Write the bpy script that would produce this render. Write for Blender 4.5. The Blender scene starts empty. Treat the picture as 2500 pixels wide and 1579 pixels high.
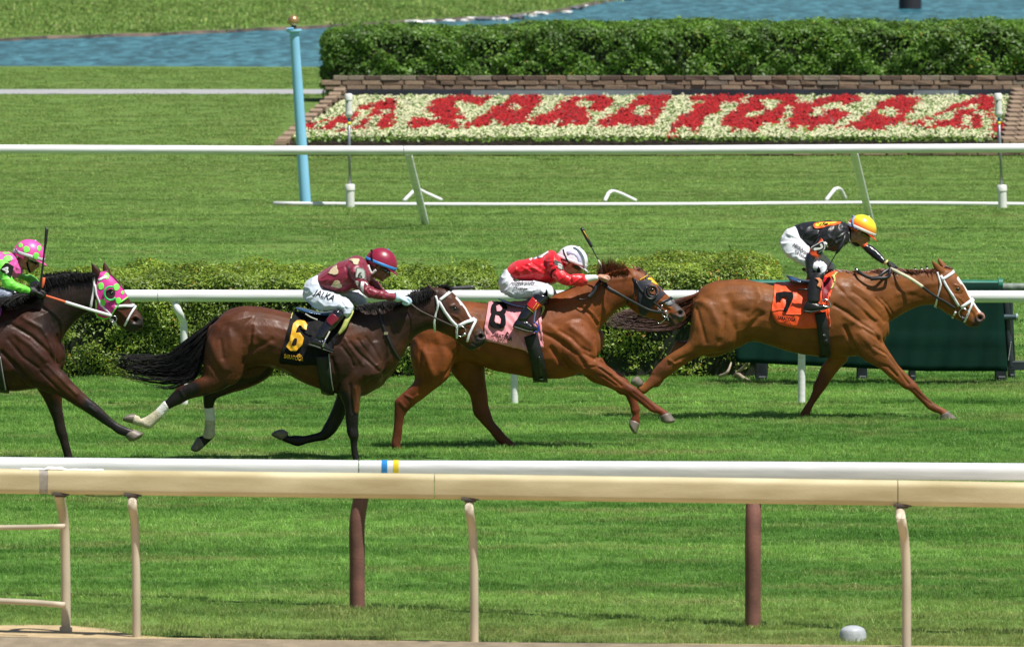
import bpy, bmesh, math, random
import numpy as np
from mathutils import Vector, Matrix
from mathutils.bvhtree import BVHTree
random.seed(7); np.random.seed(7)
S = bpy.context.scene; COL = S.collection
# ---------------- camera, world, sun, exposure ----------------
F = 22000.0; HC = 5.7; PITCH = math.atan(1219.5 / F)
cam_d = bpy.data.cameras.new('camera'); cam = bpy.data.objects.new('camera', cam_d); COL.objects.link(cam)
cam.location = (0, 0, HC); cam.rotation_euler = (math.pi / 2 - PITCH, 0, 0)
cam_d.sensor_width = 36; cam_d.lens = F / 2500 * 36; cam_d.clip_start = 1; cam_d.clip_end = 3000
cam_d.dof.use_dof = True; cam_d.dof.focus_distance = 83; cam_d.dof.aperture_fstop = 9
S.camera = cam
W = bpy.data.worlds.new('World'); S.world = W; W.use_nodes = True
SUNV = Vector((0.36, -0.33, 1.0)).normalized()
elev = math.asin(SUNV.z); azim = math.atan2(SUNV.x, SUNV.y)
nt = W.node_tree; sky = nt.nodes.new('ShaderNodeTexSky'); sky.sky_type = 'NISHITA'; sky.sun_disc = False
sky.sun_elevation = elev; sky.sun_rotation = azim; sky.air_density = 1.2; sky.dust_density = 0.6
bg = nt.nodes['Background']; bg.inputs[1].default_value = 0.05; nt.links.new(sky.outputs[0], bg.inputs[0])
sun_d = bpy.data.lights.new('sun', 'SUN'); sun_d.energy = 5.0; sun_d.angle = math.radians(0.55); sun_d.color = (1, .955, .88)
sun = bpy.data.objects.new('sun', sun_d); COL.objects.link(sun)
sun.rotation_euler = SUNV.to_track_quat('Z', 'Y').to_euler()
S.view_settings.view_transform = 'Standard'; S.view_settings.look = 'None'; S.view_settings.exposure = 0.35; S.view_settings.gamma = 1
S.view_settings.use_curve_mapping = False
S.render.engine = 'CYCLES'; S.cycles.use_denoising = True; S.cycles.max_bounces = 6
S.cycles.transparent_max_bounces = 8

# ---------------- mapping of a photo pixel at a real distance Y ----------------
cp, sp_ = math.cos(PITCH), math.sin(PITCH)
def P(px, py, Y):
    u = (px - 1250) / F; v = -(py - 789.5) / F
    d = Vector((u, cp + v * sp_, -sp_ + v * cp)); t = Y / d.y
    return Vector((d.x * t, Y, HC + d.z * t))
def G(px, py, z=0.0):
    u = (px - 1250) / F; v = -(py - 789.5) / F
    d = Vector((u, cp + v * sp_, -sp_ + v * cp)); t = (z - HC) / d.z
    return Vector((d.x * t, d.y * t, z))
CR = {'A7h': (2050, 600, 6.02), 'A7f': (1900, 780, 5.351), 'A7r': (1520, 640, 5.017), 'A7j': (1880, 510, 7.525), 'A7s': (1860, 640, 7.604),
      'B8h': (1400, 600, 7.525), 'B8j': (1200, 540, 7.525), 'B8r': (940, 780, 4.7525), 'B8f': (1300, 780, 5.07), 'B8s': (1160, 680, 5.85),
      'C6h': (880, 660, 5.433), 'C6j': (720, 590, 7.525), 'C6r': (250, 780, 4.473), 'C6f': (640, 820, 4.9075), 'C6s': (660, 720, 6.08),
      'D4j': (0, 560, 7.605), 'Z1': (1600, 500, 2.6756), 'Z2': (900, 500, 2.5356), 'Z3': (250, 560, 2.408), 'Z4': (0, 540, 2.535), 'px': (0, 0, 1)}
def C(key, x, y):
    a, b, s = CR[key]; return (a + x / s, b + y / s)
def CP(key, x, y, Y):
    return P(*C(key, x, y), Y)

# ---------------- materials ----------------
MATS = {}
def nd(t, typ, **kw):
    n = t.nodes.new(typ)
    for k, v in kw.items(): setattr(n, k, v)
    return n
def mat(name, col, rough=.6, metal=0, var=.12, scale=30, bump=.0, bscale=200, spec=.5, sheen=0, coat=0, subs=0, stretch=None, attr=None, col2=None, trans=0, space='Object'):
    if name in MATS: return MATS[name]
    m = bpy.data.materials.new(name); m.use_nodes = True; t = m.node_tree; b = t.nodes['Principled BSDF']
    b.inputs['Roughness'].default_value = rough; b.inputs['Metallic'].default_value = metal
    b.inputs['Specular IOR Level'].default_value = spec
    b.inputs['Sheen Weight'].default_value = sheen; b.inputs['Coat Weight'].default_value = coat; b.inputs['Coat Roughness'].default_value = .15
    tc = nd(t, 'ShaderNodeTexCoord')
    src = tc.outputs['Object']
    if space == 'World':
        g = nd(t, 'ShaderNodeNewGeometry'); src = g.outputs['Position']
    mp = nd(t, 'ShaderNodeMapping'); mp.inputs['Scale'].default_value = stretch or (1, 1, 1); t.links.new(src, mp.inputs[0])
    n = nd(t, 'ShaderNodeTexNoise'); n.inputs['Scale'].default_value = scale; n.inputs['Detail'].default_value = 5; t.links.new(mp.outputs[0], n.inputs[0])
    r = nd(t, 'ShaderNodeMapRange'); r.inputs[1].default_value = .3; r.inputs[2].default_value = .7
    t.links.new(n.outputs[0], r.inputs[0])
    mx = nd(t, 'ShaderNodeMix', data_type='RGBA')
    lo = tuple(c * (1 - var) for c in col); hi = tuple(min(1, c * (1 + var)) for c in (col2 or col))
    mx.inputs[6].default_value = (*lo, 1); mx.inputs[7].default_value = (*hi, 1)
    t.links.new(r.outputs[0], mx.inputs[0]); out = mx.outputs[2]
    if attr:
        a = nd(t, 'ShaderNodeAttribute', attribute_name=attr)
        m2 = nd(t, 'ShaderNodeMix', data_type='RGBA', blend_type='MULTIPLY'); m2.inputs[0].default_value = 1
        t.links.new(out, m2.inputs[6]); t.links.new(a.outputs['Color'], m2.inputs[7]); out = m2.outputs[2]
    t.links.new(out, b.inputs['Base Color'])
    if subs:
        b.inputs['Subsurface Weight'].default_value = subs; b.inputs['Subsurface Radius'].default_value = (.02, .01, .006)
    if bump:
        n2 = nd(t, 'ShaderNodeTexNoise'); n2.inputs['Scale'].default_value = bscale; n2.inputs['Detail'].default_value = 4; t.links.new(mp.outputs[0], n2.inputs[0])
        bp = nd(t, 'ShaderNodeBump'); bp.inputs['Strength'].default_value = bump; bp.inputs['Distance'].default_value = .01
        t.links.new(n2.outputs[0], bp.inputs['Height']); t.links.new(bp.outputs[0], b.inputs['Normal'])
    if trans:
        tl = nd(t, 'ShaderNodeBsdfTranslucent'); t.links.new(out, tl.inputs[0])
        ms = nd(t, 'ShaderNodeMixShader'); ms.inputs[0].default_value = trans
        o = t.nodes['Material Output']; t.links.new(b.outputs[0], ms.inputs[1]); t.links.new(tl.outputs[0], ms.inputs[2]); t.links.new(ms.outputs[0], o.inputs[0])
    MATS[name] = m; return m

# ---------------- objects ----------------
def tag(o, label=None, cat=None, group=None, kind=None):
    if label: o['label'] = label
    if cat: o['category'] = cat
    if group: o['group'] = group
    if kind: o['kind'] = kind
    return o
def link(o, parent=None):
    COL.objects.link(o)
    if parent is not None:
        o.parent = parent; o.matrix_parent_inverse = parent.matrix_world.inverted()
    return o
def empty(name, loc):
    o = bpy.data.objects.new(name, None); COL.objects.link(o); o.location = loc; o.matrix_world = Matrix.Translation(loc); return o
def mesh_np(name, V, Fc, m, parent=None, smooth=True, col=None):
    me = bpy.data.meshes.new(name)
    V = np.asarray(V, dtype=np.float32)
    if isinstance(Fc, np.ndarray):
        k = Fc.shape[1]; me.vertices.add(len(V)); me.vertices.foreach_set('co', V.ravel())
        me.loops.add(Fc.size); me.loops.foreach_set('vertex_index', Fc.astype(np.int32).ravel())
        me.polygons.add(len(Fc)); me.polygons.foreach_set('loop_start', np.arange(0, Fc.size, k, dtype=np.int32))
        me.update(calc_edges=True)
    else:
        me.from_pydata([tuple(map(float, v)) for v in V], [], Fc)
    if smooth: me.polygons.foreach_set('use_smooth', np.ones(len(me.polygons), dtype=bool))
    if col is not None:
        a = me.color_attributes.new('Col', 'FLOAT_COLOR', 'POINT'); c = np.ones((len(V), 4), dtype=np.float32); c[:, :3] = col
        a.data.foreach_set('color', c.ravel())
    me.materials.append(m); me.update()
    return link(bpy.data.objects.new(name, me), parent)
class MB:
    def __init__(s): s.v = []; s.f = []
    def add(s, V, Fc):
        b = len(s.v); s.v += [tuple(v) for v in V]; s.f += [tuple(i + b for i in f) for f in Fc]; return s
    def box(s, c, h, rz=0, bev=0, jit=0):
        bm = bmesh.new(); bmesh.ops.create_cube(bm, size=2)
        for v in bm.verts: v.co = Vector((v.co.x * h[0], v.co.y * h[1], v.co.z * h[2]))
        if bev: bmesh.ops.bevel(bm, geom=bm.edges[:], offset=bev, segments=1, affect='EDGES')
        R = Matrix.Rotation(rz, 3, 'Z')
        for v in bm.verts:
            if jit: v.co += Vector([random.uniform(-jit, jit) for _ in range(3)])
            v.co = R @ v.co + Vector(c)
        bm.verts.index_update(); s.add([v.co for v in bm.verts], [[v.index for v in f.verts] for f in bm.faces]); bm.free(); return s
    def tube(s, pts, r, n=8, up=None, sq=1.0, caps=True, sub=0):
        pts = [Vector(p) for p in pts]
        rs = list(r) if hasattr(r, '__len__') else [r] * len(pts)
        if sub:
            q, rr = [], []
            for i in range(len(pts) - 1):
                p0 = pts[max(i - 1, 0)]; p1 = pts[i]; p2 = pts[i + 1]; p3 = pts[min(i + 2, len(pts) - 1)]
                for k in range(sub):
                    t = k / sub
                    q.append(.5 * ((2 * p1) + (p2 - p0) * t + (2 * p0 - 5 * p1 + 4 * p2 - p3) * t * t + (3 * p1 - p0 - 3 * p2 + p3) * t ** 3)); rr.append(rs[i] * (1 - t) + rs[i + 1] * t)
            pts, rs = q + [pts[-1]], rr + [rs[-1]]
        V = []; Fc = []
        for i, p in enumerate(pts):
            d = (pts[min(i + 1, len(pts) - 1)] - pts[max(i - 1, 0)]).normalized()
            a = Vector(up) if up else (Vector((0, 1, 0)) if abs(d.y) < .9 else Vector((0, 0, 1)))
            e1 = (a - d * a.dot(d)).normalized(); e2 = d.cross(e1)
            for k in range(n):
                th = 2 * math.pi * k / n
                V.append(p + e1 * math.cos(th) * rs[i] * sq + e2 * math.sin(th) * rs[i])
            if i:
                b = (i - 1) * n
                for k in range(n): Fc.append((b + k, b + (k + 1) % n, b + n + (k + 1) % n, b + n + k))
        if caps: Fc.append(tuple(range(n))[::-1]); Fc.append(tuple(range(len(V) - n, len(V))))
        return s.add(V, Fc)
    def sphere(s, c, r, rot=None, u=16, v=10):
        V = []; Fc = []; R = rot or Matrix.Identity(3); r = r if hasattr(r, '__len__') else (r, r, r)
        for i in range(v + 1):
            a = math.pi * i / v
            for k in range(u):
                b = 2 * math.pi * k / u
                V.append(Vector(c) + R @ Vector((r[0] * math.sin(a) * math.cos(b), r[1] * math.sin(a) * math.sin(b), r[2] * math.cos(a))))
        for i in range(v):
            for k in range(u): Fc.append((i * u + k, (i + 1) * u + k, (i + 1) * u + (k + 1) % u, i * u + (k + 1) % u))
        return s.add(V, Fc)
    def build(s, name, m, parent=None, smooth=True, sharp=None):
        me = bpy.data.meshes.new(name); me.from_pydata(s.v, [], s.f); me.materials.append(m)
        bm = bmesh.new(); bm.from_mesh(me); bmesh.ops.recalc_face_normals(bm, faces=bm.faces)
        bm.to_mesh(me); bm.free()
        if smooth:
            me.polygons.foreach_set('use_smooth', np.ones(len(me.polygons), dtype=bool))
            if sharp: me.set_sharp_from_angle(angle=math.radians(sharp))
        return link(bpy.data.objects.new(name, me), parent)
def profile_extrude(prof, a, b, segs=1):
    """prof: list of (y,z) closed; a,b end points"""
    V = []; Fc = []; n = len(prof)
    for i in range(segs + 1):
        c = a.lerp(b, i / segs)
        d = (b - a).normalized(); side = Vector((-d.y, d.x, 0)).normalized()
        for (y, z) in prof: V.append(c + side * y + Vector((0, 0, z)))
        if i:
            q = (i - 1) * n
            for k in range(n): Fc.append((q + k, q + (k + 1) % n, q + n + (k + 1) % n, q + n + k))
    Fc.append(tuple(range(n))); Fc.append(tuple(range(len(V) - n, len(V))))
    return V, Fc
def rrect(w, h, rt, rb, n=5):
    pts = []
    for cx, cz, r, a0 in ((w / 2 - rt, h / 2 - rt, rt, 0), (-w / 2 + rt, h / 2 - rt, rt, 90), (-w / 2 + rb, -h / 2 + rb, rb, 180), (w / 2 - rb, -h / 2 + rb, rb, 270)):
        for k in range(n + 1):
            a = math.radians(a0 + 90 * k / n); pts.append((cx + r * math.cos(a), cz + r * math.sin(a)))
    return pts
# ================= SETTING =================
GREEN_A = (.108, .275, .044); GREEN_B = (.245, .475, .095)
def grass_mat(name, leaf):
    m = bpy.data.materials.new(name); m.use_nodes = True; t = m.node_tree; b = t.nodes['Principled BSDF']
    g = nd(t, 'ShaderNodeNewGeometry')
    def noise(sc, stretch, det=4):
        mp = nd(t, 'ShaderNodeMapping'); mp.inputs['Scale'].default_value = stretch; t.links.new(g.outputs['Position'], mp.inputs[0])
        n = nd(t, 'ShaderNodeTexNoise'); n.inputs['Scale'].default_value = sc; n.inputs['Detail'].default_value = det; t.links.new(mp.outputs[0], n.inputs[0]); return n.outputs[0]
    def ramp(src, a, b_):
        r = nd(t, 'ShaderNodeMapRange'); r.inputs[1].default_value = a; r.inputs[2].default_value = b_; t.links.new(src, r.inputs[0]); return r.outputs[0]
    def mix(f, a, b_):
        mx = nd(t, 'ShaderNodeMix', data_type='RGBA'); t.links.new(f, mx.inputs[0])
        for i, c in ((6, a), (7, b_)):
            if isinstance(c, tuple): mx.inputs[i].default_value = (*c, 1)
            else: t.links.new(c, mx.inputs[i])
        return mx.outputs[2]
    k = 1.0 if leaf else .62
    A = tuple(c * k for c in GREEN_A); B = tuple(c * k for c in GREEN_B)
    c1 = mix(ramp(noise(1, (.16, .75, 1)), .38, .62), A, B)                 # mowing bands along the course
    c2 = mix(ramp(noise(1, (.5, 1.6, 1), 6), .52, .72), c1, (.30 * k, .38 * k, .12 * k))  # dry, pale patches
    # distance: paler, yellower turf towards the infield, dry tips next to the dirt
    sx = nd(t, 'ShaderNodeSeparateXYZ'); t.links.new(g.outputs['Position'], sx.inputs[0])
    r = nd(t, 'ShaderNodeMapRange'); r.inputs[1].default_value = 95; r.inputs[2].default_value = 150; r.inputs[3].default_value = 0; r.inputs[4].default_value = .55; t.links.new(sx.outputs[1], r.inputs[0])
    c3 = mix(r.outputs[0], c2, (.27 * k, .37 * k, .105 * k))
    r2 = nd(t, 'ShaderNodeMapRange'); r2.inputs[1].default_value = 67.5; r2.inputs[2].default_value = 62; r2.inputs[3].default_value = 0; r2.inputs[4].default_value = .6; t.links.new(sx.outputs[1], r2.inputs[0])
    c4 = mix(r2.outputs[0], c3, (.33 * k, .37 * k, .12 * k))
    fine = ramp(noise(9, (1, 1, 1), 5), .3, .7)
    mm = nd(t, 'ShaderNodeMix', data_type='RGBA', blend_type='MULTIPLY'); mm.inputs[0].default_value = 1
    t.links.new(c4, mm.inputs[6]); t.links.new(mix(fine, (.80, .81, .80), (1.14, 1.14, 1.1)), mm.inputs[7])
    out = mm.outputs[2]
    if leaf:
        oi = nd(t, 'ShaderNodeObjectInfo'); rr = nd(t, 'ShaderNodeMapRange'); rr.inputs[3].default_value = .85; rr.inputs[4].default_value = 1.15; t.links.new(oi.outputs['Random'], rr.inputs[0])
        vm = nd(t, 'ShaderNodeMix', data_type='RGBA', blend_type='MULTIPLY'); vm.inputs[0].default_value = 1; t.links.new(out, vm.inputs[6]); t.links.new(rr.outputs[0], vm.inputs[7])
        at = nd(t, 'ShaderNodeAttribute', attribute_name='Col'); vm2 = nd(t, 'ShaderNodeMix', data_type='RGBA', blend_type='MULTIPLY'); vm2.inputs[0].default_value = 1
        t.links.new(vm.outputs[2], vm2.inputs[6]); t.links.new(at.outputs['Color'], vm2.inputs[7]); out = vm2.outputs[2]
    t.links.new(out, b.inputs['Base Color']); b.inputs['Roughness'].default_value = .45 if leaf else .8; b.inputs['Specular IOR Level'].default_value = .35 if leaf else .1
    if leaf:
        tl = nd(t, 'ShaderNodeBsdfTranslucent'); t.links.new(out, tl.inputs[0]); ms = nd(t, 'ShaderNodeMixShader'); ms.inputs[0].default_value = .45
        o = t.nodes['Material Output']; t.links.new(b.outputs[0], ms.inputs[1]); t.links.new(tl.outputs[0], ms.inputs[2]); t.links.new(ms.outputs[0], o.inputs[0])
    else:
        n = noise(35, (1, .5, 1), 6); bp = nd(t, 'ShaderNodeBump'); bp.inputs['Strength'].default_value = 1; bp.inputs['Distance'].default_value = .06
        t.links.new(n, bp.inputs['Height']); t.links.new(bp.outputs[0], b.inputs['Normal'])
    return m
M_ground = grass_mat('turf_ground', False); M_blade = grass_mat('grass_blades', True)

# ground: one sheet to the horizon, with the pond basin cut as a hole in z (slightly lower water sheet shows through a real basin)
def poly_ground(name, pts, z, m, kind='structure', y_sub=1):
    V = [(p.x, p.y, z) for p in pts]
    o = mesh_np(name, V, [tuple(range(len(V)))], m, smooth=False); tag(o, kind=kind); return o
shore_near = [G(x, y) for x, y in ((-900, 160), (-300, 161), (0, 162), (300, 162), (780, 164), (1500, 166), (3400, 166))]
shore_far = [G(x, y) for x, y in ((-900, 128), (-300, 110), (0, 94), (250, 84), (480, 77), (700, 66), (900, 56), (1080, 46), (1250, 36), (1380, 20), (1450, 6), (1530, -12), (1700, -38), (2300, -70), (3400, -90))]
def strip(name, A, B, za, zb, m):
    """quads between two poly lines of the same count"""
    n = len(A); V = [(p.x, p.y, za) for p in A] + [(p.x, p.y, zb) for p in B]
    Fc = [(i, i + 1, n + i + 1, n + i) for i in range(n - 1)]
    o = mesh_np(name, V, Fc, m, smooth=False); tag(o, kind='structure'); return o
def resamp(L, xs):
    out = []
    for x in xs:
        for i in range(len(L) - 1):
            a, b = L[i], L[i + 1]
            if a.x <= x <= b.x or i == len(L) - 2:
                t = min(1, max(0, (x - a.x) / (b.x - a.x))); out.append(Vector((x, a.y + (b.y - a.y) * t, 0))); break
        else: out.append(Vector((x, L[0].y, 0)))
    return out
xs = [-24 + i * .5 for i in range(97)]
SN = resamp(sorted(shore_near, key=lambda p: p.x), xs); SF = resamp(sorted(shore_far, key=lambda p: p.x), xs)
for i, p in enumerate(SF): p.y += .5 * math.sin(i * 1.7) + .35 * math.sin(i * .63)
SNw = [Vector((p.x, p.y - .3, 0)) for p in SN]
gv = []; gf = []
def quad(a, b, c, d):
    k = len(gv); gv.extend([a, b, c, d]); gf.append((k, k + 1, k + 2, k + 3))
n = len(xs)
quad((-900, 62.2, 0), (900, 62.2, 0), (900, SN[-1].y, 0), (-900, SN[0].y, 0)) if False else None
for i in range(n - 1):
    quad((xs[i], 61.2, 0), (xs[i + 1], 61.2, 0), (xs[i + 1], SN[i + 1].y, 0), (xs[i], SN[i].y, 0))
    quad((xs[i], SF[i].y, 0), (xs[i + 1], SF[i + 1].y, 0), (xs[i + 1], 2500, 0), (xs[i], 2500, 0))
quad((-900, 61.2, 0), (xs[0], 61.2, 0), (xs[0], 2500, 0), (-900, 2500, 0)); quad((xs[-1], 61.2, 0), (900, 61.2, 0), (900, 2500, 0), (xs[-1], 2500, 0))
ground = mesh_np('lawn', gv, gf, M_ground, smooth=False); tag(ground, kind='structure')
bm = bmesh.new(); bm.from_mesh(ground.data); bmesh.ops.remove_doubles(bm, verts=bm.verts, dist=.001); bm.to_mesh(ground.data); bm.free()

# water
m = bpy.data.materials.new('pond_water'); m.use_nodes = True; t = m.node_tree; b = t.nodes['Principled BSDF']
g = nd(t, 'ShaderNodeNewGeometry'); mp = nd(t, 'ShaderNodeMapping'); mp.inputs['Scale'].default_value = (.8, .13, 1); t.links.new(g.outputs['Position'], mp.inputs[0])
n1 = nd(t, 'ShaderNodeTexNoise'); n1.inputs['Scale'].default_value = 3.4; n1.inputs['Detail'].default_value = 6; n1.inputs['Distortion'].default_value = .6; t.links.new(mp.outputs[0], n1.inputs[0])
r = nd(t, 'ShaderNodeValToRGB'); t.links.new(n1.outputs[0], r.inputs[0])
r.color_ramp.elements[0].position = .40; r.color_ramp.elements[0].color = (.008, .070, .095, 1); r.color_ramp.elements[1].position = .68; r.color_ramp.elements[1].color = (.06, .225, .285, 1)
t.links.new(r.outputs[0], b.inputs['Base Color']); b.inputs['Roughness'].default_value = .3; b.inputs['IOR'].default_value = 1.33; b.inputs['Specular IOR Level'].default_value = .25
bp = nd(t, 'ShaderNodeBump'); bp.inputs['Strength'].default_value = .9; bp.inputs['Distance'].default_value = .12; t.links.new(n1.outputs[0], bp.inputs['Height']); t.links.new(bp.outputs[0], b.inputs['Normal'])
water = strip('pond_water', SNw, [Vector((p.x, p.y + 1.2, 0)) for p in SF], -.08, -.08, m)
bank = mat('pond_liner', (.045, .045, .052), .8, col2=(.11, .08, .06), var=.5, scale=1.2, bump=.5, bscale=6, space='World')
strip('pond_bank_near', SN, SNw, 0, -.10, bank)
# far bank: dark liner sloping into the water, with uneven edge
A = [Vector((p.x, p.y, 0)) for p in SF]; B = [Vector((p.x, p.y - (.22 if p.x < -1.5 else 1.5) - (.25 if p.x < -1.5 else .6) * math.sin(i * 2.3) * math.sin(i * .7), 0)) for i, p in enumerate(SF)]
strip('pond_bank', B, A, -.10, .006, bank)
mrock = mat('pale_rock', (.62, .62, .6), .85, var=.35, scale=9, bump=.5, bscale=20); mrock2 = mat('dark_rock', (.11, .115, .13), .85, var=.4, scale=9, bump=.5, bscale=20)
def rock(c, r, m):
    bm = bmesh.new(); bmesh.ops.create_icosphere(bm, subdivisions=2, radius=1)
    sx, sy, sz = r * random.uniform(.9, 2.0), r * random.uniform(.7, 1.2), r * random.uniform(.35, .6)
    for v in bm.verts:
        v.co *= 1 + random.uniform(-.22, .18); v.co = Vector((v.co.x * sx, v.co.y * sy, v.co.z * sz)) + Vector(c)
    me = bpy.data.meshes.new('rock'); bm.to_mesh(me); bm.free(); me.materials.append(m)
    o = link(bpy.data.objects.new('rock', me)); return o
random.seed(3)
for i in range(30):
    x = random.uniform(-10, 6.5) if i > 24 else random.uniform(-4, 5)
    j = min(range(len(xs)), key=lambda k: abs(xs[k] - x)); y = SF[j].y - (random.uniform(.3, .8) if x < -1.5 else random.uniform(.8, 2.6))
    pale = random.random() < .62; o = rock((x, y, -.06 if pale else -.03), random.uniform(.07, .17) if pale else random.uniform(.10, .2), mrock if pale else mrock2)
    tag(o, 'small pale stone at the far waterline of the blue pond' if pale else 'dark stone on the lined far bank of the pond', 'rock', 'pale rocks at the pond edge' if pale else 'dark stones at the pond edge')
# pond marker (dark barrel cut by the top of the frame)
q = G(2222, 22, -.08); mb = MB(); mb.tube([q + Vector((0, 0, -.3)), q + Vector((0, 0, .55))], .36, 14); mb.tube([q + Vector((0, 0, .55)), q + Vector((0, 0, .62))], .4, 14)
o = mb.build('pond_bollard', mat('dark_barrel', (.02, .02, .026), .6), sharp=40); tag(o, 'dark round float standing in the blue pond', 'float')
# path
mpath = mat('path_paving', (.33, .33, .345), .85, var=.12, scale=3, bump=.3, bscale=40, space='World')
a = G(-400, 228); b2 = G(-400, 218.5); c = G(3000, 231); d = G(3000, 222)
V, Fc = [], []
pa = mesh_np('path', [(-60, G(0, 230).y, .004), (60, G(0, 230).y, .004), (60, G(0, 219).y, .004), (-60, G(0, 219).y, .004)], [(0, 1, 2, 3)], mpath, smooth=False); tag(pa, kind='structure')
# dirt track at the bottom
mdirt = mat('sand_track', (.45, .34, .19), .95, var=.25, scale=5, bump=.9, bscale=30, space='World')
mdirt_shade = mat('rail_shaded_sand', (.23, .185, .125), .95, var=.22, scale=8, bump=.9, bscale=40, space='World')  # track sand darkened to carry the rail's shadow in its colour
def edge_line(pts, z): return [G(x, y, z) for x, y in pts]
up1 = edge_line([(-700, 1535), (-100, 1527), (60, 1524), (170, 1526), (250, 1533), (330, 1549), (420, 1556), (700, 1560), (1250, 1566), (2000, 1573), (2500, 1578), (3200, 1585)], .012)
lo1 = edge_line([(-700, 1700), (-100, 1700), (60, 1700), (170, 1700), (250, 1700), (330, 1700), (420, 1700), (700, 1700), (1250, 1700), (2000, 1700), (2500, 1700), (3200, 1700)], .012)
k = len(up1); V = [tuple(p) for p in lo1 + up1]; dirt = mesh_np('dirt_track', V, [(i, i + 1, k + i + 1, k + i) for i in range(k - 1)], mdirt, smooth=False); tag(dirt, kind='structure')
base = mesh_np('dirt_ground', [(-900, -900, -.02), (900, -900, -.02), (900, 61.3, -.02), (-900, 61.3, -.02)], [(0, 1, 2, 3)], mdirt, smooth=False); tag(base, kind='structure')
# low sand strip below the outer rail, the rail's shadow painted in as darker colour
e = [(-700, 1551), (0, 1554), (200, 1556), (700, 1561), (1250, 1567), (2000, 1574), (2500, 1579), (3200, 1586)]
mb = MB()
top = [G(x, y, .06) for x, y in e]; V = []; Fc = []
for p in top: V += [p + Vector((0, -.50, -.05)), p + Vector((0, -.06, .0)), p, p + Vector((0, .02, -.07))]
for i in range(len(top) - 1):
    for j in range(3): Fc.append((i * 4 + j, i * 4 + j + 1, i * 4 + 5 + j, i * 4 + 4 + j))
mb.add(V, Fc); o = mb.build('track_edge', mdirt_shade, smooth=False); tag(o, kind='structure')

# ---- grass tufts ----
def tuft_mesh(name, nb, rad, h, w, seed):
    rs = np.random.RandomState(seed); V = []; Fc = []; cl = []
    for i in range(nb):
        a = rs.uniform(0, 2 * math.pi); rr = rad * math.sqrt(rs.uniform()); x, y = rr * math.cos(a), rr * math.sin(a)
        hh = h * rs.uniform(.55, 1.15); dx, dy = rs.normal(0, .42, 2) * hh; th = rs.uniform(-.7, .7); wx, wy = math.cos(th) * w / 2, math.sin(th) * w / 2
        k = len(V)
        V += [(x - wx, y - wy, 0), (x + wx, y + wy, 0), (x + dx * .4 + wx * .8, y + dy * .4 + wy * .8, hh * .6), (x + dx * .4 - wx * .8, y + dy * .4 - wy * .8, hh * .6), (x + dx, y + dy, hh)]
        Fc += [(k, k + 1, k + 2, k + 3), (k + 3, k + 2, k + 4)]
        c = rs.uniform(.62, 1.3) * (1.7 if rs.uniform() < .07 else 1); yl = rs.uniform(0, 1) ** 4 * 1.3
        cc = (c * (1 + yl * .8), c * (1 + yl * .25), c * (1 + yl * .8)); cl += [cc] * 5
    me = bpy.data.meshes.new(name); me.from_pydata(V, [], Fc); at = me.color_attributes.new('Col', 'FLOAT_COLOR', 'POINT')
    c4 = np.ones((len(V), 4), dtype=np.float32); c4[:, :3] = cl; at.data.foreach_set('color', c4.ravel()); me.materials.append(M_blade)
    return bpy.data.objects.new(name, me)
def scatter(name, pts, tufts, smin, smax, label):
    coll = bpy.data.collections.new(name + '_kinds')
    for o in tufts: coll.objects.link(o)
    me = bpy.data.meshes.new(name); me.vertices.add(len(pts)); me.vertices.foreach_set('co', np.asarray(pts, dtype=np.float32).ravel())
    me.materials.append(M_blade)
    ob = bpy.data.objects.new(name, me); COL.objects.link(ob)
    ng = bpy.data.node_groups.new(name, 'GeometryNodeTree'); ng.interface.new_socket('Geometry', in_out='INPUT', socket_type='NodeSocketGeometry'); ng.interface.new_socket('Geometry', in_out='OUTPUT', socket_type='NodeSocketGeometry')
    N = ng.nodes; L = ng.links; gi = N.new('NodeGroupInput'); go = N.new('NodeGroupOutput'); m2p = N.new('GeometryNodeMeshToPoints'); iop = N.new('GeometryNodeInstanceOnPoints')
    ci = N.new('GeometryNodeCollectionInfo'); ci.inputs[0].default_value = coll; ci.inputs['Separate Children'].default_value = True; ci.inputs['Reset Children'].default_value = True
    L.new(gi.outputs[0], m2p.inputs[0]); L.new(m2p.outputs[0], iop.inputs['Points']); L.new(ci.outputs[0], iop.inputs['Instance']); iop.inputs['Pick Instance'].default_value = True
    ri = N.new('FunctionNodeRandomValue'); ri.data_type = 'INT'; ri.inputs[4].default_value = 0; ri.inputs[5].default_value = len(tufts) - 1; L.new(ri.outputs[2], iop.inputs['Instance Index'])
    rv = N.new('FunctionNodeRandomValue'); rv.data_type = 'FLOAT_VECTOR'; rv.inputs[0].default_value = (-.12, -.12, 0); rv.inputs[1].default_value = (.12, .12, 6.283); L.new(rv.outputs[0], iop.inputs['Rotation'])
    rf = N.new('FunctionNodeRandomValue'); rf.data_type = 'FLOAT'; rf.inputs[2].default_value = smin; rf.inputs[3].default_value = smax; L.new(rf.outputs[1], iop.inputs['Scale'])
    L.new(iop.outputs[0], go.inputs[0]); md = ob.modifiers.new('scatter', 'NODES'); md.node_group = ng
    tag(ob, label, 'grass', kind='stuff'); return ob
def fan_points(y0, y1, dens, margin=1.3, keep=None):
    out = []
    rs = np.random.RandomState(int(y0))
    y = y0
    while y < y1:
        dy = 1.0; half = 1250 / F * y * margin + .6; nn = int(dens * 2 * half * dy)
        X = rs.uniform(-half, half, nn); Yv = rs.uniform(y, min(y + dy, y1), nn); out.append(np.stack([X, Yv, np.zeros(nn)], 1)); y += dy
    A = np.concatenate(out)
    if keep is not None: A = A[keep(A[:, 0], A[:, 1])]
    return A
T1 = [tuft_mesh('tuft', 60, .11, .034, .0036, i) for i in range(6)]
T2 = [tuft_mesh('tuft', 46, .17, .030, .0075, 20 + i) for i in range(5)]
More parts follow.
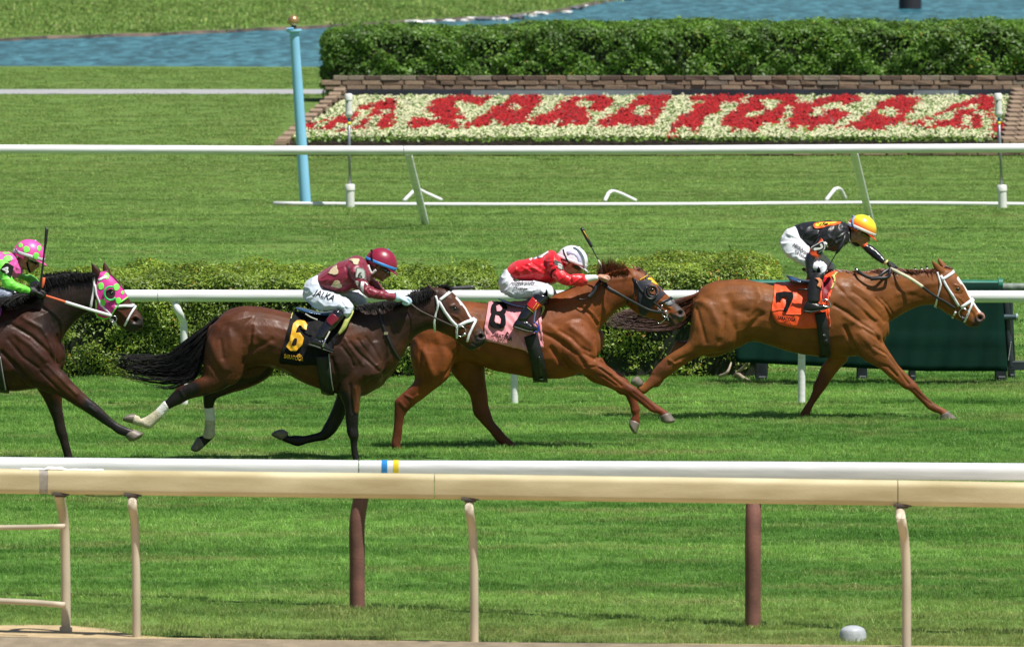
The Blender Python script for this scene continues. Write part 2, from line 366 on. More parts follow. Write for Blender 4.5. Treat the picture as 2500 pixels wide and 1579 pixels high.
T3 = [tuft_mesh('tuft', 34, .3, .032, .018, 40 + i) for i in range(4)]
# lawn edge towards the dirt follows the sand border
bx = np.array([p.x for p in up1]); by = np.array([p.y for p in up1])
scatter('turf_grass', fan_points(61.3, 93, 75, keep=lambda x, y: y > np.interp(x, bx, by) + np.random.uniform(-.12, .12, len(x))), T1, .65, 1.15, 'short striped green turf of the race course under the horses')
T4 = [tuft_mesh('tuft', 30, .6, .09, .05, 60 + i) for i in range(4)]
sfx = np.array([p.x for p in SF]); sfy = np.array([p.y for p in SF])
scatter('bank_grass', fan_points(236, 330, 2.6, 1.1, keep=lambda x, y: (y > np.interp(x, sfx, sfy) + .3) & (x < 12)), T4, .6, 1.2, 'rough grass on the far bank of the pond')

def keep2(x, y):
    return ~((y > 155.3) & (y < 188) & (x > -4.3)) & ~((y > G(0, 231).y) & (y < G(0, 218).y))
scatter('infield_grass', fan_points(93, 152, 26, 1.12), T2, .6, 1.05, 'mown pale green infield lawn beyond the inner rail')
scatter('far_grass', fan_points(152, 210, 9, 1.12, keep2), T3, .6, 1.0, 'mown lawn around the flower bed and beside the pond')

# ---- hedges ----
mleaf = mat('hedge_leaf', (.105, .20, .024), .5, var=.35, scale=2.2, attr='Col', trans=.3, col2=(.20, .31, .038), space='World')
mleaf2 = mat('far_hedge_leaf', (.06, .15, .018), .5, var=.35, scale=1.6, attr='Col', trans=.3, col2=(.11, .24, .028), space='World')
mcore = mat('hedge_inner_shade', (.016, .022, .010), .95, var=.4, scale=9)  # near-black: the shade deep in the hedge is put into this colour
mtwig = mat('bare_branch', (.33, .27, .2), .85, var=.3, scale=15)
def hedge(name, x0, x1, y0, y1, h, nleaf, ls, label, mt, seed, round_=.28, taper=.05, topf=None, brown=.008):
    rs = np.random.RandomState(seed); L = x1 - x0; Wd = y1 - y0; root = empty(name, (x0 + L / 2, y0 + Wd / 2, 0)); tag(root, label, 'hedge')
    # sample points on the rounded box surface by projection
    area = [L * h, Wd * h, Wd * h, L * Wd]; pr = np.array([L * h * 1.15, Wd * h, Wd * h, L * Wd * .9, L * h * .15]); pr /= pr.sum()
    f = rs.choice(5, nleaf, p=pr); u = rs.uniform(0, 1, nleaf); v = rs.uniform(0, 1, nleaf)
    X = np.where((f == 0) | (f == 3) | (f == 4), x0 + u * L, np.where(f == 1, x0, x1)); Yy = np.where(f == 0, y0, np.where(f == 4, y1, y0 + (u * Wd * ((f == 1) | (f == 2)) + v * Wd * (f == 3)))); Z = np.where(f == 3, h, v * h)
    # round edges
    cx = np.clip(X, x0 + round_, x1 - round_); cy = np.clip(Yy, y0 + round_, y1 - round_); cz = np.clip(Z, 0, h - round_)
    D = np.stack([X - cx, Yy - cy, Z - cz], 1); ln = np.linalg.norm(D, axis=1); ln[ln == 0] = 1; N = D / ln[:, None]
    Pp = np.stack([cx, cy, cz], 1) + N * round_
    zz = Pp[:, 2] / h; Pp[:, 0] -= N[:, 0] * taper * (1 - zz) * 2; Pp[:, 1] -= N[:, 1] * taper * (1 - zz) * 2
    bump = .05 * np.sin(Pp[:, 0] * 5.3 + seed) * np.sin(Pp[:, 2] * 7 + Pp[:, 1] * 3) + .04 * np.sin(Pp[:, 0] * 11 + 2 * seed + Pp[:, 1] * 6) * np.sin(Pp[:, 2] * 13)
    if topf is not None: Pp[:, 2] += topf(Pp[:, 0]) * zz
    depth = rs.uniform(0, 1, nleaf) ** 1.6 * .17
    Pp += N * (bump - depth + .03 + (rs.uniform(0, 1, nleaf) > .97) * rs.uniform(0, .09, nleaf))[:, None]
    # bald hollows that let the shade-coloured core show
    hol = np.sin(Pp[:, 0] * 3.1 + seed) * np.sin(Pp[:, 2] * 4.3 + 1.7 * seed) + .5 * np.sin(Pp[:, 0] * 7.7) * np.sin(Pp[:, 2] * 9.1)
    hol += .45 * np.sin(Pp[:, 0] * 17 + seed) * np.sin(Pp[:, 2] * 21 + 1.3); low = np.clip(1 - Pp[:, 2] / h * 1.5, 0, 1)
    keep = (hol < .42 - .25 * low) | (rs.uniform(0, 1, nleaf) < .22) | (N[:, 2] > .45)
    Pp = Pp[keep]; N = N[keep]; k = len(Pp)
    # leaf sprays: kite quads
    nd_ = N + rs.normal(0, .55, (k, 3)) + np.array([0, 0, .35]); nd_ /= np.linalg.norm(nd_, axis=1)[:, None]
    a = np.cross(nd_, rs.normal(0, 1, (k, 3))); a /= np.linalg.norm(a, axis=1)[:, None]; b = np.cross(nd_, a)
    s = ls * rs.uniform(.55, 1.3, k)[:, None]
    V = np.stack([Pp - a * s, Pp + b * s * .42, Pp + a * s, Pp - b * s * .42 + nd_ * s * .15], 1).reshape(-1, 3)
    Fc = np.arange(4 * k).reshape(-1, 4); c = rs.uniform(.65, 1.35, k); yl = rs.uniform(0, 1, k) ** 2; col = np.stack([c * (1 + .45 * yl), c * (1 + .15 * yl), c], 1)
    br = rs.uniform(0, 1, k) < brown * (1 + 2 * (np.sin(Pp[:, 0] * 4 + seed * 3) * np.sin(Pp[:, 2] * 6 + seed) > .75)); col[br] = np.array([3.2, 1.0, .9]) * c[br][:, None]
    fo = mesh_np('foliage', V, Fc, mt, root, smooth=False, col=np.repeat(col, 4, 0)); fo['kind'] = 'stuff'
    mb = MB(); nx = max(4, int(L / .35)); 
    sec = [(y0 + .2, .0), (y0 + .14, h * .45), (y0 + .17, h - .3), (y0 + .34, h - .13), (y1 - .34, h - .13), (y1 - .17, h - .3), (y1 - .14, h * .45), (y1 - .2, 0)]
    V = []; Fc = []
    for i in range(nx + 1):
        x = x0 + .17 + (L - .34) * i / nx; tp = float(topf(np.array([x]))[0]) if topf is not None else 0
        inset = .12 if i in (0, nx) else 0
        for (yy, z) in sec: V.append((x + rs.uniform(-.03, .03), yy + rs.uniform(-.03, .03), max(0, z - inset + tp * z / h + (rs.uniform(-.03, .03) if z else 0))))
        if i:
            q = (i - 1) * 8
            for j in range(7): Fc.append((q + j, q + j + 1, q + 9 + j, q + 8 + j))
    Fc.append(tuple(range(8))); Fc.append(tuple(range(len(V) - 8, len(V)))); mb.add(V, Fc); mb.build('shade_core', mcore, root, smooth=False)
    return root
gz = 92.4
xl = lambda px, Y: (px - 1250) / F * Y
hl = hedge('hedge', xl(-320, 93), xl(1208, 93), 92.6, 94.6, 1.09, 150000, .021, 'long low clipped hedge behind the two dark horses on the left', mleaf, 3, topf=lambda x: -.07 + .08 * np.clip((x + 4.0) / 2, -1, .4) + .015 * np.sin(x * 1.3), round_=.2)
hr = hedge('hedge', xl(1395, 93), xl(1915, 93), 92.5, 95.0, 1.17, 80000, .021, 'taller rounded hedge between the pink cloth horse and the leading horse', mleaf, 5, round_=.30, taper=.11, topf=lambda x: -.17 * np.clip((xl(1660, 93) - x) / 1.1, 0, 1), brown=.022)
hf = hedge('hedge', xl(788, 186), xl(2900, 186), 184.5, 187.2, 1.58, 150000, .042, 'tall dense dark hedge standing behind the brick wall and beside the pond', mleaf2, 9, round_=.35, topf=lambda x: -.10 * np.clip((xl(1500, 186) - x) / 3, 0, 1) + .03 * np.sin(x * 2.1), brown=.008)
# bare branches on the near hedges
def branch(name, root, L, w=.012):
    mb = MB()
    for pl in L: mb.tube([P(x, y, Y) for x, y, Y in pl], [w * (1 - .6 * i / (len(pl) - 1)) for i in range(len(pl))], 6, sub=3)
    return mb.build(name, mtwig, root)
branch('bare_branch', hr, [[(1788, 930, 92.6), (1800, 912, 92.4), (1815, 897, 92.3), (1827, 884, 92.2)], [(1800, 912, 92.4), (1815, 922, 92.2), (1832, 930, 92.1)], [(1790, 928, 92.5), (1806, 928, 92.3), (1815, 932, 92.2)]], .03)
branch('bare_branch', hr, [[(1757, 919, 92.4), (1772, 912, 92.3), (1780, 900, 92.3), (1785, 885, 92.4)]], .022)
branch('bare_branch', hl, [[(1172, 712, 92.7), (1180, 702, 92.6), (1192, 700, 92.5)], [(1176, 706, 92.7), (1180, 692, 92.6), (1190, 682, 92.6)]], .012)

# ---- rails ----
mwhite = mat('white_rail_plastic', (.76, .77, .78), .35, var=.12, scale=2.5, stretch=(1, 1, 12), space='World')
mtan = mat('dusty_cream_rail', (.52, .44, .245), .6, var=.16, scale=1.6, col2=(.56, .50, .32), stretch=(1, 1, 6), bump=.15, bscale=40, space='World')
mtanpost = mat('dusty_post', (.47, .41, .31), .55, var=.2, scale=3, stretch=(1, 1, .6), space='World')
mbrown = mat('brown_post_paint', (.175, .075, .058), .7, var=.28, scale=7, bump=.25, bscale=60, space='World')
mblack = mat('black_rubber', (.02, .02, .02), .6)
def wiggly_profile(root, nm, prof, pts, m):
    V = []; Fc = []; n = len(prof)
    for i, p in enumerate(pts):
        for (y, z) in prof: V.append(p + Vector((0, y, z)))
        if i:
            q = (i - 1) * n
            for k in range(n): Fc.append((q + k, q + (k + 1) % n, q + n + (k + 1) % n, q + n + k))
    Fc.append(tuple(range(n))); Fc.append(tuple(range(len(V) - n, len(V)))); mb = MB(); mb.add(V, Fc); return mb.build(nm, m, root, sharp=35)
def rail_line(L, Yf): return [P(x, y, Yf(x)) for x, y in L]
# near white turf rail
r1 = empty('turf_rail', G(870, 1487)); tag(r1, 'white running rail on thick brown posts just behind the dusty cream rail', 'rail')
Y1 = lambda x: np.interp(x, [0, 870, 1838, 2500], [66.4, 65.4, 63.9, 63.0])
cl = lambda x: np.interp(x, [-400, 0, 870, 1838, 2500, 2900], [1128, 1135, 1143, 1146.5, 1151, 1153])
pr1 = rrect(.15, .118, .062, .006, 7)
ends = [-400, 876, 2900]
for a, bb in zip(ends[:-1], ends[1:]):
    wiggly_profile(r1, 'rail_section', pr1, rail_line([(x, cl(x)) for x in np.linspace(a + (1.2 if a > -400 else 0), bb - 1.2, 9)], Y1), mwhite)
def band(x0, x1, m):
    pts = rail_line([(x, cl(x)) for x in (x0, x1)], Y1); wiggly_profile(r1, 'tape_band', [(y * 1.03, z * 1.045) for y, z in pr1], pts, m)
band(932, 946, mat('blue_tape', (.03, .25, .62), .4)); band(960.5, 974, mat('yellow_tape', (.80, .62, .03), .4))
for (bx_, by_, tx) in ((872, 1484, 886), (1838, 1531, 1842), (-96, 1440, -84)):
    g0 = G(bx_, by_); Yb = g0.y; topz = 1.0; x1 = (tx - 1250) / F * Yb
    mb = MB(); mb.tube([g0 + Vector((0, 0, -.1)), g0 + Vector((0, 0, .35)), g0 + Vector((0, -.0, .62)), Vector((g0.x * .4 + x1 * .6, Yb + .02, .80)), Vector((x1, Yb + .06, .92)), Vector((x1 + .01, Yb + .03, 1.0))], [.056, .056, .057, .056, .055, .05], 16, sub=5)
    mb.build('post', mbrown, r1)
# small cap seen between the rails
c0 = P(1850, 1163, 63.9); mb = MB(); mb.sphere(c0, (.055, .05, .02)); mb.build('post_cap', mat('rusty_cap', (.33, .12, .09), .6), r1)
# near cream dirt-track rail
r2 = empty('track_rail', G(1160, 1573)); tag(r2, 'dusty cream outer rail on slim bent posts across the foreground', 'rail')
Y2 = lambda x: np.interp(x, [0, 335, 1155, 2210, 2500], [63.15, 62.9, 62.4, 61.7, 61.5])
cl2 = lambda x: np.interp(x, [-400, 0, 1155, 2210, 2500, 2900], [1166, 1174, 1188, 1203, 1208, 1214])
pr2 = rrect(.15, .172, .042, .040, 6)
segs2 = [(-400, 97), (118, 1060), (1062, 2190), (2192, 2900)]
for a, bb in segs2: wiggly_profile(r2, 'rail_section', pr2, rail_line([(x, cl2(x)) for x in np.linspace(a, bb, 9)], Y2), mtan)
wiggly_profile(r2, 'rail_joint', [(y * .97, z * .97) for y, z in pr2], rail_line([(x, cl2(x)) for x in (96, 119)], Y2), mat('grey_splice', (.33, .31, .27), .6))
# torn flap hanging under the rail by the second post
mb = MB()
V = []
for x, dz in ((205, 0), (215, -.012), (240, -.016), (290, -.014), (302, -.004)): 
    p = P(x, cl2(x) + 27, Y2(x)); V += [p + Vector((0, -.02, dz)), p + Vector((0, -.055, dz - .004))]
mb.add(V, [(2 * i, 2 * i + 2, 2 * i + 3, 2 * i + 1) for i in range(4)]); mb.build('torn_lip', mtanpost, r2, smooth=False)
# pale plastic sheet caught on top of the rail
V = []; nn = 24
for i in range(nn + 1):
    x = 48 + 205 * i / nn; p = P(x, cl2(x) - 30, Y2(x)); hgt = .004 * abs(math.sin(i * .9)) + (.012 if 7 < i < 13 else 0)
    V += [p + Vector((0, -.045, hgt * .3)), p + Vector((0, .0, hgt + .006)), p + Vector((0, .06, hgt * .6 + .002))]
Fc = []
for i in range(nn):
    for j in range(2): Fc.append((3 * i + j, 3 * i + j + 1, 3 * i + 4 + j, 3 * i + 3 + j))
mb = MB(); mb.add(V, Fc); o = mb.build('plastic_sheet', mat('white_sheet', (.75, .74, .74), .5)); tag(o, 'thin crumpled white sheet lying on top of the cream rail joint at the left', 'plastic sheet')
md = o.modifiers.new('thick', 'SOLIDIFY'); md.thickness = .002
for (bx_, by_, tx, rad) in ((161, 1545, 147, .034), (333, 1558, 323, .030), (1158, 1574, 1146, .030), (2213, 1600, 2201, .032)):
    g0 = G(bx_, by_); Yb = g0.y; x1 = (tx - 1250) / F * Yb; Yr = Y2(tx)
    mb = MB(); mb.tube([g0 + Vector((0, 0, -.1)), g0 + Vector((0, 0, .3)), g0 + Vector((-.004, 0, .62)), g0 + Vector(((x1 - g0.x) * .45, -.03, .82)), Vector((x1 - .0, Yb - .14, .94)), Vector((x1 - .002, Yr + .01, 1.0)), Vector((x1 - .002, Yr, 1.08))], [rad, rad, rad, rad * 1.02, rad * 1.05, rad * 1.08, rad * 1.08], 14, sub=5)
    po = mb.build('post', mtanpost, r2)
    pc = P(tx + 2, cl2(tx) + 29, Yr); mb = MB(); mb.box(pc + Vector((0, -.01, .002)), (.062, .062, .010), bev=.003); mb.box(pc + Vector((0, -.01, -.012)), (.040, .05, .008), bev=.003); V = mb.build('bracket', mat('grimy_bracket', (.07, .06, .055), .8), r2, smooth=False)
    if rad > .033: mb = MB(); mb.tube([g0 + Vector((0, 0, .0)), g0 + Vector((0, 0, .045))], .046, 14); mb.build('collar', mtanpost, po, sharp=40)
# gate rails at the left, fixed to the first post
gt = empty('track_gate', G(60, 1545)); tag(gt, 'cream tubular gate cut by the left edge of the picture', 'gate')
for (y0_, y1_, rr) in ((1287, 1284, .018), (1466, 1476, .021)):
    mb = MB(); mb.tube([P(-500, y0_ - 14 * (y0_ > 1300), 62.95), P(0, y0_, 62.9), P(158, y1_, 62.8)], rr, 10, sub=3); mb.build('gate_bar', mtanpost, gt)
mb = MB(); mb.tube([P(-500, 1180, 62.95), P(-500, 1560, 62.95)], .03, 10); mb.build('gate_upright', mtanpost, gt)
# little white pod in the grass
g0 = G(2082, 1562); mb = MB(); mb.tube([g0 + Vector((0, 0, -.02)), g0 + Vector((0, 0, .05)), g0 + Vector((0, 0, .065))], [.095, .094, .089], 20); mb.sphere(g0 + Vector((0, 0, .06)), (.09, .09, .045), u=20)
o = mb.build('sprinkler_head', mat('grey_plastic', (.40, .43, .46), .5), sharp=50); tag(o, 'small grey domed ground fitting in the grass at the lower right', 'sprinkler')
# middle rail behind the horses
r3 = empty('inner_rail', G(1255, 985)); tag(r3, 'white running rail right behind the racing horses and in front of the low hedges', 'rail')
Y3 = lambda x: 88.3
for a, bb in ((-400, 385), (386.5, 1700), (1701.5, 3000)):
    mb = MB(); mb.tube([P(x, np.interp(x, [-400, 300, 2400, 3000], [722, 722, 724, 724.5]), 88.3) for x in np.linspace(a, bb, 6)], .059, 20); mb.build('rail_section', mwhite, r3, sharp=50)
for (bx_, by_, tx) in ((450, 988, 424), (1256, 985, 1236), (1957, 986, 1937), (2700, 986, 2680)):
    g0 = G(bx_, by_); Yb = g0.y; x1 = (tx - 1250) / F * Yb
    mb = MB(); mb.tube([g0 + Vector((0, 0, -.05)), g0 + Vector((0, 0, .4)), g0 + Vector((0, 0, .66)), g0 + Vector((-.012, -.02, .82)), Vector((x1 + .045, Yb - .12, .93)), Vector((x1, 88.35, 1.03))], .037, 14, sub=5)
    mb.build('post', mwhite, r3)
# far white rail (in front of the flower bed)
r4 = empty('infield_rail', G(1040, 548)); tag(r4, 'white rail on leaning posts in front of the flower bed', 'rail')
cl4 = lambda x: np.interp(x, [-300, 0, 700, 1500, 2500, 2800], [364, 364.5, 367.5, 367, 361.5, 360.5])
Y4 = lambda x: 126.5
for a, bb in ((-300, 985), (986.5, 2900)):
    mb = MB(); mb.tube([P(x, cl4(x), 126.5) for x in np.linspace(a, bb, 8)], .064, 18); mb.build('rail_section', mwhite, r4, sharp=50)
for (bx_, by_, tx, ty) in ((1039, 549, 997, 376), (2126, 545, 2085, 370), (-60, 549, -100, 375)):
    g0 = G(bx_, by_); p1 = P(tx, ty, 126.6)
    mb = MB(); mb.tube([g0 - (p1 - g0) * .05, g0.lerp(p1, .3), g0.lerp(p1, .85) + Vector((-.004, 0, 0)), p1], .054, 12, sub=2); mb.build('post', mwhite, r4)
# the dismantled rail lying on the lawn, with folded feet
r5 = empty('ground_rail', G(1250, 497)); tag(r5, 'thin white rail section lying flat on the infield grass with folded feet', 'rail')
mb = MB(); mb.tube([G(x, y, .03) for x, y in ((668, 497), (900, 499), (1300, 500), (1700, 499), (2100, 496), (2500, 499), (2800, 500))], .032, 8, sub=3); mb.build('rail_section', mwhite, r5)
for L in ([(985, 492), (1010, 467), (1016, 463), (1022, 463), (1040, 472), (1078, 489)], [(1476, 492), (1486, 472), (1492, 468), (1500, 468), (1520, 475), (1553, 491)], [(2016, 490), (2036, 465), (2042, 461), (2048, 461), (2054, 466), (2064, 486)]):
    mb = MB(); mb.tube([P(x, y, 134.8 + .12 * i) for i, (x, y) in enumerate(L)], .030, 8, sub=4); mb.build('folded_foot', mwhite, r5)
# blue pole with a gilt ball
mblue = mat('sky_blue_paint', (.25, .56, .80), .4, var=.08, scale=3)
g0 = G(746, 500); Yb = g0.y; tp = P(718, 74, Yb); root = empty('marker_pole', g0); tag(root, 'tall leaning sky blue pole with a bronze ball on top', 'pole')
mb = MB(); mb.tube([g0 - (tp - g0) * .03, g0.lerp(tp, .5), tp], [.085, .078, .070], 24); mb.build('shaft', mblue, root, sharp=60)
dv = (tp - g0).normalized(); mb = MB(); mb.tube([tp - dv * .03, tp - dv * .018, tp + dv * .012], [.10, .115, .115], 24); mb.tube([P(700, 71, Yb - .05), P(716, 69.5, Yb - .08)], .015, 6); mb.build('cap_plate', mblue, root, sharp=40)
mb = MB(); mb.tube([tp, tp + dv * .06], .04, 12); mb.build('neck', mat('dark_neck', (.05, .04, .03), .5), root)
mb = MB(); mb.sphere(tp + dv * .14, .083, u=24, v=16); mb.build('ball', mat('bronze_ball', (.55, .33, .16), .38, metal=.7, var=.25, scale=12), root)
# two sensor posts
mst = mat('steel_rod', (.30, .32, .35), .4, metal=.6); mpvc = mat('white_pipe', (.72, .72, .70), .45, var=.08); 
def sensor(bx, by, tx, ty, lab, txt):
    g0 = G(bx, by); Yb = g0.y; tp = P(tx, ty, Yb); root = empty('sensor_post', g0); tag(root, lab, 'sensor post', 'sensor posts by the infield rail')
    up = (tp - g0); H = up.length; u = up.normalized(); at = lambda h: g0 + u * h
    mb = MB(); mb.tube([at(0) - u * .05, at(.25), at(.27)], [.066, .066, .066], 18); mb.build('base_pipe', mpvc, root, sharp=40)
    mb = MB(); mb.tube([at(.255), at(.325), at(.345)], [.076, .076, .06], 18); mb.build('base_cap', mpvc, root, sharp=40)
    mb = MB(); mb.tube([at(.34), at(H - .31)], .022, 10); mb.build('rod', mst, root)
    mb = MB(); mb.tube([at(H - .42), at(H - .36)], .0235, 10); mb.build('tape_band', MATS['blue_tape'], root)
    mb = MB(); mb.tube([at(H - .47), at(H - .42)], .0235, 10); mb.build('tape_band', MATS['yellow_tape'], root)
    mb = MB(); mb.tube([at(H - .36), at(H - .33), at(H - .31)], [.03, .055, .055], 18); mb.tube([at(H - .31), at(H - .28)], .062, 18); mb.tube([at(H - .28), at(H - .09)], .052, 18); mb.build('housing', mpvc, root, sharp=40)
    mb = MB(); mb.tube([at(H - .095), at(H - .02), at(H)], [.060, .060, .045], 18); mb.build('cap', mpvc, root, sharp=40)
    mb = MB(); mb.tube([at(H - .12) + Vector((-.018, -.05, 0)), at(H - .12) + Vector((-.018, -.056, 0))], .014, 8); mb.build('sensor_eye', mblack, root)
sensor(855, 506, 851, 229, 'slim post with a white cap and pipe base right of the blue pole', 0)
sensor(2448, 508, 2436, 228, 'slim post with a white cap and pipe base near the right edge', 0)
# ================= FLOWER BED =================
CR.update({'F3': (640, 200, 5.235), 'F4': (1000, 200, 4.3), 'F5': (1540, 200, 4.3), 'F6': (2050, 160, 5.351), 'G1': (2340, 640, 4.753)})
RED = [
 ('F4', [(0,430),(60,370),(150,360),(180,400),(290,380),(250,330),(170,320),(200,260),(260,190),(400,150),(560,135),(700,150),(780,165),(830,120),(850,160),(770,210),(740,275),(700,230),(640,225),(560,200),(470,205),(500,280),(530,340),(590,365),(560,400),(480,390),(520,470),(480,490),(400,450),(240,440),(60,490)]),
 ('F4', [(600,490),(580,450),(700,370),(850,310),(880,260),(1000,200),(1110,140),(1300,130),(1400,150),(1380,210),(1320,230),(1300,320),(1250,370),(1230,440),(1120,430),(960,465),(930,450),(950,400),(880,380),(850,410),(820,450),(700,450),(620,470)]),
 ('F4', [(1250,440),(1270,390),(1420,330),(1560,270),(1590,200),(1660,190),(1660,150),(1800,150),(1960,120),(2000,110),(2050,150),(2130,160),(2110,230),(2050,280),(1990,330),(1930,290),(1840,280),(1880,340),(1880,400),(1850,440),(1700,450),(1600,465),(1540,430),(1580,390),(1540,390),(1470,430),(1400,450)]),
 ('F5', [(-342,440),(-250,370),(-150,300),(-20,230),(80,150),(150,140),(320,100),(420,120),(430,170),(350,220),(310,320),(250,370),(240,440),(150,470),(50,440),(-60,460),(-120,430),(-200,450),(-290,490)]),
 ('F5', [(640,200),(650,140),(850,130),(1050,120),(1200,140),(1190,190),(1130,220),(1080,220),(970,210),(940,250),(890,330),(830,340),(760,390),(780,440),(700,460),(680,550),(650,480),(560,455),(500,470),(430,550),(415,470),(480,400),(550,340),(650,300),(680,240),(760,190)]),
 ('F5', [(970,370),(1010,330),(1120,290),(1150,230),(1240,170),(1300,130),(1450,120),(1620,115),(1750,140),(1770,210),(1700,240),(1620,270),(1620,340),(1560,380),(1550,440),(1440,410),(1340,470),(1310,530),(1200,480),(1100,520),(1060,450),(970,460)]),
 ('F5', [(1640,390),(1700,340),(1700,270),(1720,230),(1850,210),(1950,170),(2130,140),(2280,110),(2400,150),(2400,190),(2300,220),(2200,240),(2160,200),(2080,190),(2060,240),(1950,260),(1890,310),(1900,350),(2010,350),(2040,280),(2180,285),(2320,330),(2240,370),(2120,440),(2000,450),(1940,480),(1890,520),(1850,470),(1800,440),(1740,500),(1680,500)]),
 ('F6', [(0,800),(130,730),(250,700),(370,640),(400,590),(500,520),(560,450),(700,420),(820,375),(900,400),(940,430),(1030,390),(1030,430),(990,500),(930,600),(830,640),(890,700),(820,750),(700,780),(620,780),(560,830),(480,840),(340,820),(300,850),(240,840),(180,790),(100,780),(50,820)]),
 ('F6', [(910,780),(960,720),(1060,720),(1200,640),(1400,570),(1500,500),(1700,450),(1900,370),(2010,400),(2020,640),(1990,690),(1930,640),(1890,560),(1800,530),(1840,470),(1740,490),(1600,540),(1470,570),(1300,640),(1180,680),(1080,780)]),
 ('F6', [(1950,820),(2040,700),(2100,740),(2160,880),(2130,950),(2040,960),(1980,930)]),
 ('F6', [(1160,800),(1300,710),(1400,690),(1500,640),(1560,580),(1700,560),(1800,570),(1700,640),(1600,640),(1560,700),(1680,820),(1600,840),(1500,790),(1350,770),(1210,830)]),
 ('F6', [(1700,660),(1790,640),(1880,680),(1830,700),(1850,830),(1780,800),(1700,760)]),
 ('F3', [(555,560),(700,510),(880,445),(870,470),(720,530),(660,600),(560,620)]),
 ('F3', [(740,610),(870,500),(1060,400),(1200,380),(1250,390),(1130,470),(1100,500),(1060,560),(1080,610),(980,630),(1060,540),(1000,500),(920,560),(910,600)]),
 ('F3', [(1240,300),(1380,280),(1500,240),(1570,240),(1600,200),(1700,200),(1740,320),(1700,390),(1680,520),(1560,600),(1480,610),(1450,590),(1500,480),(1580,400),(1660,370),(1600,320),(1520,330),(1480,400),(1430,420),(1370,440),(1360,510),(1310,580),(1200,590),(1180,570),(1280,500),(1350,440),(1400,400),(1440,330),(1380,300),(1290,350),(1240,350)])]
HOLE = [('F4', [(1050,270),(1110,220),(1180,240),(1170,290),(1090,295)]), ('F4', [(1780,230),(1830,180),(1900,200),(1940,220),(1890,260),(1850,270)]),
 ('F5', [(20,290),(150,230),(190,250),(180,330),(130,370),(0,320)]), ('F5', [(1390,190),(1480,170),(1570,190),(1570,220),(1500,240),(1480,280),(1430,310),(1330,350),(1240,370),(1230,330),(1290,305),(1400,290)]),
 ('F6', [(520,600),(600,540),(700,540),(780,580),(770,650),(680,665),(560,650)])]
def inpoly(px, py, poly):
    ins = np.zeros(len(px), bool); n = len(poly)
    for i in range(n):
        x1, y1 = poly[i]; x2, y2 = poly[(i + 1) % n]
        c = ((y1 > py) != (y2 > py)) & (px < (x2 - x1) * (py - y1) / (y2 - y1 + 1e-9) + x1); ins ^= c
    return ins
YF, YB = 154.9, 171.6
def bedz(y): return .20 + (y - YF) / (YB - YF) * .185
def bedx(y):
    t = (y - YF) / (YB - YF); return (-3.86 + t * .72, 8.40 + t * 1.15)
def proj(V):
    d = V - np.array([0, 0, HC]); zc = d[:, 1] * cp - d[:, 2] * sp_; yc = d[:, 1] * sp_ + d[:, 2] * cp
    return 1250 + F * d[:, 0] / zc, 789.5 - F * yc / zc
rs = np.random.RandomState(5); PL = []
y = YF + .12
while y < YB - .1:
    a, b = bedx(y); x = a + .12 + rs.uniform(0, .1)
    while x < b - .1: PL.append((x + rs.uniform(-.04, .04), y + rs.uniform(-.05, .05))); x += .17
    y += .165
PL = np.array(PL); PZ = bedz(PL[:, 1])
px, py = proj(np.stack([PL[:, 0], PL[:, 1], PZ + .175], 1))
isred = np.zeros(len(PL), bool)
for k, pl in RED:
    for ox, oy in ((0, 0), (1.5, 0), (-1.5, 0)): isred |= inpoly(px + ox, py + oy, [C(k, *p) for p in pl])
for k, pl in HOLE: isred &= ~inpoly(px, py, [C(k, *p) for p in pl])
bed = empty('flower_bed', (2.2, YF, 0)); tag(bed, 'large sloping bed of white and red begonias spelling a name', 'flower bed')
mflow = mat('begonia_petals', (1, 1, 1), .55, var=.1, attr='Col', trans=.25); mfl_leaf = mat('begonia_leaves', (1, 1, 1), .5, var=.2, attr='Col', trans=.2)
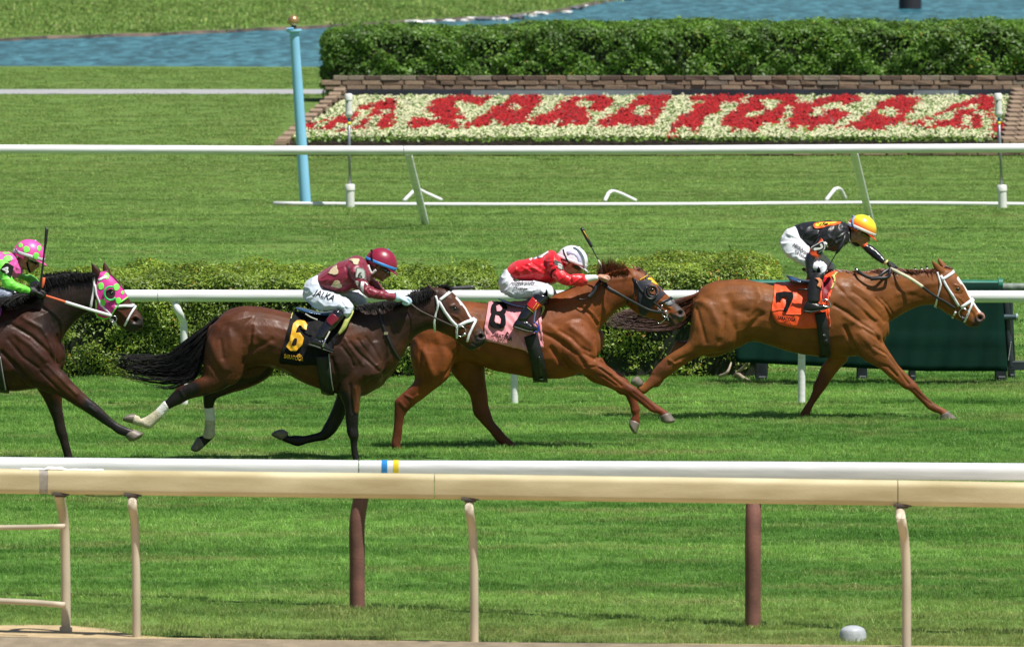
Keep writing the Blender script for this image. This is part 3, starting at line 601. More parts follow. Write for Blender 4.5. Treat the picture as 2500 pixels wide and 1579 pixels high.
def plants(sel, name, fc, fvar, lc, nf, nl, label):
    X = PL[sel]; Z = PZ[sel]; k = len(X); sz = rs.uniform(.85, 1.25, k); hh = rs.uniform(.14, .19, k)
    def dome(n, lo, r0):
        a = rs.uniform(0, 2 * np.pi, (k, n)); s = np.sqrt(rs.uniform(0, 1, (k, n))) * r0 * sz[:, None]
        zz = Z[:, None] + hh[:, None] * (1 - (s / (.17 * sz[:, None])) ** 2 * .65) * rs.uniform(lo, 1.06, (k, n))
        return np.stack([X[:, 0][:, None] + s * np.cos(a), X[:, 1][:, None] + s * np.sin(a), zz], 2).reshape(-1, 3)
    Pf = dome(nf, .80, .10); m = len(Pf); r = rs.uniform(.016, .027, m)
    O = np.array([(1, 0, 0), (0, 1, 0), (-1, 0, 0), (0, -1, 0), (0, 0, .9), (0, 0, -.7)])
    V = (Pf[:, None, :] + O[None] * r[:, None, None]).reshape(-1, 3); T = np.array([(0, 1, 4), (1, 2, 4), (2, 3, 4), (3, 0, 4), (1, 0, 5), (0, 3, 5)])
    Fc = (np.arange(m)[:, None, None] * 6 + T[None]).reshape(-1, 3)
    c = np.array(fc)[None] * rs.uniform(1 - fvar, 1 + fvar * .5, (m, 1)); o = mesh_np('petals', V, Fc, mflow, bed, smooth=False, col=np.repeat(c, 6, 0)); o['kind'] = 'stuff'; o['label'] = label
    Pl = dome(nl, .35, .12); m = len(Pl); nn = rs.normal(0, .5, (m, 3)) + np.array([0, -.2, .9]); nn /= np.linalg.norm(nn, axis=1)[:, None]
    a = np.cross(nn, rs.normal(0, 1, (m, 3))); a /= np.linalg.norm(a, axis=1)[:, None]; b = np.cross(nn, a); s = rs.uniform(.03, .055, (m, 1))
    V = np.stack([Pl - a * s, Pl + b * s * .7, Pl + a * s, Pl - b * s * .7], 1).reshape(-1, 3); c = np.array(lc)[None] * rs.uniform(.6, 1.3, (m, 1))
    o = mesh_np('leaves', V, np.arange(4 * m).reshape(-1, 4), mfl_leaf, bed, smooth=False, col=np.repeat(c, 4, 0)); o['kind'] = 'stuff'
plants(~isred, 'white', (.80, .80, .52), .35, (.15, .27, .04), 8, 13, 'cream white begonia flowers around the letters')
plants(isred, 'red', (.50, .004, .007), .5, (.10, .008, .008), 14, 6, 'red begonia flowers forming the letters')
msoil = mat('bed_soil', (.045, .033, .022), .95, var=.3, scale=8, bump=.6)
a0, b0 = bedx(YF); a1, b1 = bedx(YB)
mesh_np('soil', [(a0, YF, .2), (b0, YF, .2), (b1, YB, .385), (a1, YB, .385)], [(0, 1, 2, 3)], msoil, bed, smooth=False)
mboard = mat('dark_liner_board', (.022, .027, .04), .6, var=.4, scale=1.5)
mb = MB(); mb.box(((a1 + b1) / 2, YB + .05, .50), ((b1 - a1) / 2 + .1, .02, .15)); mb.build('liner_board', mboard, bed, smooth=False)
mgb = mat('grey_liner_board', (.20, .23, .25), .6, var=.25, scale=1.5)
for x0_, x1_ in ((1150, 1640), (2230, 2340)):
    p0 = P(x0_, 222, YB); p1 = P(x1_, 222, YB); mb = MB(); mb.box(((p0.x + p1.x) / 2, YB + .02, .53), ((p1.x - p0.x) / 2, .008, .10)); mb.build('liner_board', mgb, bed, smooth=False)
# brick walls
BR = [mat('brick_stone_%s' % n, c, .9, var=.35, scale=12, bump=.8, bscale=35) for n, c in (('tan', (.30, .215, .145)), ('brown', (.22, .152, .105)), ('dark', (.12, .082, .062)), ('greyish', (.22, .18, .135)))]
def brick_mesh(m, seed):
    random.seed(seed); bm = bmesh.new(); bmesh.ops.create_cube(bm, size=1)
    bmesh.ops.bevel(bm, geom=bm.edges[:], offset=.06, segments=1, affect='EDGES')
    for v in bm.verts: v.co += Vector([random.uniform(-.03, .03), random.uniform(-.03, .03), random.uniform(-.025, .025)])
    me = bpy.data.meshes.new('brick'); bm.to_mesh(me); bm.free(); me.materials.append(m); return me
BM = [[brick_mesh(m, 10 * i + j) for j in range(3)] for i, m in enumerate(BR)]
def brick(c, size, tone, parent, rz=0):
    o = bpy.data.objects.new('brick', BM[tone][random.randrange(3)]); COL.objects.link(o); o.parent = parent; o.matrix_parent_inverse = parent.matrix_world.inverted()
    o.location = c; o.scale = size; o.rotation_euler = (0, 0, rz); return o
random.seed(21)
wall = empty('brick_wall', (2.5, YB + .3, 0)); tag(wall, 'long low wall of brown split stone blocks between flower bed and tall hedge', 'wall')
xa, xb = a1 - .28, b1 + 1.2; zt = [.905, .815, .725]
mort = mat('wall_joint', (.06, .045, .035), .95)
mb = MB(); mb.box(((xa + xb) / 2, YB + .30, .44), ((xb - xa) / 2 - .03, .11, .44)); mb.build('backing', mort, wall, smooth=False)
for r_ in range(3):
    x = xa - (.15 if r_ % 2 else 0) - .08 * r_
    while x < xb:
        w = random.choice((.3, .38, .42)) * random.uniform(.9, 1.05)
        tone = random.choice((2, 2, 1, 3)) if r_ == 0 else random.choice((0, 0, 1, 1, 0, 3))
        brick((x + w / 2, YB + .25 + random.uniform(-.012, .012), zt[r_] - .045), (w - .016, .24, .080), tone, wall); x += w
fw = empty('bed_kerb', (2.5, YF - .2, 0)); tag(fw, 'low front kerb of stone blocks holding the flower bed', 'kerb')
mb = MB(); mb.box(((a0 + b0) / 2, YF - .08, .09), ((b0 - a0) / 2 + .1, .05, .09)); mb.build('backing', mort, fw, smooth=False)
for r_ in range(2):
    x = a0 - .35 - .1 * r_
    while x < b0 + .8:
        w = random.choice((.36, .42)); brick((x + w / 2, YF - .13 + random.uniform(-.01, .01), .14 - .085 * r_), (w - .016, .2, .078), random.choice((1, 2, 0, 1)), fw); x += w
brick((a0 - .12, YF - .1, .225), (.22, .24, .085), 0, fw); brick((b0 + .35, YF - .1, .225), (.4, .24, .085), 0, fw); brick((b0 + .8, YF - .1, .225), (.4, .24, .085), 0, fw)
def side_wall(sgn, label):
    root = empty('stepped_wall', ((a0 if sgn < 0 else b0), YF + 5, 0)); tag(root, label, 'wall')
    ns = 12
    for k in range(ns):
        t0 = k / ns; yc = YF + (YB - YF) * (k + .5) / ns; xi = bedx(yc)[0 if sgn < 0 else 1]
        ztop = .30 + t0 * .42; nb = 1 if sgn < 0 else 3
        for j in range(nb):
            for q in range(3): brick((xi + sgn * (.10 + .24 * j), yc - (YB - YF) / ns * .5 + .12 + q * .46, ztop - .045), (.22, .44, .085), random.choice((0, 1, 0)), root)
            for q in range(1, int(ztop / .09)):
                brick((xi + sgn * (.10 + .24 * j), yc - (YB - YF) / ns * .5 + .14, ztop - .045 - .09 * q), (.22, .44, .082), random.choice((1, 2, 1)), root)
side_wall(-1, 'stepped side wall of tan blocks at the left end of the bed'); side_wall(1, 'wide stepped side wall of tan blocks at the right end of the bed')

# ================= TARP-COVERED BARRIER =================
mtarp = mat('dark_green_tarp', (.001, .020, .013), .8, spec=.12, var=.16, scale=3, bump=.12, bscale=14); mteal = mat('teal_tarp_top', (.010, .14, .095), .5, var=.2, scale=4)
mfr = mat('dark_green_frame', (.016, .024, .03), .45, var=.4, scale=8); mworn = mat('worn_grey_green_tube', (.16, .20, .17), .6, var=.6, scale=9)
root = empty('covered_barrier', G(2130, 930)); tag(root, 'low barrier wrapped in a dark green tarpaulin behind the leading horse', 'barrier')
YT = 91.7
nx, nz = 60, 14; V = []
for j in range(nz + 1):
    for i in range(nx + 1):
        u = i / nx; v = j / nz; x = 1797 + (2446 - 1797) * u + (14 * v if i == nx else 0); yt = 690; yb = 884 + 22 * min(1, u * 1.4); yy = yt + (yb - yt) * v
        d = .022 * math.sin(u * 37 + v * 2) * v * (1 if u < .3 else .45) + .012 * math.sin(u * 90 + v * 5) * v + .02 * v + (.015 if v > .62 and v < .66 else 0)
        V.append(P(x, yy, YT - .05 - d - (.10 * v)))
Fc = [(j * (nx + 1) + i, j * (nx + 1) + i + 1, (j + 1) * (nx + 1) + i + 1, (j + 1) * (nx + 1) + i) for j in range(nz) for i in range(nx)]
mb = MB(); mb.add(V, Fc); o = mb.build('tarpaulin', mtarp, root); md = o.modifiers.new('thick', 'SOLIDIFY'); md.thickness = .006
mb = MB(); mb.tube([P(x, 697 + .8 * math.sin(x * .05), YT) for x in np.linspace(1797, 2442, 30)], .058, 14); mb.build('tarp_roll', mteal, root, sharp=60)
mb = MB(); mb.tube([P(2437, 693.5, YT), P(2448, 694, YT)], .062, 14); mb.build('tarp_roll', mteal, root, sharp=60)
mb = MB(); mb.tube([P(2440, 701, YT), P(2700, 701, YT)], .042, 14); mb.build('top_tube', mworn, root, sharp=60)
mb = MB(); mb.box(P(2580, 892, YT), ((2700 - 2460) / 2 / F * YT, .05, .045), bev=.006); mb.build('lower_bar', mfr, root, smooth=False)
mb = MB(); mb.tube([P(2452, 705, YT - .02), P(2468, 895, YT - .02)], .036, 12); mb.tube([P(2464, 705, YT + .25), P(2472, 895, YT + .25)], .03, 12); mb.build('end_post', mfr, root, sharp=60)
mb = MB(); mb.tube([P(2448, 774, YT - .07), P(2482, 774, YT - .07)], .029, 12); mb.build('latch_tube', mat('blue_grey_tube', (.03, .06, .075), .35), root, sharp=60)
mb = MB(); mb.tube([P(2480, 773, YT - .07), P(2485, 773, YT - .07)], .034, 12); mb.build('tube_end', mat('worn_metal', (.3, .38, .42), .4), root, sharp=60)
mb = MB(); mb.box(P(2466, 790, YT + .3), (.03, .02, .4)); mb.build('tarp_flap', mteal, root, smooth=False)
ch = empty('x', (0, 0, 0)); bpy.data.objects.remove(ch)
mb = MB()
for k in range(14):
    t_ = k / 13; p = P(2468 - 6 * t_, 836 + 42 * t_, YT - .09); mb.sphere(p, (.007, .007, .011), u=6, v=4)
mb.build('chain', mat('chain_steel', (.35, .36, .36), .4, metal=.8), root)
for x0_, x1_, yb in ((1845, 1873, 930), (2092, 2118, 929), (2219, 2236, 928), (2430, 2458, 930), (2462, 2478, 925)):
    g0 = G((x0_ + x1_) / 2, yb); w = (x1_ - x0_) / 2 / F * g0.y
    mb = MB(); mb.box(g0 + Vector((0, .1, .13)), (w, .08, .16), bev=.01); mb.box(g0 + Vector((w * .15, .1, .02)), (w * .75, .1, .03), bev=.01); mb.build('foot_block', mfr, root, smooth=False)
# ================= FIGURE ENGINE =================
from mathutils import noise as mnoise
def crom(st, sub=4):
    st = [np.array(s, float) for s in st]; out = []
    for i in range(len(st) - 1):
        p0 = st[max(i - 1, 0)]; p1 = st[i]; p2 = st[i + 1]; p3 = st[min(i + 2, len(st) - 1)]
        for k in range(sub):
            t = k / sub; out.append(.5 * ((2 * p1) + (p2 - p0) * t + (2 * p0 - 5 * p1 + 4 * p2 - p3) * t * t + (3 * p1 - p0 - 3 * p2 + p3) * t ** 3))
    out.append(st[-1]); return out
def loft(mb, key, st, Y0, sub=4, n=22, pw=2.25, shrink=0.0, yo=0.0):
    """st: (ax,ay,bx,by,halfwidth,depth offset) outline pairs of one limb, in order"""
    full = []; last = [.1, 0]
    for s in st:
        s = list(s)
        A = CP(key, s[0], s[1], Y0 + (s[5] if len(s) > 5 else last[1])); B = CP(key, s[2], s[3], Y0 + (s[5] if len(s) > 5 else last[1]))
        if len(s) > 5: last[1] = s[5]
        hw = s[4] if len(s) > 4 and s[4] else (A - B).length * .42
        c = (A + B) / 2; e = (A - B) / 2
        full.append((c.x, c.y + yo, c.z, e.x, e.z, hw))
    R = crom(full, sub); V = []; Fc = []
    for i, r in enumerate(R):
        c = Vector(r[:3]); e = Vector((r[3], 0, r[4])); L = e.length; e = e * max(.3, (L - shrink) / L) if L > 1e-6 else e; hw = max(.004, r[5] - shrink)
        for k in range(n):
            th = 2 * math.pi * k / n; ct, st_ = math.cos(th), math.sin(th)
            f = lambda q: math.copysign(abs(q) ** (2 / pw), q)
            V.append(c + e * f(ct) + Vector((0, hw * f(st_), 0)))
        if i:
            q = (i - 1) * n
            for k in range(n): Fc.append((q + k, q + (k + 1) % n, q + n + (k + 1) % n, q + n + k))
    # rounded caps
    for end, ids in ((0, list(range(n))), (1, list(range(len(V) - n, len(V))))):
        c = Vector((0, 0, 0))
        for i in ids: c += V[i]
        c /= n; r = sum((V[i] - c).length for i in ids) / n
        j = 0 if end == 0 else -1; a = Vector(R[j][:3]); b = Vector(R[1 if end == 0 else -2][:3]); d = (a - b).normalized() * r * .45
        base = len(V); 
        for i in ids: V.append(c + (V[i] - c) * .6 + d * .8)
        V.append(c + d); tip = len(V) - 1
        for k in range(n):
            Fc.append((ids[k], ids[(k + 1) % n], base + (k + 1) % n, base + k)); Fc.append((base + k, base + (k + 1) % n, tip))
    mb.add(V, Fc)
def remesh(mb, voxel, smooth=3, fac=.5):
    me = bpy.data.meshes.new('tmp'); me.from_pydata(mb.v, [], mb.f)
    bm = bmesh.new(); bm.from_mesh(me); bmesh.ops.recalc_face_normals(bm, faces=bm.faces); bm.to_mesh(me); bm.free()
    o = bpy.data.objects.new('tmp', me); COL.objects.link(o)
    m = o.modifiers.new('r', 'REMESH'); m.mode = 'VOXEL'; m.voxel_size = voxel; m.adaptivity = 0
    if smooth: s = o.modifiers.new('s', 'SMOOTH'); s.factor = fac; s.iterations = smooth
    dg = bpy.context.evaluated_depsgraph_get(); dg.update(); e = o.evaluated_get(dg); r = bpy.data.meshes.new_from_object(e)
    bpy.data.objects.remove(o); bpy.data.meshes.remove(me); return r
def co_of(me):
    a = np.empty(len(me.vertices) * 3, np.float32); me.vertices.foreach_get('co', a); return a.reshape(-1, 3)
def no_of(me):
    a = np.empty(len(me.vertices) * 3, np.float32); me.vertices.foreach_get('normal', a); return a.reshape(-1, 3)
def seg_dist(X, Z, pts):
    d = np.full(len(X), 1e9)
    for (x1, z1), (x2, z2) in zip(pts[:-1], pts[1:]):
        dx, dz = x2 - x1, z2 - z1; L = dx * dx + dz * dz + 1e-9; t = np.clip(((X - x1) * dx + (Z - z1) * dz) / L, 0, 1)
        d = np.minimum(d, np.hypot(X - x1 - t * dx, Z - z1 - t * dz))
    return d
def w2(key, pts, Y0): return [(CP(key, x, y, Y0).x, CP(key, x, y, Y0).z) for x, y in pts]
def sculpt(me, Y0, marks, noise=.0):
    """marks: (key, points, width, amplitude): ridges (+) and grooves (-) along the muscles"""
    Vv = co_of(me); N = no_of(me); d = np.zeros(len(Vv))
    for key, pts, w, a in marks:
        D = seg_dist(Vv[:, 0], Vv[:, 2], w2(key, pts, Y0)); d += 1.25 * a * np.exp(-(D / w) ** 2) * np.clip(np.abs(N[:, 1]) * 1.6, 0, 1)
    if noise: d += noise * (np.sin(Vv[:, 0] * 31 + Vv[:, 2] * 17) * np.sin(Vv[:, 2] * 29 - Vv[:, 0] * 11 + Vv[:, 1] * 9))
    Vv = Vv + N * d[:, None]; me.vertices.foreach_set('co', Vv.astype(np.float32).ravel()); me.update()
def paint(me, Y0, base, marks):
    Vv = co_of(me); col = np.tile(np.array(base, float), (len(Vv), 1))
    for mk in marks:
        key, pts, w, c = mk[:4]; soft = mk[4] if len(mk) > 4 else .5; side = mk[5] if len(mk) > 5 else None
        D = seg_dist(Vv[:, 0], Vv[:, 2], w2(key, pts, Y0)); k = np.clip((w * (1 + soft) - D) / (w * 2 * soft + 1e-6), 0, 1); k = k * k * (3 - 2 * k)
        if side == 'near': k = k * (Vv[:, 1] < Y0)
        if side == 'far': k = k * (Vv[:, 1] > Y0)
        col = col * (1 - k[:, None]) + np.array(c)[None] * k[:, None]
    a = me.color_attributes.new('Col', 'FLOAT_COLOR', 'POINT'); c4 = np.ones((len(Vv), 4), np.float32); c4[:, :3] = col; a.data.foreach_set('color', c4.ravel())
def finish(me, name, m, parent):
    me.name = name; me.materials.clear(); me.materials.append(m); me.polygons.foreach_set('use_smooth', np.ones(len(me.polygons), bool))
    return link(bpy.data.objects.new(name, me), parent)
def bvh_of(me): return BVHTree.FromPolygons([v.co for v in me.vertices], [p.vertices for p in me.polygons])
def hit(bvh, p, off, side=-1, ymax=3):
    """point p (x,?,z) dropped sideways on to the body; side -1 = camera side"""
    o = Vector((p.x, p.y + side * ymax, p.z)); h, nrm, i, d = bvh.ray_cast(o, Vector((0, -side, 0)))
    if h is None:
        h, nrm, i, d = bvh.find_nearest(p); 
        return h + nrm * off
    return h + Vector((nrm.x * .5, nrm.y, nrm.z * .5)).normalized() * off
def patch(name, key, poly, Y0, bvh, off, m, parent, grid=.012, hole=None, thick=.0015, yref=None):
    """a printed or sewn shape lying on a surface"""
    pts = [CP(key, x, y, yref if yref else Y0) for x, y in poly]
    from mathutils.geometry import tessellate_polygon
    bm = bmesh.new(); vs = [bm.verts.new((p.x, 0, p.z)) for p in pts]
    for tri in tessellate_polygon([[Vector((p.x, p.z, 0)) for p in pts]]): bm.faces.new([vs[i] for i in tri])
    return _drop(name, bm, Y0, bvh, off, m, parent, grid, thick)
def _drop(name, bm, Y0, bvh, off, m, parent, grid, thick):
    xs_ = [v.co.x for v in bm.verts]; zs_ = [v.co.z for v in bm.verts]
    for ax, lo, hi in ((0, min(xs_), max(xs_)), (2, min(zs_), max(zs_))):
        q = lo + grid
        while q < hi:
            nrm = Vector((1, 0, 0)) if ax == 0 else Vector((0, 0, 1)); bmesh.ops.bisect_plane(bm, geom=bm.verts[:] + bm.edges[:] + bm.faces[:], plane_co=nrm * q, plane_no=nrm); q += grid
    for v in bm.verts:
        if bvh is None: v.co = Vector((v.co.x, off, v.co.z)); continue
        o_ = Vector((v.co.x, Y0 - 3, v.co.z)); h, nrm, i_, d_ = bvh.ray_cast(o_, Vector((0, 1, 0)))
        if h is None: h, nrm, i_, d_ = bvh.find_nearest(Vector((v.co.x, Y0 - .1, v.co.z))); v.co = h + nrm * off
        else: v.co = h + Vector((0, -off, 0)) + nrm * off * .25
    bmesh.ops.recalc_face_normals(bm, faces=bm.faces)
    me = bpy.data.meshes.new(name); bm.to_mesh(me); bm.free(); me.materials.append(m); me.polygons.foreach_set('use_smooth', np.ones(len(me.polygons), bool))
    o = link(bpy.data.objects.new(name, me), parent)
    if thick: md = o.modifiers.new('thick', 'SOLIDIFY'); md.thickness = thick; md.offset = 0
    return o
def plate(name, key, poly, Y, m, parent, thick=.006):
    '''stiff flat plate facing sideways at its own depth'''
    from mathutils.geometry import tessellate_polygon
    pts = [CP(key, x, y, Y) for x, y in poly]; n = len(pts)
    V = [p + Vector((0, -thick / 2, 0)) for p in pts] + [p + Vector((0, thick / 2, 0)) for p in pts]
    T = tessellate_polygon([[Vector((p.x, p.z, 0)) for p in pts]])
    Fc = [tuple(t) for t in T] + [tuple(i + n for i in t)[::-1] for t in T] + [(i, (i + 1) % n, n + (i + 1) % n, n + i) for i in range(n)]
    mb = MB(); mb.add(V, Fc); return mb.build(name, m, parent, smooth=False)
def face_y(key, poly, Y0, bvh, q=.3):
    ys = sorted(hit(bvh, CP(key, x, y, Y0), 0).y for x, y in poly); return ys[int(len(ys) * q)]
def lettering(name, txt, key, org, right, up, Y0, bvh, off, m, parent, bold=.0, grid=.015, shear=0):
    """txt between org (baseline left, px) and org+right; letter height vector up (px)"""
    cu = bpy.data.curves.new('t', 'FONT'); cu.body = txt; cu.size = 1; cu.offset = bold; cu.shear = shear; cu.resolution_u = 3
    o = bpy.data.objects.new('t', cu); COL.objects.link(o); dg = bpy.context.evaluated_depsgraph_get(); dg.update(); me = bpy.data.meshes.new_from_object(o.evaluated_get(dg)); bpy.data.objects.remove(o)
    c = co_of(me); x0, x1 = c[:, 0].min(), c[:, 0].max(); y0, y1 = 0, .72
    A = CP(key, *org, Y0); Rr = CP(key, org[0] + right[0], org[1] + right[1], Y0) - A; U = CP(key, org[0] + up[0], org[1] + up[1], Y0) - A
    bm = bmesh.new(); bm.from_mesh(me)
    for v in bm.verts:
        p = A + Rr * ((v.co.x - x0) / (x1 - x0)) + U * (v.co.y / y1); v.co = Vector((p.x, 0, p.z))
    bpy.data.meshes.remove(me)
    return _drop(name, bm, Y0, bvh, off, m, parent, grid, .001)
def strap(name, key, pts, w, Y0, bvh, off, m, parent, both=True, thick=.006, wrap=False):
    """flat leather/web strap lying on the body; mirrored on the far side when both"""
    L = [Vector((CP(key, x, y, Y0).x, 0, CP(key, x, y, Y0).z)) for x, y in pts]
    Q = [L[0]]
    for a, b in zip(L[:-1], L[1:]):
        k = max(1, int((b - a).length / .02)); Q += [a.lerp(b, (i + 1) / k) for i in range(k)]
    mb = MB()
    for side in ((-1, 1) if both else (-1,)):
        V = []; Fc = []
        for i, p in enumerate(Q):
            d = (Q[min(i + 1, len(Q) - 1)] - Q[max(i - 1, 0)]).normalized(); s = Vector((-d.z, 0, d.x)) * w / 2
            for q in (-1, 0, 1):
                h = hit(bvh, Vector((p.x, Y0, p.z)) + s * q, off, side); V.append(h)
        for i in range(len(Q) - 1):
            for q in range(2):
                f = (3 * i + q, 3 * i + q + 1, 3 * i + 4 + q, 3 * i + 3 + q); Fc.append(f if side < 0 else f[::-1])
        mb.add(V, Fc)
    if wrap and both:
        h_ = len(mb.v) // 2; e_ = h_ - 3
        for q in range(2): mb.f.append((e_ + q, e_ + q + 1, h_ + e_ + q + 1, h_ + e_ + q))
    o = mb.build(name, m, parent); md = o.modifiers.new('thick', 'SOLIDIFY'); md.thickness = thick; md.offset = 1; return o
def cloth(name, key, cols, Y0, bvh, off, m, parent, rows=26, wr=.006, thick=.006, seed=0, flap=0):
    """saddle cloth: columns (topx,topy,botx,boty) from the spine down the near side, mirrored on the far side"""
    C_ = crom(cols, 8); V = []; nc = len(C_)
    for c in C_:
        T = CP(key, c[0], c[1], Y0); B = CP(key, c[2], c[3], Y0); line = []
        for side in (-1, 1):
            seq = []
            for r in range(rows):
                v = math.sin(r / (rows - 1) * math.pi / 2) * .985
                p = Vector((B.x + (T.x - B.x) * v, Y0, B.z + (T.z - B.z) * v)); low = 1 - v
                nz_ = mnoise.noise(Vector((p.x * 13 + p.z * 9 + seed, p.z * 5 - p.x * 3, side * 3))); n2_ = mnoise.noise(Vector((p.x * 24 - p.z * 6, p.z * 11 + seed, side))); wv = wr * (2.2 * (1 - abs(nz_) * 3) + 1.2 * n2_) * (.25 + low)
                h = hit(bvh, p, off + wv * .6 + wr + flap * low ** 3, side); seq.append(h)
            line.append(seq)
        rid = bvh.find_nearest(Vector((T.x, Y0, T.z + .05)))[0] + Vector((0, 0, off + wr))
        V += line[0] + [rid] + line[1][::-1]
    w = 2 * rows + 1; Fc = [(i * w + j, i * w + j + 1, (i + 1) * w + j + 1, (i + 1) * w + j) for i in range(nc - 1) for j in range(w - 1)]
    mb = MB(); mb.add(V, Fc); o = mb.build(name, m, parent); md = o.modifiers.new('thick', 'SOLIDIFY'); md.thickness = thick; md.offset = -1
    return o, bvh_of(o.data)
def hair(name, key, G1, G2, Y0, n, m, parent, hw=.03, w=.006, seed=0, cut=(.75, 1.0), wav=.01, core=True, yo=0, colr=None, root_w=None):
    """hair strands between two guide lines"""
    rs = np.random.RandomState(seed); A = np.array([tuple(CP(key, x, y, Y0)) for x, y in G1]); B = np.array([tuple(CP(key, x, y, Y0)) for x, y in G2])
    def cr(Q, t):
        t = t * (len(Q) - 1); i = int(min(t, len(Q) - 1.001)); f = t - i; p0, p1, p2, p3 = Q[max(i - 1, 0)], Q[i], Q[i + 1], Q[min(i + 2, len(Q) - 1)]
        return .5 * ((2 * p1) + (p2 - p0) * f + (2 * p0 - 5 * p1 + 4 * p2 - p3) * f * f + (3 * p1 - p0 - 3 * p2 + p3) * f ** 3)
    mb = MB(); V = []; Fc = []; ns = 12
    for k in range(n):
        u = rs.uniform(); L = rs.uniform(*cut); ph, fr = rs.uniform(0, 6.28), rs.uniform(5, 11); dy = rs.normal(0, hw); s0 = rs.uniform(0, .12); ww = w * rs.uniform(.5, 1.3); am = wav * rs.uniform(.3, 1.4)
        for i in range(ns + 1):
            t = s0 + (L - s0) * i / ns; p = cr(A, t) * (1 - u) + cr(B, t) * u; p = p + np.array([am * math.sin(fr * t + ph) * t, dy * min(1, t * 3 + .3) + yo + am * .7 * math.cos(fr * t * 1.3 + ph) * t, am * math.cos(fr * t + ph) * t])
            r = ww * (1 - i / ns) ** .6 + .0006
            for a in (0, 2.1, 4.2): V.append((p[0] + r * .3 * math.cos(a), p[1] + r * math.cos(a), p[2] + r * math.sin(a)))
            if i:
                b = len(V) - 6
                for q in range(3): Fc.append((b + q, b + (q + 1) % 3, b + 3 + (q + 1) % 3, b + 3 + q))
    mb.add(V, Fc)
    if core:
        ce = []; 
        for i in range(9):
            t = i / 8 * .8; a = cr(A, t); b = cr(B, t); c = (a + b) / 2; r = max(.004, np.linalg.norm(a - b) * .24 * (1 - t * .8)); ce.append((Vector(c) + Vector((0, yo, 0)), r))
        mb.tube([c for c, r in ce], [r for c, r in ce], 12)
    return mb.build(name, m, parent)
def rein(name, pts, r, m, parent, flat=1.0, sub=5, n=8):
    mb = MB(); mb.tube([CP(k, x, y, Y) for k, x, y, Y in pts], r, n, sub=sub, sq=flat); return mb.build(name, m, parent)
def ring(name, c, R, r, m, parent, n=20, tilt=0):
    mb = MB(); pts = [c + Vector((R * math.cos(a), tilt * math.cos(a), R * math.sin(a))) for a in np.linspace(0, 2 * math.pi, n + 1)]; mb.tube(pts, r, 6, caps=False); return mb.build(name, m, parent)

def coat_mat(name, rough=.52):
    m = bpy.data.materials.new(name); m.use_nodes = True; t = m.node_tree; b = t.nodes['Principled BSDF']
    tc = nd(t, 'ShaderNodeTexCoord'); at = nd(t, 'ShaderNodeAttribute', attribute_name='Col')
    n = nd(t, 'ShaderNodeTexNoise'); n.inputs['Scale'].default_value = 5; n.inputs['Detail'].default_value = 6; t.links.new(tc.outputs['Object'], n.inputs[0])
    r = nd(t, 'ShaderNodeMapRange'); r.inputs[1].default_value = .3; r.inputs[2].default_value = .7; r.inputs[3].default_value = .68; r.inputs[4].default_value = 1.3; t.links.new(n.outputs[0], r.inputs[0])
    mx = nd(t, 'ShaderNodeMix', data_type='RGBA', blend_type='MULTIPLY'); mx.inputs[0].default_value = 1; t.links.new(at.outputs['Color'], mx.inputs[6]); t.links.new(r.outputs[0], mx.inputs[7])
    t.links.new(mx.outputs[2], b.inputs['Base Color']); b.inputs['Specular IOR Level'].default_value = .30
    n3 = nd(t, 'ShaderNodeTexNoise'); n3.inputs['Scale'].default_value = 14; n3.inputs['Detail'].default_value = 4; t.links.new(tc.outputs['Object'], n3.inputs[0])
    r3 = nd(t, 'ShaderNodeMapRange'); r3.inputs[1].default_value = .35; r3.inputs[2].default_value = .65; r3.inputs[3].default_value = rough - .08; r3.inputs[4].default_value = rough + .14; t.links.new(n3.outputs[0], r3.inputs[0]); t.links.new(r3.outputs[0], b.inputs['Roughness'])
    n2 = nd(t, 'ShaderNodeTexNoise'); n2.inputs['Scale'].default_value = 60; n2.inputs['Detail'].default_value = 3; mp = nd(t, 'ShaderNodeMapping'); mp.inputs['Scale'].default_value = (1, 1, .35); t.links.new(tc.outputs['Object'], mp.inputs[0]); t.links.new(mp.outputs[0], n2.inputs[0])
    n4 = nd(t, 'ShaderNodeTexNoise'); n4.inputs['Scale'].default_value = 13; n4.inputs['Detail'].default_value = 2; n4.inputs['Distortion'].default_value = 1; t.links.new(tc.outputs['Object'], n4.inputs[0])
    bp = nd(t, 'ShaderNodeBump'); bp.inputs['Strength'].default_value = .3; bp.inputs['Distance'].default_value = .006; t.links.new(n2.outputs[0], bp.inputs['Height'])
    b2 = nd(t, 'ShaderNodeBump'); b2.inputs['Strength'].default_value = .10; b2.inputs['Distance'].default_value = .03; t.links.new(n4.outputs[0], b2.inputs['Height']); t.links.new(bp.outputs[0], b2.inputs['Normal']); t.links.new(b2.outputs[0], b.inputs['Normal'])
    return m
M_coat = coat_mat('horse_coat'); M_coat_wet = coat_mat('sweating_horse_coat', .46)
m_hoof = mat('hoof_horn', (.16, .135, .11), .5, var=.4, scale=20, stretch=(1, 1, .3)); m_shoe = mat('horseshoe', (.55, .56, .58), .3, metal=.8)
m_eye = mat('horse_eye', (.008, .005, .004), .08, coat=.6); m_nostril = mat('dark_hollow', (.006, .004, .004), .9)
m_white_tack = mat('white_tack', (.80, .80, .84), .4, var=.06); m_blk_tack = mat('black_tack', (.014, .014, .017), .42, var=.3); m_steel = mat('bit_steel', (.6, .6, .6), .22, metal=1)
m_elastic = mat('black_girth_web', (.010, .010, .012), .55, var=.4, scale=40)
m_saddle_blue = mat('blue_saddle_seat', (.025, .085, .20), .25, coat=.5); m_pad = mat('yellow_foam_pad', (.52, .54, .16), .7, var=.2, scale=40)
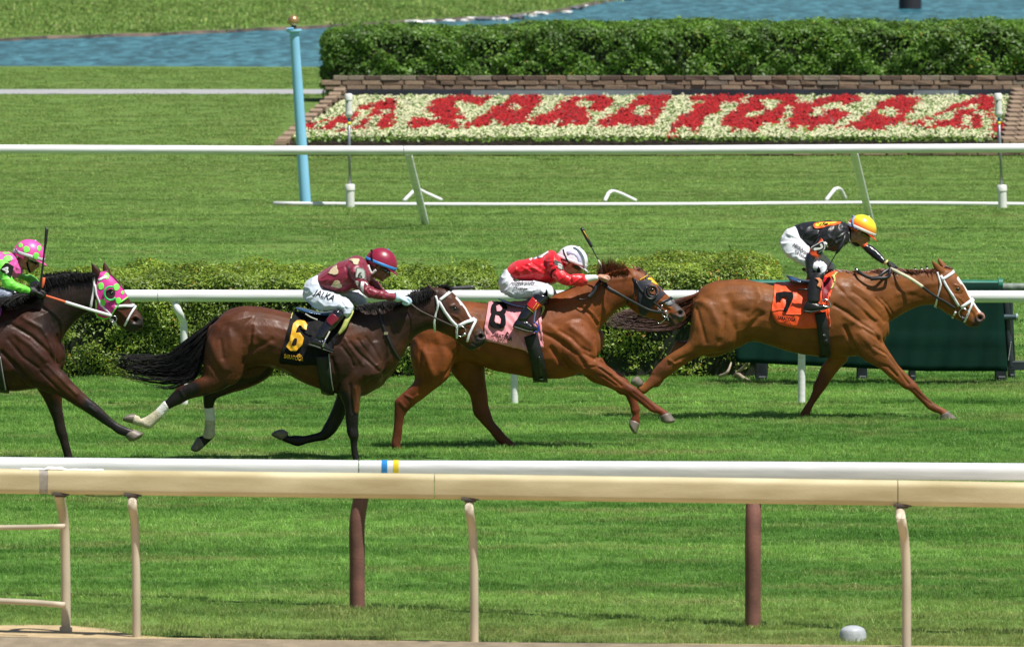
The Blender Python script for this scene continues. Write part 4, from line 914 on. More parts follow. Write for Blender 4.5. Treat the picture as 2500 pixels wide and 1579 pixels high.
def hoof(key, st, Y0, parent, dark=False):
    """st: coronet pair, sole pair (px), depth offset"""
    (ax, ay, bx, by), (cx, cy, dx, dy), doff = st
    mb = MB(); hw = (CP(key, ax, ay, Y0) - CP(key, bx, by, Y0)).length * .46; hw2 = hw * 1.18
    L = [(ax, ay, bx, by, hw, doff), ((ax * 2 + cx) / 3, (ay * 2 + cy) / 3, (bx * 2 + dx) / 3, (by * 2 + dy) / 3, hw * 1.05, doff), (cx, cy, dx, dy, hw2, doff)]
    loft(mb, key, L, Y0, n=16, sub=3, pw=2)
    me = remesh(mb, .006, 2)
    return finish(me, 'hoof', m_hoof, parent)
def fringe(name, key, roots, tips, Y0, n, m, parent, w=.005, seed=0, jit=.02, sag=.01, yo=-.02, hw=.03, ns=6):
    """short strands from a root line to a tip line (mane, forelock)"""
    rs = np.random.RandomState(seed); A = np.array([tuple(CP(key, x, y, Y0)) for x, y in roots]); B = np.array([tuple(CP(key, x, y, Y0)) for x, y in tips]); V = []; Fc = []
    ta = np.linspace(0, 1, len(A))
    for k in range(n):
        u = rs.uniform(); a = np.array([np.interp(u, ta, A[:, j]) for j in range(3)]); b = np.array([np.interp(u, ta, B[:, j]) for j in range(3)])
        a = a + [0, yo + rs.normal(0, hw * .3), rs.uniform(-.012, .008)]; b = a * 0 + b + rs.normal(0, jit, 3) + [0, yo * 1.6 + rs.normal(0, hw), 0]; L = rs.uniform(.6, 1.05); b = a + (b - a) * L; ww = w * rs.uniform(.6, 1.4)
        for i in range(ns + 1):
            t = i / ns; p = a + (b - a) * t; p[2] += sag * math.sin(math.pi * t) ; r = ww * (1 - t) ** .7 + .0007
            for q in (0, 2.1, 4.2): V.append((p[0] + r * .6 * math.cos(q), p[1] + r * math.cos(q), p[2] + r * math.sin(q)))
            if i:
                bb = len(V) - 6
                for q in range(3): Fc.append((bb + q, bb + (q + 1) % 3, bb + 3 + (q + 1) % 3, bb + 3 + q))
    mb = MB(); mb.add(V, Fc); return mb.build(name, m, parent)

def horse(lab, Y0, gx, gy, lofts, marks, base, paints, ears, eye, hooves, coat, nostril, voxel=.0088):
    g0 = G(gx, gy); root = empty('horse', (g0.x, Y0, 0)); tag(root, lab, 'horse', 'racehorses at full gallop')
    mb = MB()
    for key, st in lofts: loft(mb, key, st, Y0)
    for key, (tx, ty), (ax, ay), (bx, by), dy in ears:
        T = CP(key, tx, ty, Y0 + dy); A = CP(key, ax, ay, Y0 + dy * .8); B = CP(key, bx, by, Y0 + dy * .8); c = (A + B) / 2
        V = []; Fc = []; n = 12; K = 7
        for i in range(K + 1):
            t = i / K; cc = c.lerp(T, t) ; wd = (A - B) * .5 * (1.05 * math.sin(math.pi * min(1, .42 + .58 * t)) if t < 1 else 0.02); hw = .024 * (1 - t) + .005
            for k in range(n):
                th = 2 * math.pi * k / n; V.append(cc + wd * math.cos(th) + Vector((0, hw * math.sin(th), 0)))
            if i:
                q = (i - 1) * n
                for k in range(n): Fc.append((q + k, q + (k + 1) % n, q + n + (k + 1) % n, q + n + k))
        Fc.append(tuple(range(n))); Fc.append(tuple(range(len(V) - n, len(V)))); mb.add(V, Fc)
    me = remesh(mb, voxel, 3, .5)
    sculpt(me, Y0, marks, .0012)
    sculpt(me, Y0, [(nostril[0], [nostril[1], (nostril[1][0] + 1, nostril[1][1])], .017, -.03)])
    k_, (ex, ey) = eye
    paint(me, Y0, base, paints + [(nostril[0], [nostril[1], (nostril[1][0] + 6, nostril[1][1] + 2)], .014, (.006, .004, .004), .5)])
    body = finish(me, 'body', coat, root); bv = bvh_of(me)
    for sd in (-1, 1):
        h = hit(bv, CP(k_, ex, ey, Y0), 0, sd); mb = MB(); mb.sphere(h + Vector((0, -sd * .009, 0)), (.024, .016, .019), u=16); mb.build('eye', m_eye, root)
    for hf in hooves: hoof(*hf[:1], hf[1:], Y0, root)
    return root, body, bv

HW = {'mane': mat('dark_brown_mane', (.012, .008, .007), .5, var=.4, scale=60), 'chest': mat('chestnut_mane', (.13, .036, .013), .42, var=.45, scale=60), 'tailc': mat('dull_chestnut_tail', (.085, .032, .024), .5, var=.5, scale=60), 'blk': mat('black_tail', (.008, .008, .009), .5, spec=.25, var=.5, scale=60)}

# ---------------------------------------------------------------- horse 7 (leading chestnut, orange cloth)
Y7 = 86.3
L7 = [('px', [(1697,725,1690,790,.10,0),(1712,703,1686,830,.19,0),(1740,688,1700,862,.25,0),(1775,683,1745,872,.28,0),(1815,682,1800,850,.285,0),(1850,688,1838,834,.275,0),(1885,694,1882,844,.28,0),(1925,693,1925,858,.29,0),(1965,688,1970,867,.29,0),(2005,675,2015,871,.285,0),(2040,662,2060,871,.265,0),(2075,666,2105,868,.235,0),(2112,680,2136,858,.20,0),(2145,720,2156,842,.16,0),(2163,765,2163,822,.10,0)]),
 ('px', [(2045,660,2120,850,.2,0),(2085,663,2164,802,.17,0),(2120,661,2170,788,.145,0),(2150,658,2195,772,.12,0),(2185,659,2225,755,.105,0),(2225,660,2257,745,.098,0),(2262,657,2285,745,.092,0),(2288,654,2300,752,.085,0)]),
 ('px', [(2290,653,2272,742,.082,0),(2318,656,2284,747,.098,0),(2332,665,2300,757,.105,0),(2344,681,2312,766,.108,0),(2357,701,2326,774,.095,0),(2367,719,2341,782,.075,0),(2378,737,2352,788,.060,0),(2388,753,2363,796,.055,0),(2398,763,2376,799,.057,0),(2404,771,2387,798,.048,0),(2404,776,2394,790,.03,0)]),
 ('A7h', [(2050,960,2020,1040,.05,0),(2110,985,2050,1100,.058,0),(2135,1030,2080,1110,.045,0)]),
 # near fore
 ('A7f', [(1180,-60,760,60,.10,-.13),(1330,130,850,300,.12,-.14),(1375,290,1010,440,.10,-.15),(1460,430,1150,545,.078,-.16),(1560,580,1320,640,.06,-.16),(1660,690,1460,760,.05,-.16),(1740,770,1590,858,.045,-.16),(1812,842,1640,900,.047,-.16),(1850,905,1722,932,.038,-.16),(1930,1000,1812,1022,.030,-.15),(2012,1072,1900,1112,.029,-.15),(2080,1120,1955,1165,.034,-.15),(2142,1150,2030,1207,.033,-.15),(2190,1178,2095,1225,.031,-.15),(2225,1200,2122,1250,.037,-.15)]),
 # far fore
 ('A7f', [(930,330,640,330,.10,.10),(910,520,640,500,.085,.12),(830,612,562,615,.065,.13),(725,738,505,760,.052,.13),(655,845,458,855,.048,.13),(595,930,443,940,.044,.13),(520,1030,402,1040,.032,.13),(455,1130,345,1130,.030,.13),(420,1215,285,1225,.034,.13),(418,1280,280,1270,.033,.13),(440,1330,300,1320,.035,.13)]),
 # near hind
 ('A7r', [(1560,560,880,470,.13,-.13),(1500,800,840,680,.16,-.14),(1400,1000,825,850,.15,-.15),(1250,1085,800,965,.125,-.16),(1060,1120,730,1035,.09,-.16),(900,1175,600,1110,.07,-.16),(770,1250,505,1180,.055,-.16),(640,1340,420,1265,.045,-.16),(520,1430,350,1350,.036,-.15)]),
 ('B8f', [(1680,700,1500,630,.036,-.15),(1560,800,1445,715,.032,-.15),(1460,865,1390,775,.034,-.15),(1385,922,1310,835,.036,-.15),(1330,900,1310,790,.033,-.15),(1290,850,1370,770,.033,-.15)]),
 # far hind
 ('A7r', [(1480,760,900,600,.12,.12),(1200,960,850,860,.11,.13),(1000,1060,780,958,.085,.14),(860,1130,650,968,.07,.14),(740,1200,580,1095,.055,.14),(600,1300,480,1200,.04,.14),(520,1380,420,1290,.034,.14)]),
 ('B8f', [(1700,640,1560,590,.034,.14),(1620,760,1500,720,.032,.14),(1570,820,1470,800,.036,.14),(1530,835,1440,800,.034,.14),(1470,840,1400,790,.033,.14)]),
]
K7 = [('A7h', [(-60,560),(100,740),(300,900),(430,1040),(520,1100)], .018, -.009), ('A7h', [(-100,850),(100,960),(300,1120),(480,1230),(640,1420)], .016, -.012), ('A7h', [(180,660),(360,790),(480,920),(600,1040),(640,1100)], .015, -.007),
 ('A7h', [(50,700),(260,860),(420,980),(500,1060)], .022, .007), ('A7h', [(60,1020),(330,1170),(560,1290)], .025, .008), ('A7h', [(200,560),(420,720),(600,900),(680,1100),(690,1300)], .028, .010), ('A7h', [(520,760),(650,880),(750,1050)], .010, -.008), ('A7h', [(600,760),(700,870),(780,1000)], .009, -.005), ('A7h', [(560,780),(680,900),(745,1020)], .008, .004),
 ('A7h', [(850,700),(1100,640),(1250,560),(1420,540)], .03, .006), ('A7h', [(700,520),(950,680),(1200,760)], .03, -.004),
 ('A7h', [(1445,400),(1450,600),(1430,860)], .012, -.007), ('A7h', [(1540,480),(1680,740),(1800,900)], .016, .005), ('A7h', [(1650,700),(1780,780),(1880,900)], .010, .006), ('A7h', [(1690,570),(1760,590),(1790,650)], .010, .007), ('A7h', [(1680,690),(1780,700)], .008, -.005), ('A7h', [(1850,900),(1960,1000),(1990,1140)], .012, -.006), ('A7h', [(2010,1010),(2060,990),(2120,1030),(2110,1080),(2040,1110),(2000,1060),(2010,1010)], .007, .006), ('A7h', [(1890,1120),(2000,1165),(2060,1140)], .006, -.007),
 ('A7f', [(860,80),(930,260),(1040,440),(1120,540)], .02, -.016), ('A7f', [(1230,330),(1400,430),(1560,640),(1690,820)], .010, -.008), ('A7f', [(1290,560),(1430,600),(1540,720)], .010, -.008), ('A7f', [(1270,400),(1420,470),(1540,620)], .008, .004), ('A7f', [(1330,600),(1480,700),(1600,820)], .01, .004), ('A7f', [(1760,890),(1890,1010),(1990,1085)], .007, -.006), ('A7f', [(1100,100),(1250,200),(1370,290)], .016, -.010), ('A7f', [(1050,160),(1180,290),(1250,380)], .03, .008),
 ('A7r', [(1640,280),(1690,420),(1660,520)], .035, .012), ('A7r', [(1280,420),(1340,560),(1500,600)], .05, -.012), ('A7r', [(1700,620),(1560,760),(1480,900),(1560,960)], .025, -.014), ('A7r', [(950,450),(1080,560),(1180,760),(1180,880)], .035, .010), ('A7r', [(900,560),(960,760),(1010,960)], .02, -.008), ('A7r', [(1240,620),(1230,800),(1180,960)], .02, -.008), ('A7r', [(1400,640),(1400,800),(1330,950)], .03, .008), ('A7r', [(1540,620),(1600,560),(1640,480)], .02, .008), ('A7r', [(560,1180),(640,1230),(700,1200)], .012, .007), ('A7r', [(900,1080),(700,1160),(560,1240)], .01, -.005),
 ('A7r', [(1850,820),(2050,900),(2300,960)], .03, -.004), ('A7r', [(1900,950),(2100,1010),(2300,1040)], .03, .004)]
CH7 = (.20, .066, .015); LEG7 = (.13, .035, .014)
root7, body7, bv7 = horse('bright chestnut racehorse leading the field in an orange number 7 cloth', Y7, 1960, 1030, L7, K7, CH7,
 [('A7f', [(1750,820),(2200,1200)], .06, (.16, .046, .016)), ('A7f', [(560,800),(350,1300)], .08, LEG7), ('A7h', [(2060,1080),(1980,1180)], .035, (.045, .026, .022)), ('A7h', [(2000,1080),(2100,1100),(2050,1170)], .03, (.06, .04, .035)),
  ('A7h', [(1745,470),(1800,530),(1850,610),(1905,720),(1960,810),(2010,890),(2060,960)], .013, (.75, .70, .68), .35), ('A7h', [(1755,480),(1790,530)], .02, (.75, .70, .68), .35), ('A7h', [(2080,990),(2120,1030)], .02, (.25, .13, .11)), ('A7r', [(500,1250),(350,1400)], .06, (.16, .05, .02))],
 [('A7h', (1345,205), (1432,395), (1560,380), -.055), ('A7h', (1442,160), (1480,300), (1600,330), .055)], ('A7h', (1722,632)),
 [('A7f', (2232,1198,2118,1250), (2338,1290,2110,1310), -.15), ('A7f', (440,1325,295,1318), (470,1385,275,1385), .13), ('B8f', (1376,772,1290,838), (1312,700,1215,795), -.15), ('B8f', (1410,800,1440,850), (1380,800,1400,850), .14)],
 M_coat, ('A7h', (2060, 1050)))
fringe('mane', 'A7h', [(-560,330),(-300,345),(0,360),(300,395),(600,345),(900,350),(1100,372),(1400,340)], [(-480,420),(-150,480),(160,470),(450,440),(760,440),(1000,400),(1180,385),(1430,420)], Y7, 900, HW['chest'], root7, .005, 1, .012, .008, -.04, .012)
for i, x in enumerate((1110, 1203, 1282)):
    y = (352, 345, 335)[i]; mb = MB(); mb.sphere(CP('A7h', x, y - 22, Y7), .012, u=8, v=6); mb.build('mane_knot', HW['mane'], root7); mb = MB(); mb.sphere(CP('A7h', x + 4, y + 2, Y7 - .02), .010, u=8, v=6); mb.build('mane_ribbon', m_white_tack, root7)
fringe('forelock', 'A7h', [(1540,290),(1620,340)], [(1640,330),(1660,345)], Y7, 60, HW['chest'], root7, .005, 2, .008, .002, 0, .01)
hair('tail', 'B8h', [(2500,740),(2250,890),(2030,960),(1850,1000),(1500,1120),(1150,1180),(900,1200),(760,1250)], [(2560,960),(2250,1200),(2050,1450),(1750,1560),(1400,1560),(1000,1520),(700,1470),(560,1420)], Y7 + .1, 700, HW['tailc'], root7, .05, .004, 4, (.55, 1.0), .02, core=False)
hair('tail_dock', 'B8h', [(2600,700),(2400,800),(2200,900),(2000,960),(1880,990)], [(2600,900),(2350,1050),(2150,1250),(2000,1400),(1900,1500)], Y7 + .05, 260, HW['chest'], root7, .045, .007, 5, (.5, 1.0), .01)
# tack of horse 7
mor = mat('orange_saddle_cloth', (.90, .085, .008), .45, var=.10, scale=6, sheen=.3)
cl7, cbv7 = cloth('saddle_cloth', 'A7s', [(250,300,160,880),(330,300,200,1000),(400,300,270,1090),(520,290,420,1150),(700,280,700,1192),(850,270,900,1192),(960,265,1130,1180),(1080,240,1238,1172),(1180,215,1240,1120),(1250,195,1190,780),(1320,180,1195,665),(1405,165,1240,640)], Y7, bv7, .008, mor, root7, wr=.007, seed=1)
fold = strap('cloth_fold', 'A7s', [(170,880),(290,850),(380,850),(430,930),(720,935)], .012, Y7, cbv7, .006, mor, cl7, both=False, thick=.01)
patch('pad_edge', 'A7s', [(1350,215),(1412,172),(1395,300),(1385,480),(1330,590),(1250,650),(1290,560),(1330,420)], Y7, cbv7, .010, m_pad, root7, thick=.012)
m_num = mat('black_cloth_number', (.006, .006, .007), .85, var=.2, spec=.15)
patch('cloth_number', 'A7s', [(245,550),(330,535),(400,525),(560,535),(572,610),(550,680),(510,740),(485,815),(445,875),(400,890),(380,860),(405,800),(432,740),(450,680),(450,620),(345,620),(352,680),(262,690)], Y7, cbv7, .0145, m_num, cl7, thick=.003)
lettering('cloth_lettering', 'SARATOGA', 'A7s', (272, 1030), (335, 40), (6, -68), Y7, cbv7, .0135, m_num, cl7, bold=.035)
strap('girth', 'A7s', [(1060,900),(1100,1150),(1130,1350),(1150,1520),(1160,1640),(1165,1700)], .105, Y7, bv7, .030, m_elastic, root7, thick=.008, wrap=True)
lettering('girth_mark', 'aa', 'A7s', (1115, 1322), (38, 0), (0, -34), Y7, bv7, .042, mat('pale_print', (.5, .5, .5), .6), root7)
strap('girth_buckle', 'A7s', [(1150,1390),(1165,1440),(1185,1500)], .045, Y7, bv7, .040, m_blk_tack, root7, both=False, thick=.01)
patch('red_pad', 'A7s', [(1115,310),(1200,270),(1300,300),(1290,400),(1230,520),(1170,660),(1120,600)], Y7, cbv7, .012, mat('dark_red_pad', (.22, .008, .02), .5, var=.2), root7, thick=.008)
patch('red_saddle_flap', 'A7s', [(1090,320),(1150,275),(1210,285),(1200,330),(1150,360),(1100,370)], Y7, cbv7, .03, mat('bright_red_flap', (.50, .008, .02), .4), root7, thick=.01)
def saddle(key, top, Y0, parent, m, w=.13, name='saddle_seat'):
    mb = MB(); loft(mb, key, [(ax, ay, bx, by, hw * w / .13, 0) for ax, ay, bx, by, hw in top], Y0, n=18); return finish(remesh(mb, .007, 2), name, m, parent)
saddle('A7s', [(500,250,475,290,.06),(560,258,520,350,.10),(640,285,620,385,.125),(740,315,720,398,.125),(850,330,840,390,.11),(980,325,980,400,.10),(1090,290,1090,390,.09),(1150,260,1150,360,.07)], Y7 - .06, root7, m_saddle_blue, w=.20)
strap('bridle_cheek', 'A7h', [(1480,430),(1560,580),(1660,740),(1745,880)], .024, Y7, bv7, .007, m_white_tack, root7)
strap('bridle_brow', 'A7h', [(1490,495),(1580,440),(1675,380)], .024, Y7, bv7, .009, m_white_tack, root7)
strap('throat_lash', 'A7h', [(1432,380),(1465,500),(1480,560),(1440,720),(1410,850),(1400,950)], .018, Y7, bv7, .009, m_white_tack, root7)
strap('noseband', 'A7h', [(1775,900),(1870,840),(1955,785)], .030, Y7, bv7, .009, m_white_tack, root7)
strap('flash_strap', 'A7h', [(1960,800),(1920,900),(1870,1020),(1832,1115)], .020, Y7, bv7, .012, m_white_tack, root7)
strap('chin_strap', 'A7h', [(1700,960),(1680,1000),(1662,1055)], .018, Y7, bv7, .009, m_white_tack, root7)
hb = hit(bv7, CP('A7h', 1810, 980, Y7), .02); ring('bit_ring', hb, .044, .005, m_steel, root7)
mb = MB(); mb.tube([hb + Vector((-.01, 0, -.03)), hb + Vector((-.015, -.005, -.085))], .010, 8); mb.build('bit_cheek', m_blk_tack, root7)
rein('rein', [('A7h', 745, 335, Y7 - .02), ('A7h', 880, 400, Y7 - .13), ('A7h', 1050, 490, Y7 - .16), ('A7h', 1220, 605, Y7 - .16)], .016, mat('cream_rein_grip', (.66, .63, .46), .5, var=.12, scale=50), root7, .45)
rein('rein', [('A7h', 1210, 600, Y7 - .16), ('A7h', 1400, 740, Y7 - .15), ('A7h', 1560, 830, Y7 - .14), ('A7h', 1700, 925, Y7 - .13)], .013, m_blk_tack, root7, .45)
rein('rein', [('A7h', 745, 335, Y7), ('A7h', 880, 400, Y7 + .13), ('A7h', 1220, 605, Y7 + .16), ('A7h', 1700, 925, Y7 + .13)], .012, m_blk_tack, root7, .45)
rein('rein_loop', [('A7h', 235, 345, Y7 - .08), ('A7h', 300, 400, Y7 - .14), ('A7h', 440, 468, Y7 - .17), ('A7h', 560, 465, Y7 - .17), ('A7h', 640, 400, Y7 - .15), ('A7h', 740, 335, Y7 - .1)], .016, m_blk_tack, root7, .5)
rein('rein_loop', [('A7h', 740, 335, Y7 - .13), ('A7h', 735, 400, Y7 - .15), ('A7h', 700, 465, Y7 - .16), ('A7h', 560, 480, Y7 - .18), ('A7h', 450, 490, Y7 - .18)], .016, m_blk_tack, root7, .5)
mb = MB(); mb.tube([CP('A7h', 230, 340, Y7 - .08), CP('A7h', 262, 368, Y7 - .11)], .014, 8); mb.build('rein_end', m_steel, root7)
# near stirrup + leather
rein('stirrup_leather', [('A7s', 1120, 370, Y7 - .33), ('A7s', 1130, 520, Y7 - .37), ('A7s', 1150, 690, Y7 - .39)], .009, mat('red_white_leather', (.40, .02, .03), .5), root7, .6)
rein('stirrup', [('A7s', 1090, 760, Y7 - .40), ('A7s', 1150, 690, Y7 - .40), ('A7s', 1230, 710, Y7 - .40), ('A7s', 1275, 790, Y7 - .40), ('A7s', 1245, 830, Y7 - .40), ('A7s', 1120, 810, Y7 - .40)], .007, m_steel, root7)

# ---------------------------------------------------------------- horse 8 (second, chestnut, pink cloth)
Y8 = 82.2
L8 = [('px', [(1014,785,1005,850,.12,0),(1032,758,1007,890,.22,0),(1062,742,1022,905,.27,0),(1100,735,1070,905,.285,0),(1140,735,1120,884,.28,0),(1180,740,1165,890,.28,0),(1220,742,1207,905,.285,0),(1260,740,1256,914,.29,0),(1300,734,1300,923,.285,0),(1335,728,1340,925,.27,0),(1370,716,1385,922,.24,0),(1405,712,1420,908,.20,0),(1438,750,1447,888,.16,0),(1455,790,1456,868,.11,0)]),
 ('px', [(1345,722,1420,895,.2,0),(1390,704,1457,855,.165,0),(1425,690,1462,812,.14,0),(1455,678,1482,782,.12,0),(1480,666,1497,766,.108,0),(1505,658,1512,754,.10,0),(1525,655,1530,744,.092,0),(1545,655,1540,745,.085,0)]),
 ('px', [(1548,656,1530,745,.085,0),(1573,664,1543,756,.10,0),(1590,676,1558,768,.105,0),(1607,693,1580,775,.098,0),(1622,712,1597,779,.080,0),(1637,728,1612,783,.064,0),(1652,742,1630,785,.057,0),(1664,752,1645,788,.058,0),(1672,762,1655,786,.048,0),(1674,770,1664,784,.03,0)]),
 ('px', [(1597,768,1592,776,.045,0),(1622,779,1612,787,.04,0),(1640,784,1632,794,.035,0),(1655,784,1648,793,.03,0)]),
 ('px', [(1452,800,1452,870,.08,.1),(1468,805,1463,862,.06,.12)]),
 # near fore
 ('B8f', [(640,0,200,80,.10,-.13),(790,200,230,330,.12,-.14),(800,400,350,520,.115,-.15),(800,480,520,645,.095,-.16),(905,565,700,695,.072,-.16),(1000,640,850,772,.06,-.16),(1100,712,975,845,.05,-.16),(1190,780,1100,890,.046,-.16),(1268,830,1172,922,.047,-.16),(1335,885,1240,968,.038,-.16),(1420,960,1335,1040,.030,-.16),(1500,1020,1420,1108,.029,-.16),(1575,1075,1488,1152,.034,-.16),(1640,1118,1565,1168,.031,-.16),(1690,1152,1580,1200,.036,-.16)]),
 # far fore
 ('B8f', [(860,470,560,620,.09,.11),(930,570,720,760,.075,.13),(1060,640,880,820,.06,.14),(1160,720,1000,868,.052,.14),(1215,810,1080,925,.050,.14),(1255,900,1145,938,.040,.14),(1290,990,1182,1012,.030,.14),(1315,1055,1210,1085,.031,.14),(1332,1105,1213,1135,.037,.14),(1322,1170,1242,1178,.030,.14),(1330,1235,1215,1225,.034,.14),(1330,1290,1208,1240,.036,.14)]),
 # near hind
 ('B8r', [(900,120,300,230,.14,-.12),(840,400,292,380,.17,-.13),(765,600,315,540,.155,-.14),(720,695,342,690,.12,-.15),(570,815,285,780,.085,-.15),(430,925,178,875,.062,-.15),(330,1000,112,940,.055,-.15),(240,1095,108,1030,.045,-.15),(216,1170,106,1150,.035,-.15),(202,1280,97,1270,.030,-.15),(192,1380,84,1370,.030,-.15),(178,1460,74,1460,.036,-.15),(215,1520,90,1530,.035,-.15)]),
 # far hind
 ('B8r', [(1120,420,720,420,.15,.11),(1155,560,760,600,.14,.13),(1165,700,860,725,.11,.14),(1188,850,965,850,.075,.14),(1200,985,1008,990,.06,.14),(1228,1080,1030,1100,.052,.14),(1262,1175,1110,1190,.040,.14),(1335,1262,1205,1295,.032,.14),(1405,1345,1275,1385,.031,.14),(1465,1400,1345,1455,.035,.14),(1520,1450,1390,1500,.035,.14)]),
]
K8 = [('B8f', [(60,120),(250,200),(430,330),(560,420),(640,520)], .02, -.010), ('B8f', [(330,120),(480,210),(600,330),(700,380)], .016, -.008), ('B8f', [(200,60),(400,200),(560,330)], .03, .008), ('B8f', [(480,80),(620,180),(740,300),(790,420)], .028, .010), ('B8f', [(620,60),(700,130),(760,230)], .012, -.006), ('B8f', [(230,330),(330,480),(480,620)], .022, -.015), ('B8f', [(640,560),(800,560),(960,680),(1100,800)], .010, -.008), ('B8f', [(720,640),(880,690),(1040,800)], .009, -.007), ('B8f', [(700,540),(850,570),(980,660)], .008, .005), ('B8f', [(1240,880),(1400,1000),(1500,1090)], .007, -.005), ('B8f', [(640,400),(760,470)], .014, -.008), ('B8f', [(500,360),(640,470),(700,540)], .03, .007),
 ('B8h', [(100,1080),(300,1250),(430,1440)], .010, -.008), ('B8h', [(180,1060),(370,1240),(470,1380)], .008, .005), ('B8h', [(520,1440),(500,1300),(590,1000),(600,760)], .022, -.006), ('B8h', [(1120,640),(1130,900),(1050,1080)], .012, -.006), ('B8h', [(700,620),(900,600),(1050,570)], .02, .005), ('B8h', [(1600,1000),(1700,1080),(1780,1150)], .010, .006), ('B8h', [(1560,1060),(1680,1150),(1760,1170)], .008, -.005), ('B8h', [(1890,1200),(1960,1170),(2040,1210),(2040,1280),(1950,1300),(1880,1260)], .007, .006), ('B8h', [(1780,1260),(1840,1330),(1900,1410)], .008, -.010), ('B8h', [(1380,720),(1460,700),(1540,760)], .010, .006),
 ('B8r', [(350,200),(480,400),(560,620)], .03, .009), ('B8r', [(850,240),(820,420),(760,560),(640,680)], .018, -.014), ('B8r', [(620,200),(700,400),(680,560)], .04, .008), ('B8r', [(430,300),(400,500),(420,650)], .022, -.007), ('B8r', [(240,860),(330,900),(380,860)], .012, .006), ('B8r', [(180,940),(230,1000)], .015, .005), ('B8r', [(1050,1080),(1150,1100)], .015, .005), ('B8r', [(1050,330),(1300,420),(1500,450)], .03, .004), ('B8r', [(1100,480),(1300,560),(1600,600)], .02, -.004)]
CH8 = (.19, .052, .012)
root8, body8, bv8 = horse('red chestnut racehorse with a navy blinker hood and pink number 8 cloth', Y8, 960, 1100, L8, K8, CH8,
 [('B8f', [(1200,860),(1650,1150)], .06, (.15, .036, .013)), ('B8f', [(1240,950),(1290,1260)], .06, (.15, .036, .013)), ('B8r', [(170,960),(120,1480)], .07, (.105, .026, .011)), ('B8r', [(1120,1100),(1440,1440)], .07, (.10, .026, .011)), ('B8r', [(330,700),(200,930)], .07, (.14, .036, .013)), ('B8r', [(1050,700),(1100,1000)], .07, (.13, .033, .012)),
  ('B8h', [(1850,1050),(1980,1200),(1940,1380),(1850,1300)], .035, (.06, .045, .042)), ('B8h', [(1700,1300),(1820,1420)], .03, (.05, .03, .03)), ('B8h', [(1860,1360),(1910,1430)], .016, (.33, .13, .11))],
 [('B8h', (937,338), (1050,540), (1180,600), -.06), ('B8h', (1050,320), (1170,470), (1310,540), .05)], ('B8h', (1425,800)),
 [('B8f', (1696,1150,1574,1203), (1772,1245,1594,1263), -.16), ('B8f', (1330,1290,1208,1238), (1285,1415,1190,1270), .14), ('B8r', (205,1515,85,1515), (225,1575,70,1575), -.15), ('B8r', (1515,1450,1400,1510), (1590,1500,1420,1555), .14)],
 M_coat, ('B8h', (1965, 1230)))
fringe('mane', 'B8h', [(-440,1000),(-100,860),(200,740),(440,620),(560,560)], [(-330,1080),(60,960),(330,860),(560,760),(650,640)], Y8, 420, HW['chest'], root8, .006, 3, .02, .01, -.04, .015)
fringe('mane', 'B8h', [(480,600),(560,590),(640,570)], [(450,330),(520,260),(600,330)], Y8, 170, HW['chest'], root8, .004, 4, .025, -.01, 0, .02)
fringe('mane', 'B8h', [(560,600),(700,580),(850,560),(1000,560)], [(600,240),(740,260),(880,330),(960,400)], Y8, 700, HW['chest'], root8, .004, 5, .018, -.01, 0, .022)
fringe('mane', 'B8h', [(640,600),(800,560),(1000,560)], [(700,470),(900,420),(1010,480)], Y8, 420, HW['chest'], root8, .004, 6, .015, .01, -.05, .02)
fringe('forelock', 'B8h', [(1120,430),(1230,470)], [(1260,440),(1360,560)], Y8, 120, HW['chest'], root8, .006, 7, .012, .004, 0, .02)
mpk = mat('pink_saddle_cloth', (.74, .27, .31), .6, var=.10, scale=6, sheen=.3)
cl8, cbv8 = cloth('saddle_cloth', 'B8s', [(200,310,132,680),(240,300,160,850),(300,300,300,892),(380,310,500,945),(470,320,650,980),(560,330,720,1000),(650,340,765,1040),(720,340,800,1000),(790,330,872,968),(870,320,970,950),(940,330,940,800),(1000,340,900,560)], Y8, bv8, .008, mpk, root8, wr=.009, seed=3)
n8 = patch('cloth_number', 'B8s', [(235,370),(270,340),(330,322),(400,335),(445,370),(460,410),(440,460),(415,480),(430,510),(440,580),(435,640),(400,675),(340,688),(270,680),(220,655),(200,610),(210,540),(225,490),(245,478),(225,450),(225,400)], Y8, cbv8, .0145, m_num, cl8, thick=.003); patch('number_counter', 'B8s', [(300,385),(350,362),(385,385),(385,425),(355,452),(310,452)], Y8, cbv8, .018, mpk, n8, thick=.001); patch('number_counter', 'B8s', [(290,505),(340,515),(370,560),(360,620),(300,615),(275,580)], Y8, cbv8, .018, mpk, n8, thick=.001)
lettering('cloth_lettering', 'SARATOGA', 'B8s', (240, 800), (285, 60), (8, -62), Y8, cbv8, .0135, m_num, cl8, bold=.02)
for dx, dy in ((-30, 10), (-12, -4), (8, -8), (28, 4)): strap('crest', 'B8s', [(460, 735), (460 + dx, 775 + dy)], .006, Y8, cbv8, .0135, m_num, cl8, both=False, thick=.002)
patch('pad_edge', 'B8s', [(1010,330),(1035,330),(1030,430),(1000,480),(945,530),(935,500),(975,430)], Y8, cbv8, .014, m_pad, root8, thick=.012)
strap('girth', 'B8s', [(790,780),(840,960),(890,1150),(920,1330),(940,1450)], .125, Y8, bv8, .032, m_elastic, root8, thick=.008, wrap=True)
strap('girth_buckle', 'B8s', [(905,1080),(930,1220),(945,1370)], .02, Y8, bv8, .042, mat('glossy_black_leather', (.02, .02, .022), .2), root8, both=False, thick=.008)
mb = MB(); h = hit(bv8, CP('B8s', 945, 1365, Y8), .05); mb.tube([h + Vector((-.02, 0, 0)), h + Vector((.02, 0, 0))], .004, 6); mb.build('buckle', m_steel, root8)
m_sad8 = mat('navy_saddle_flap', (.012, .022, .07), .4); m_cream = mat('pale_green_pad', (.42, .52, .42), .5)
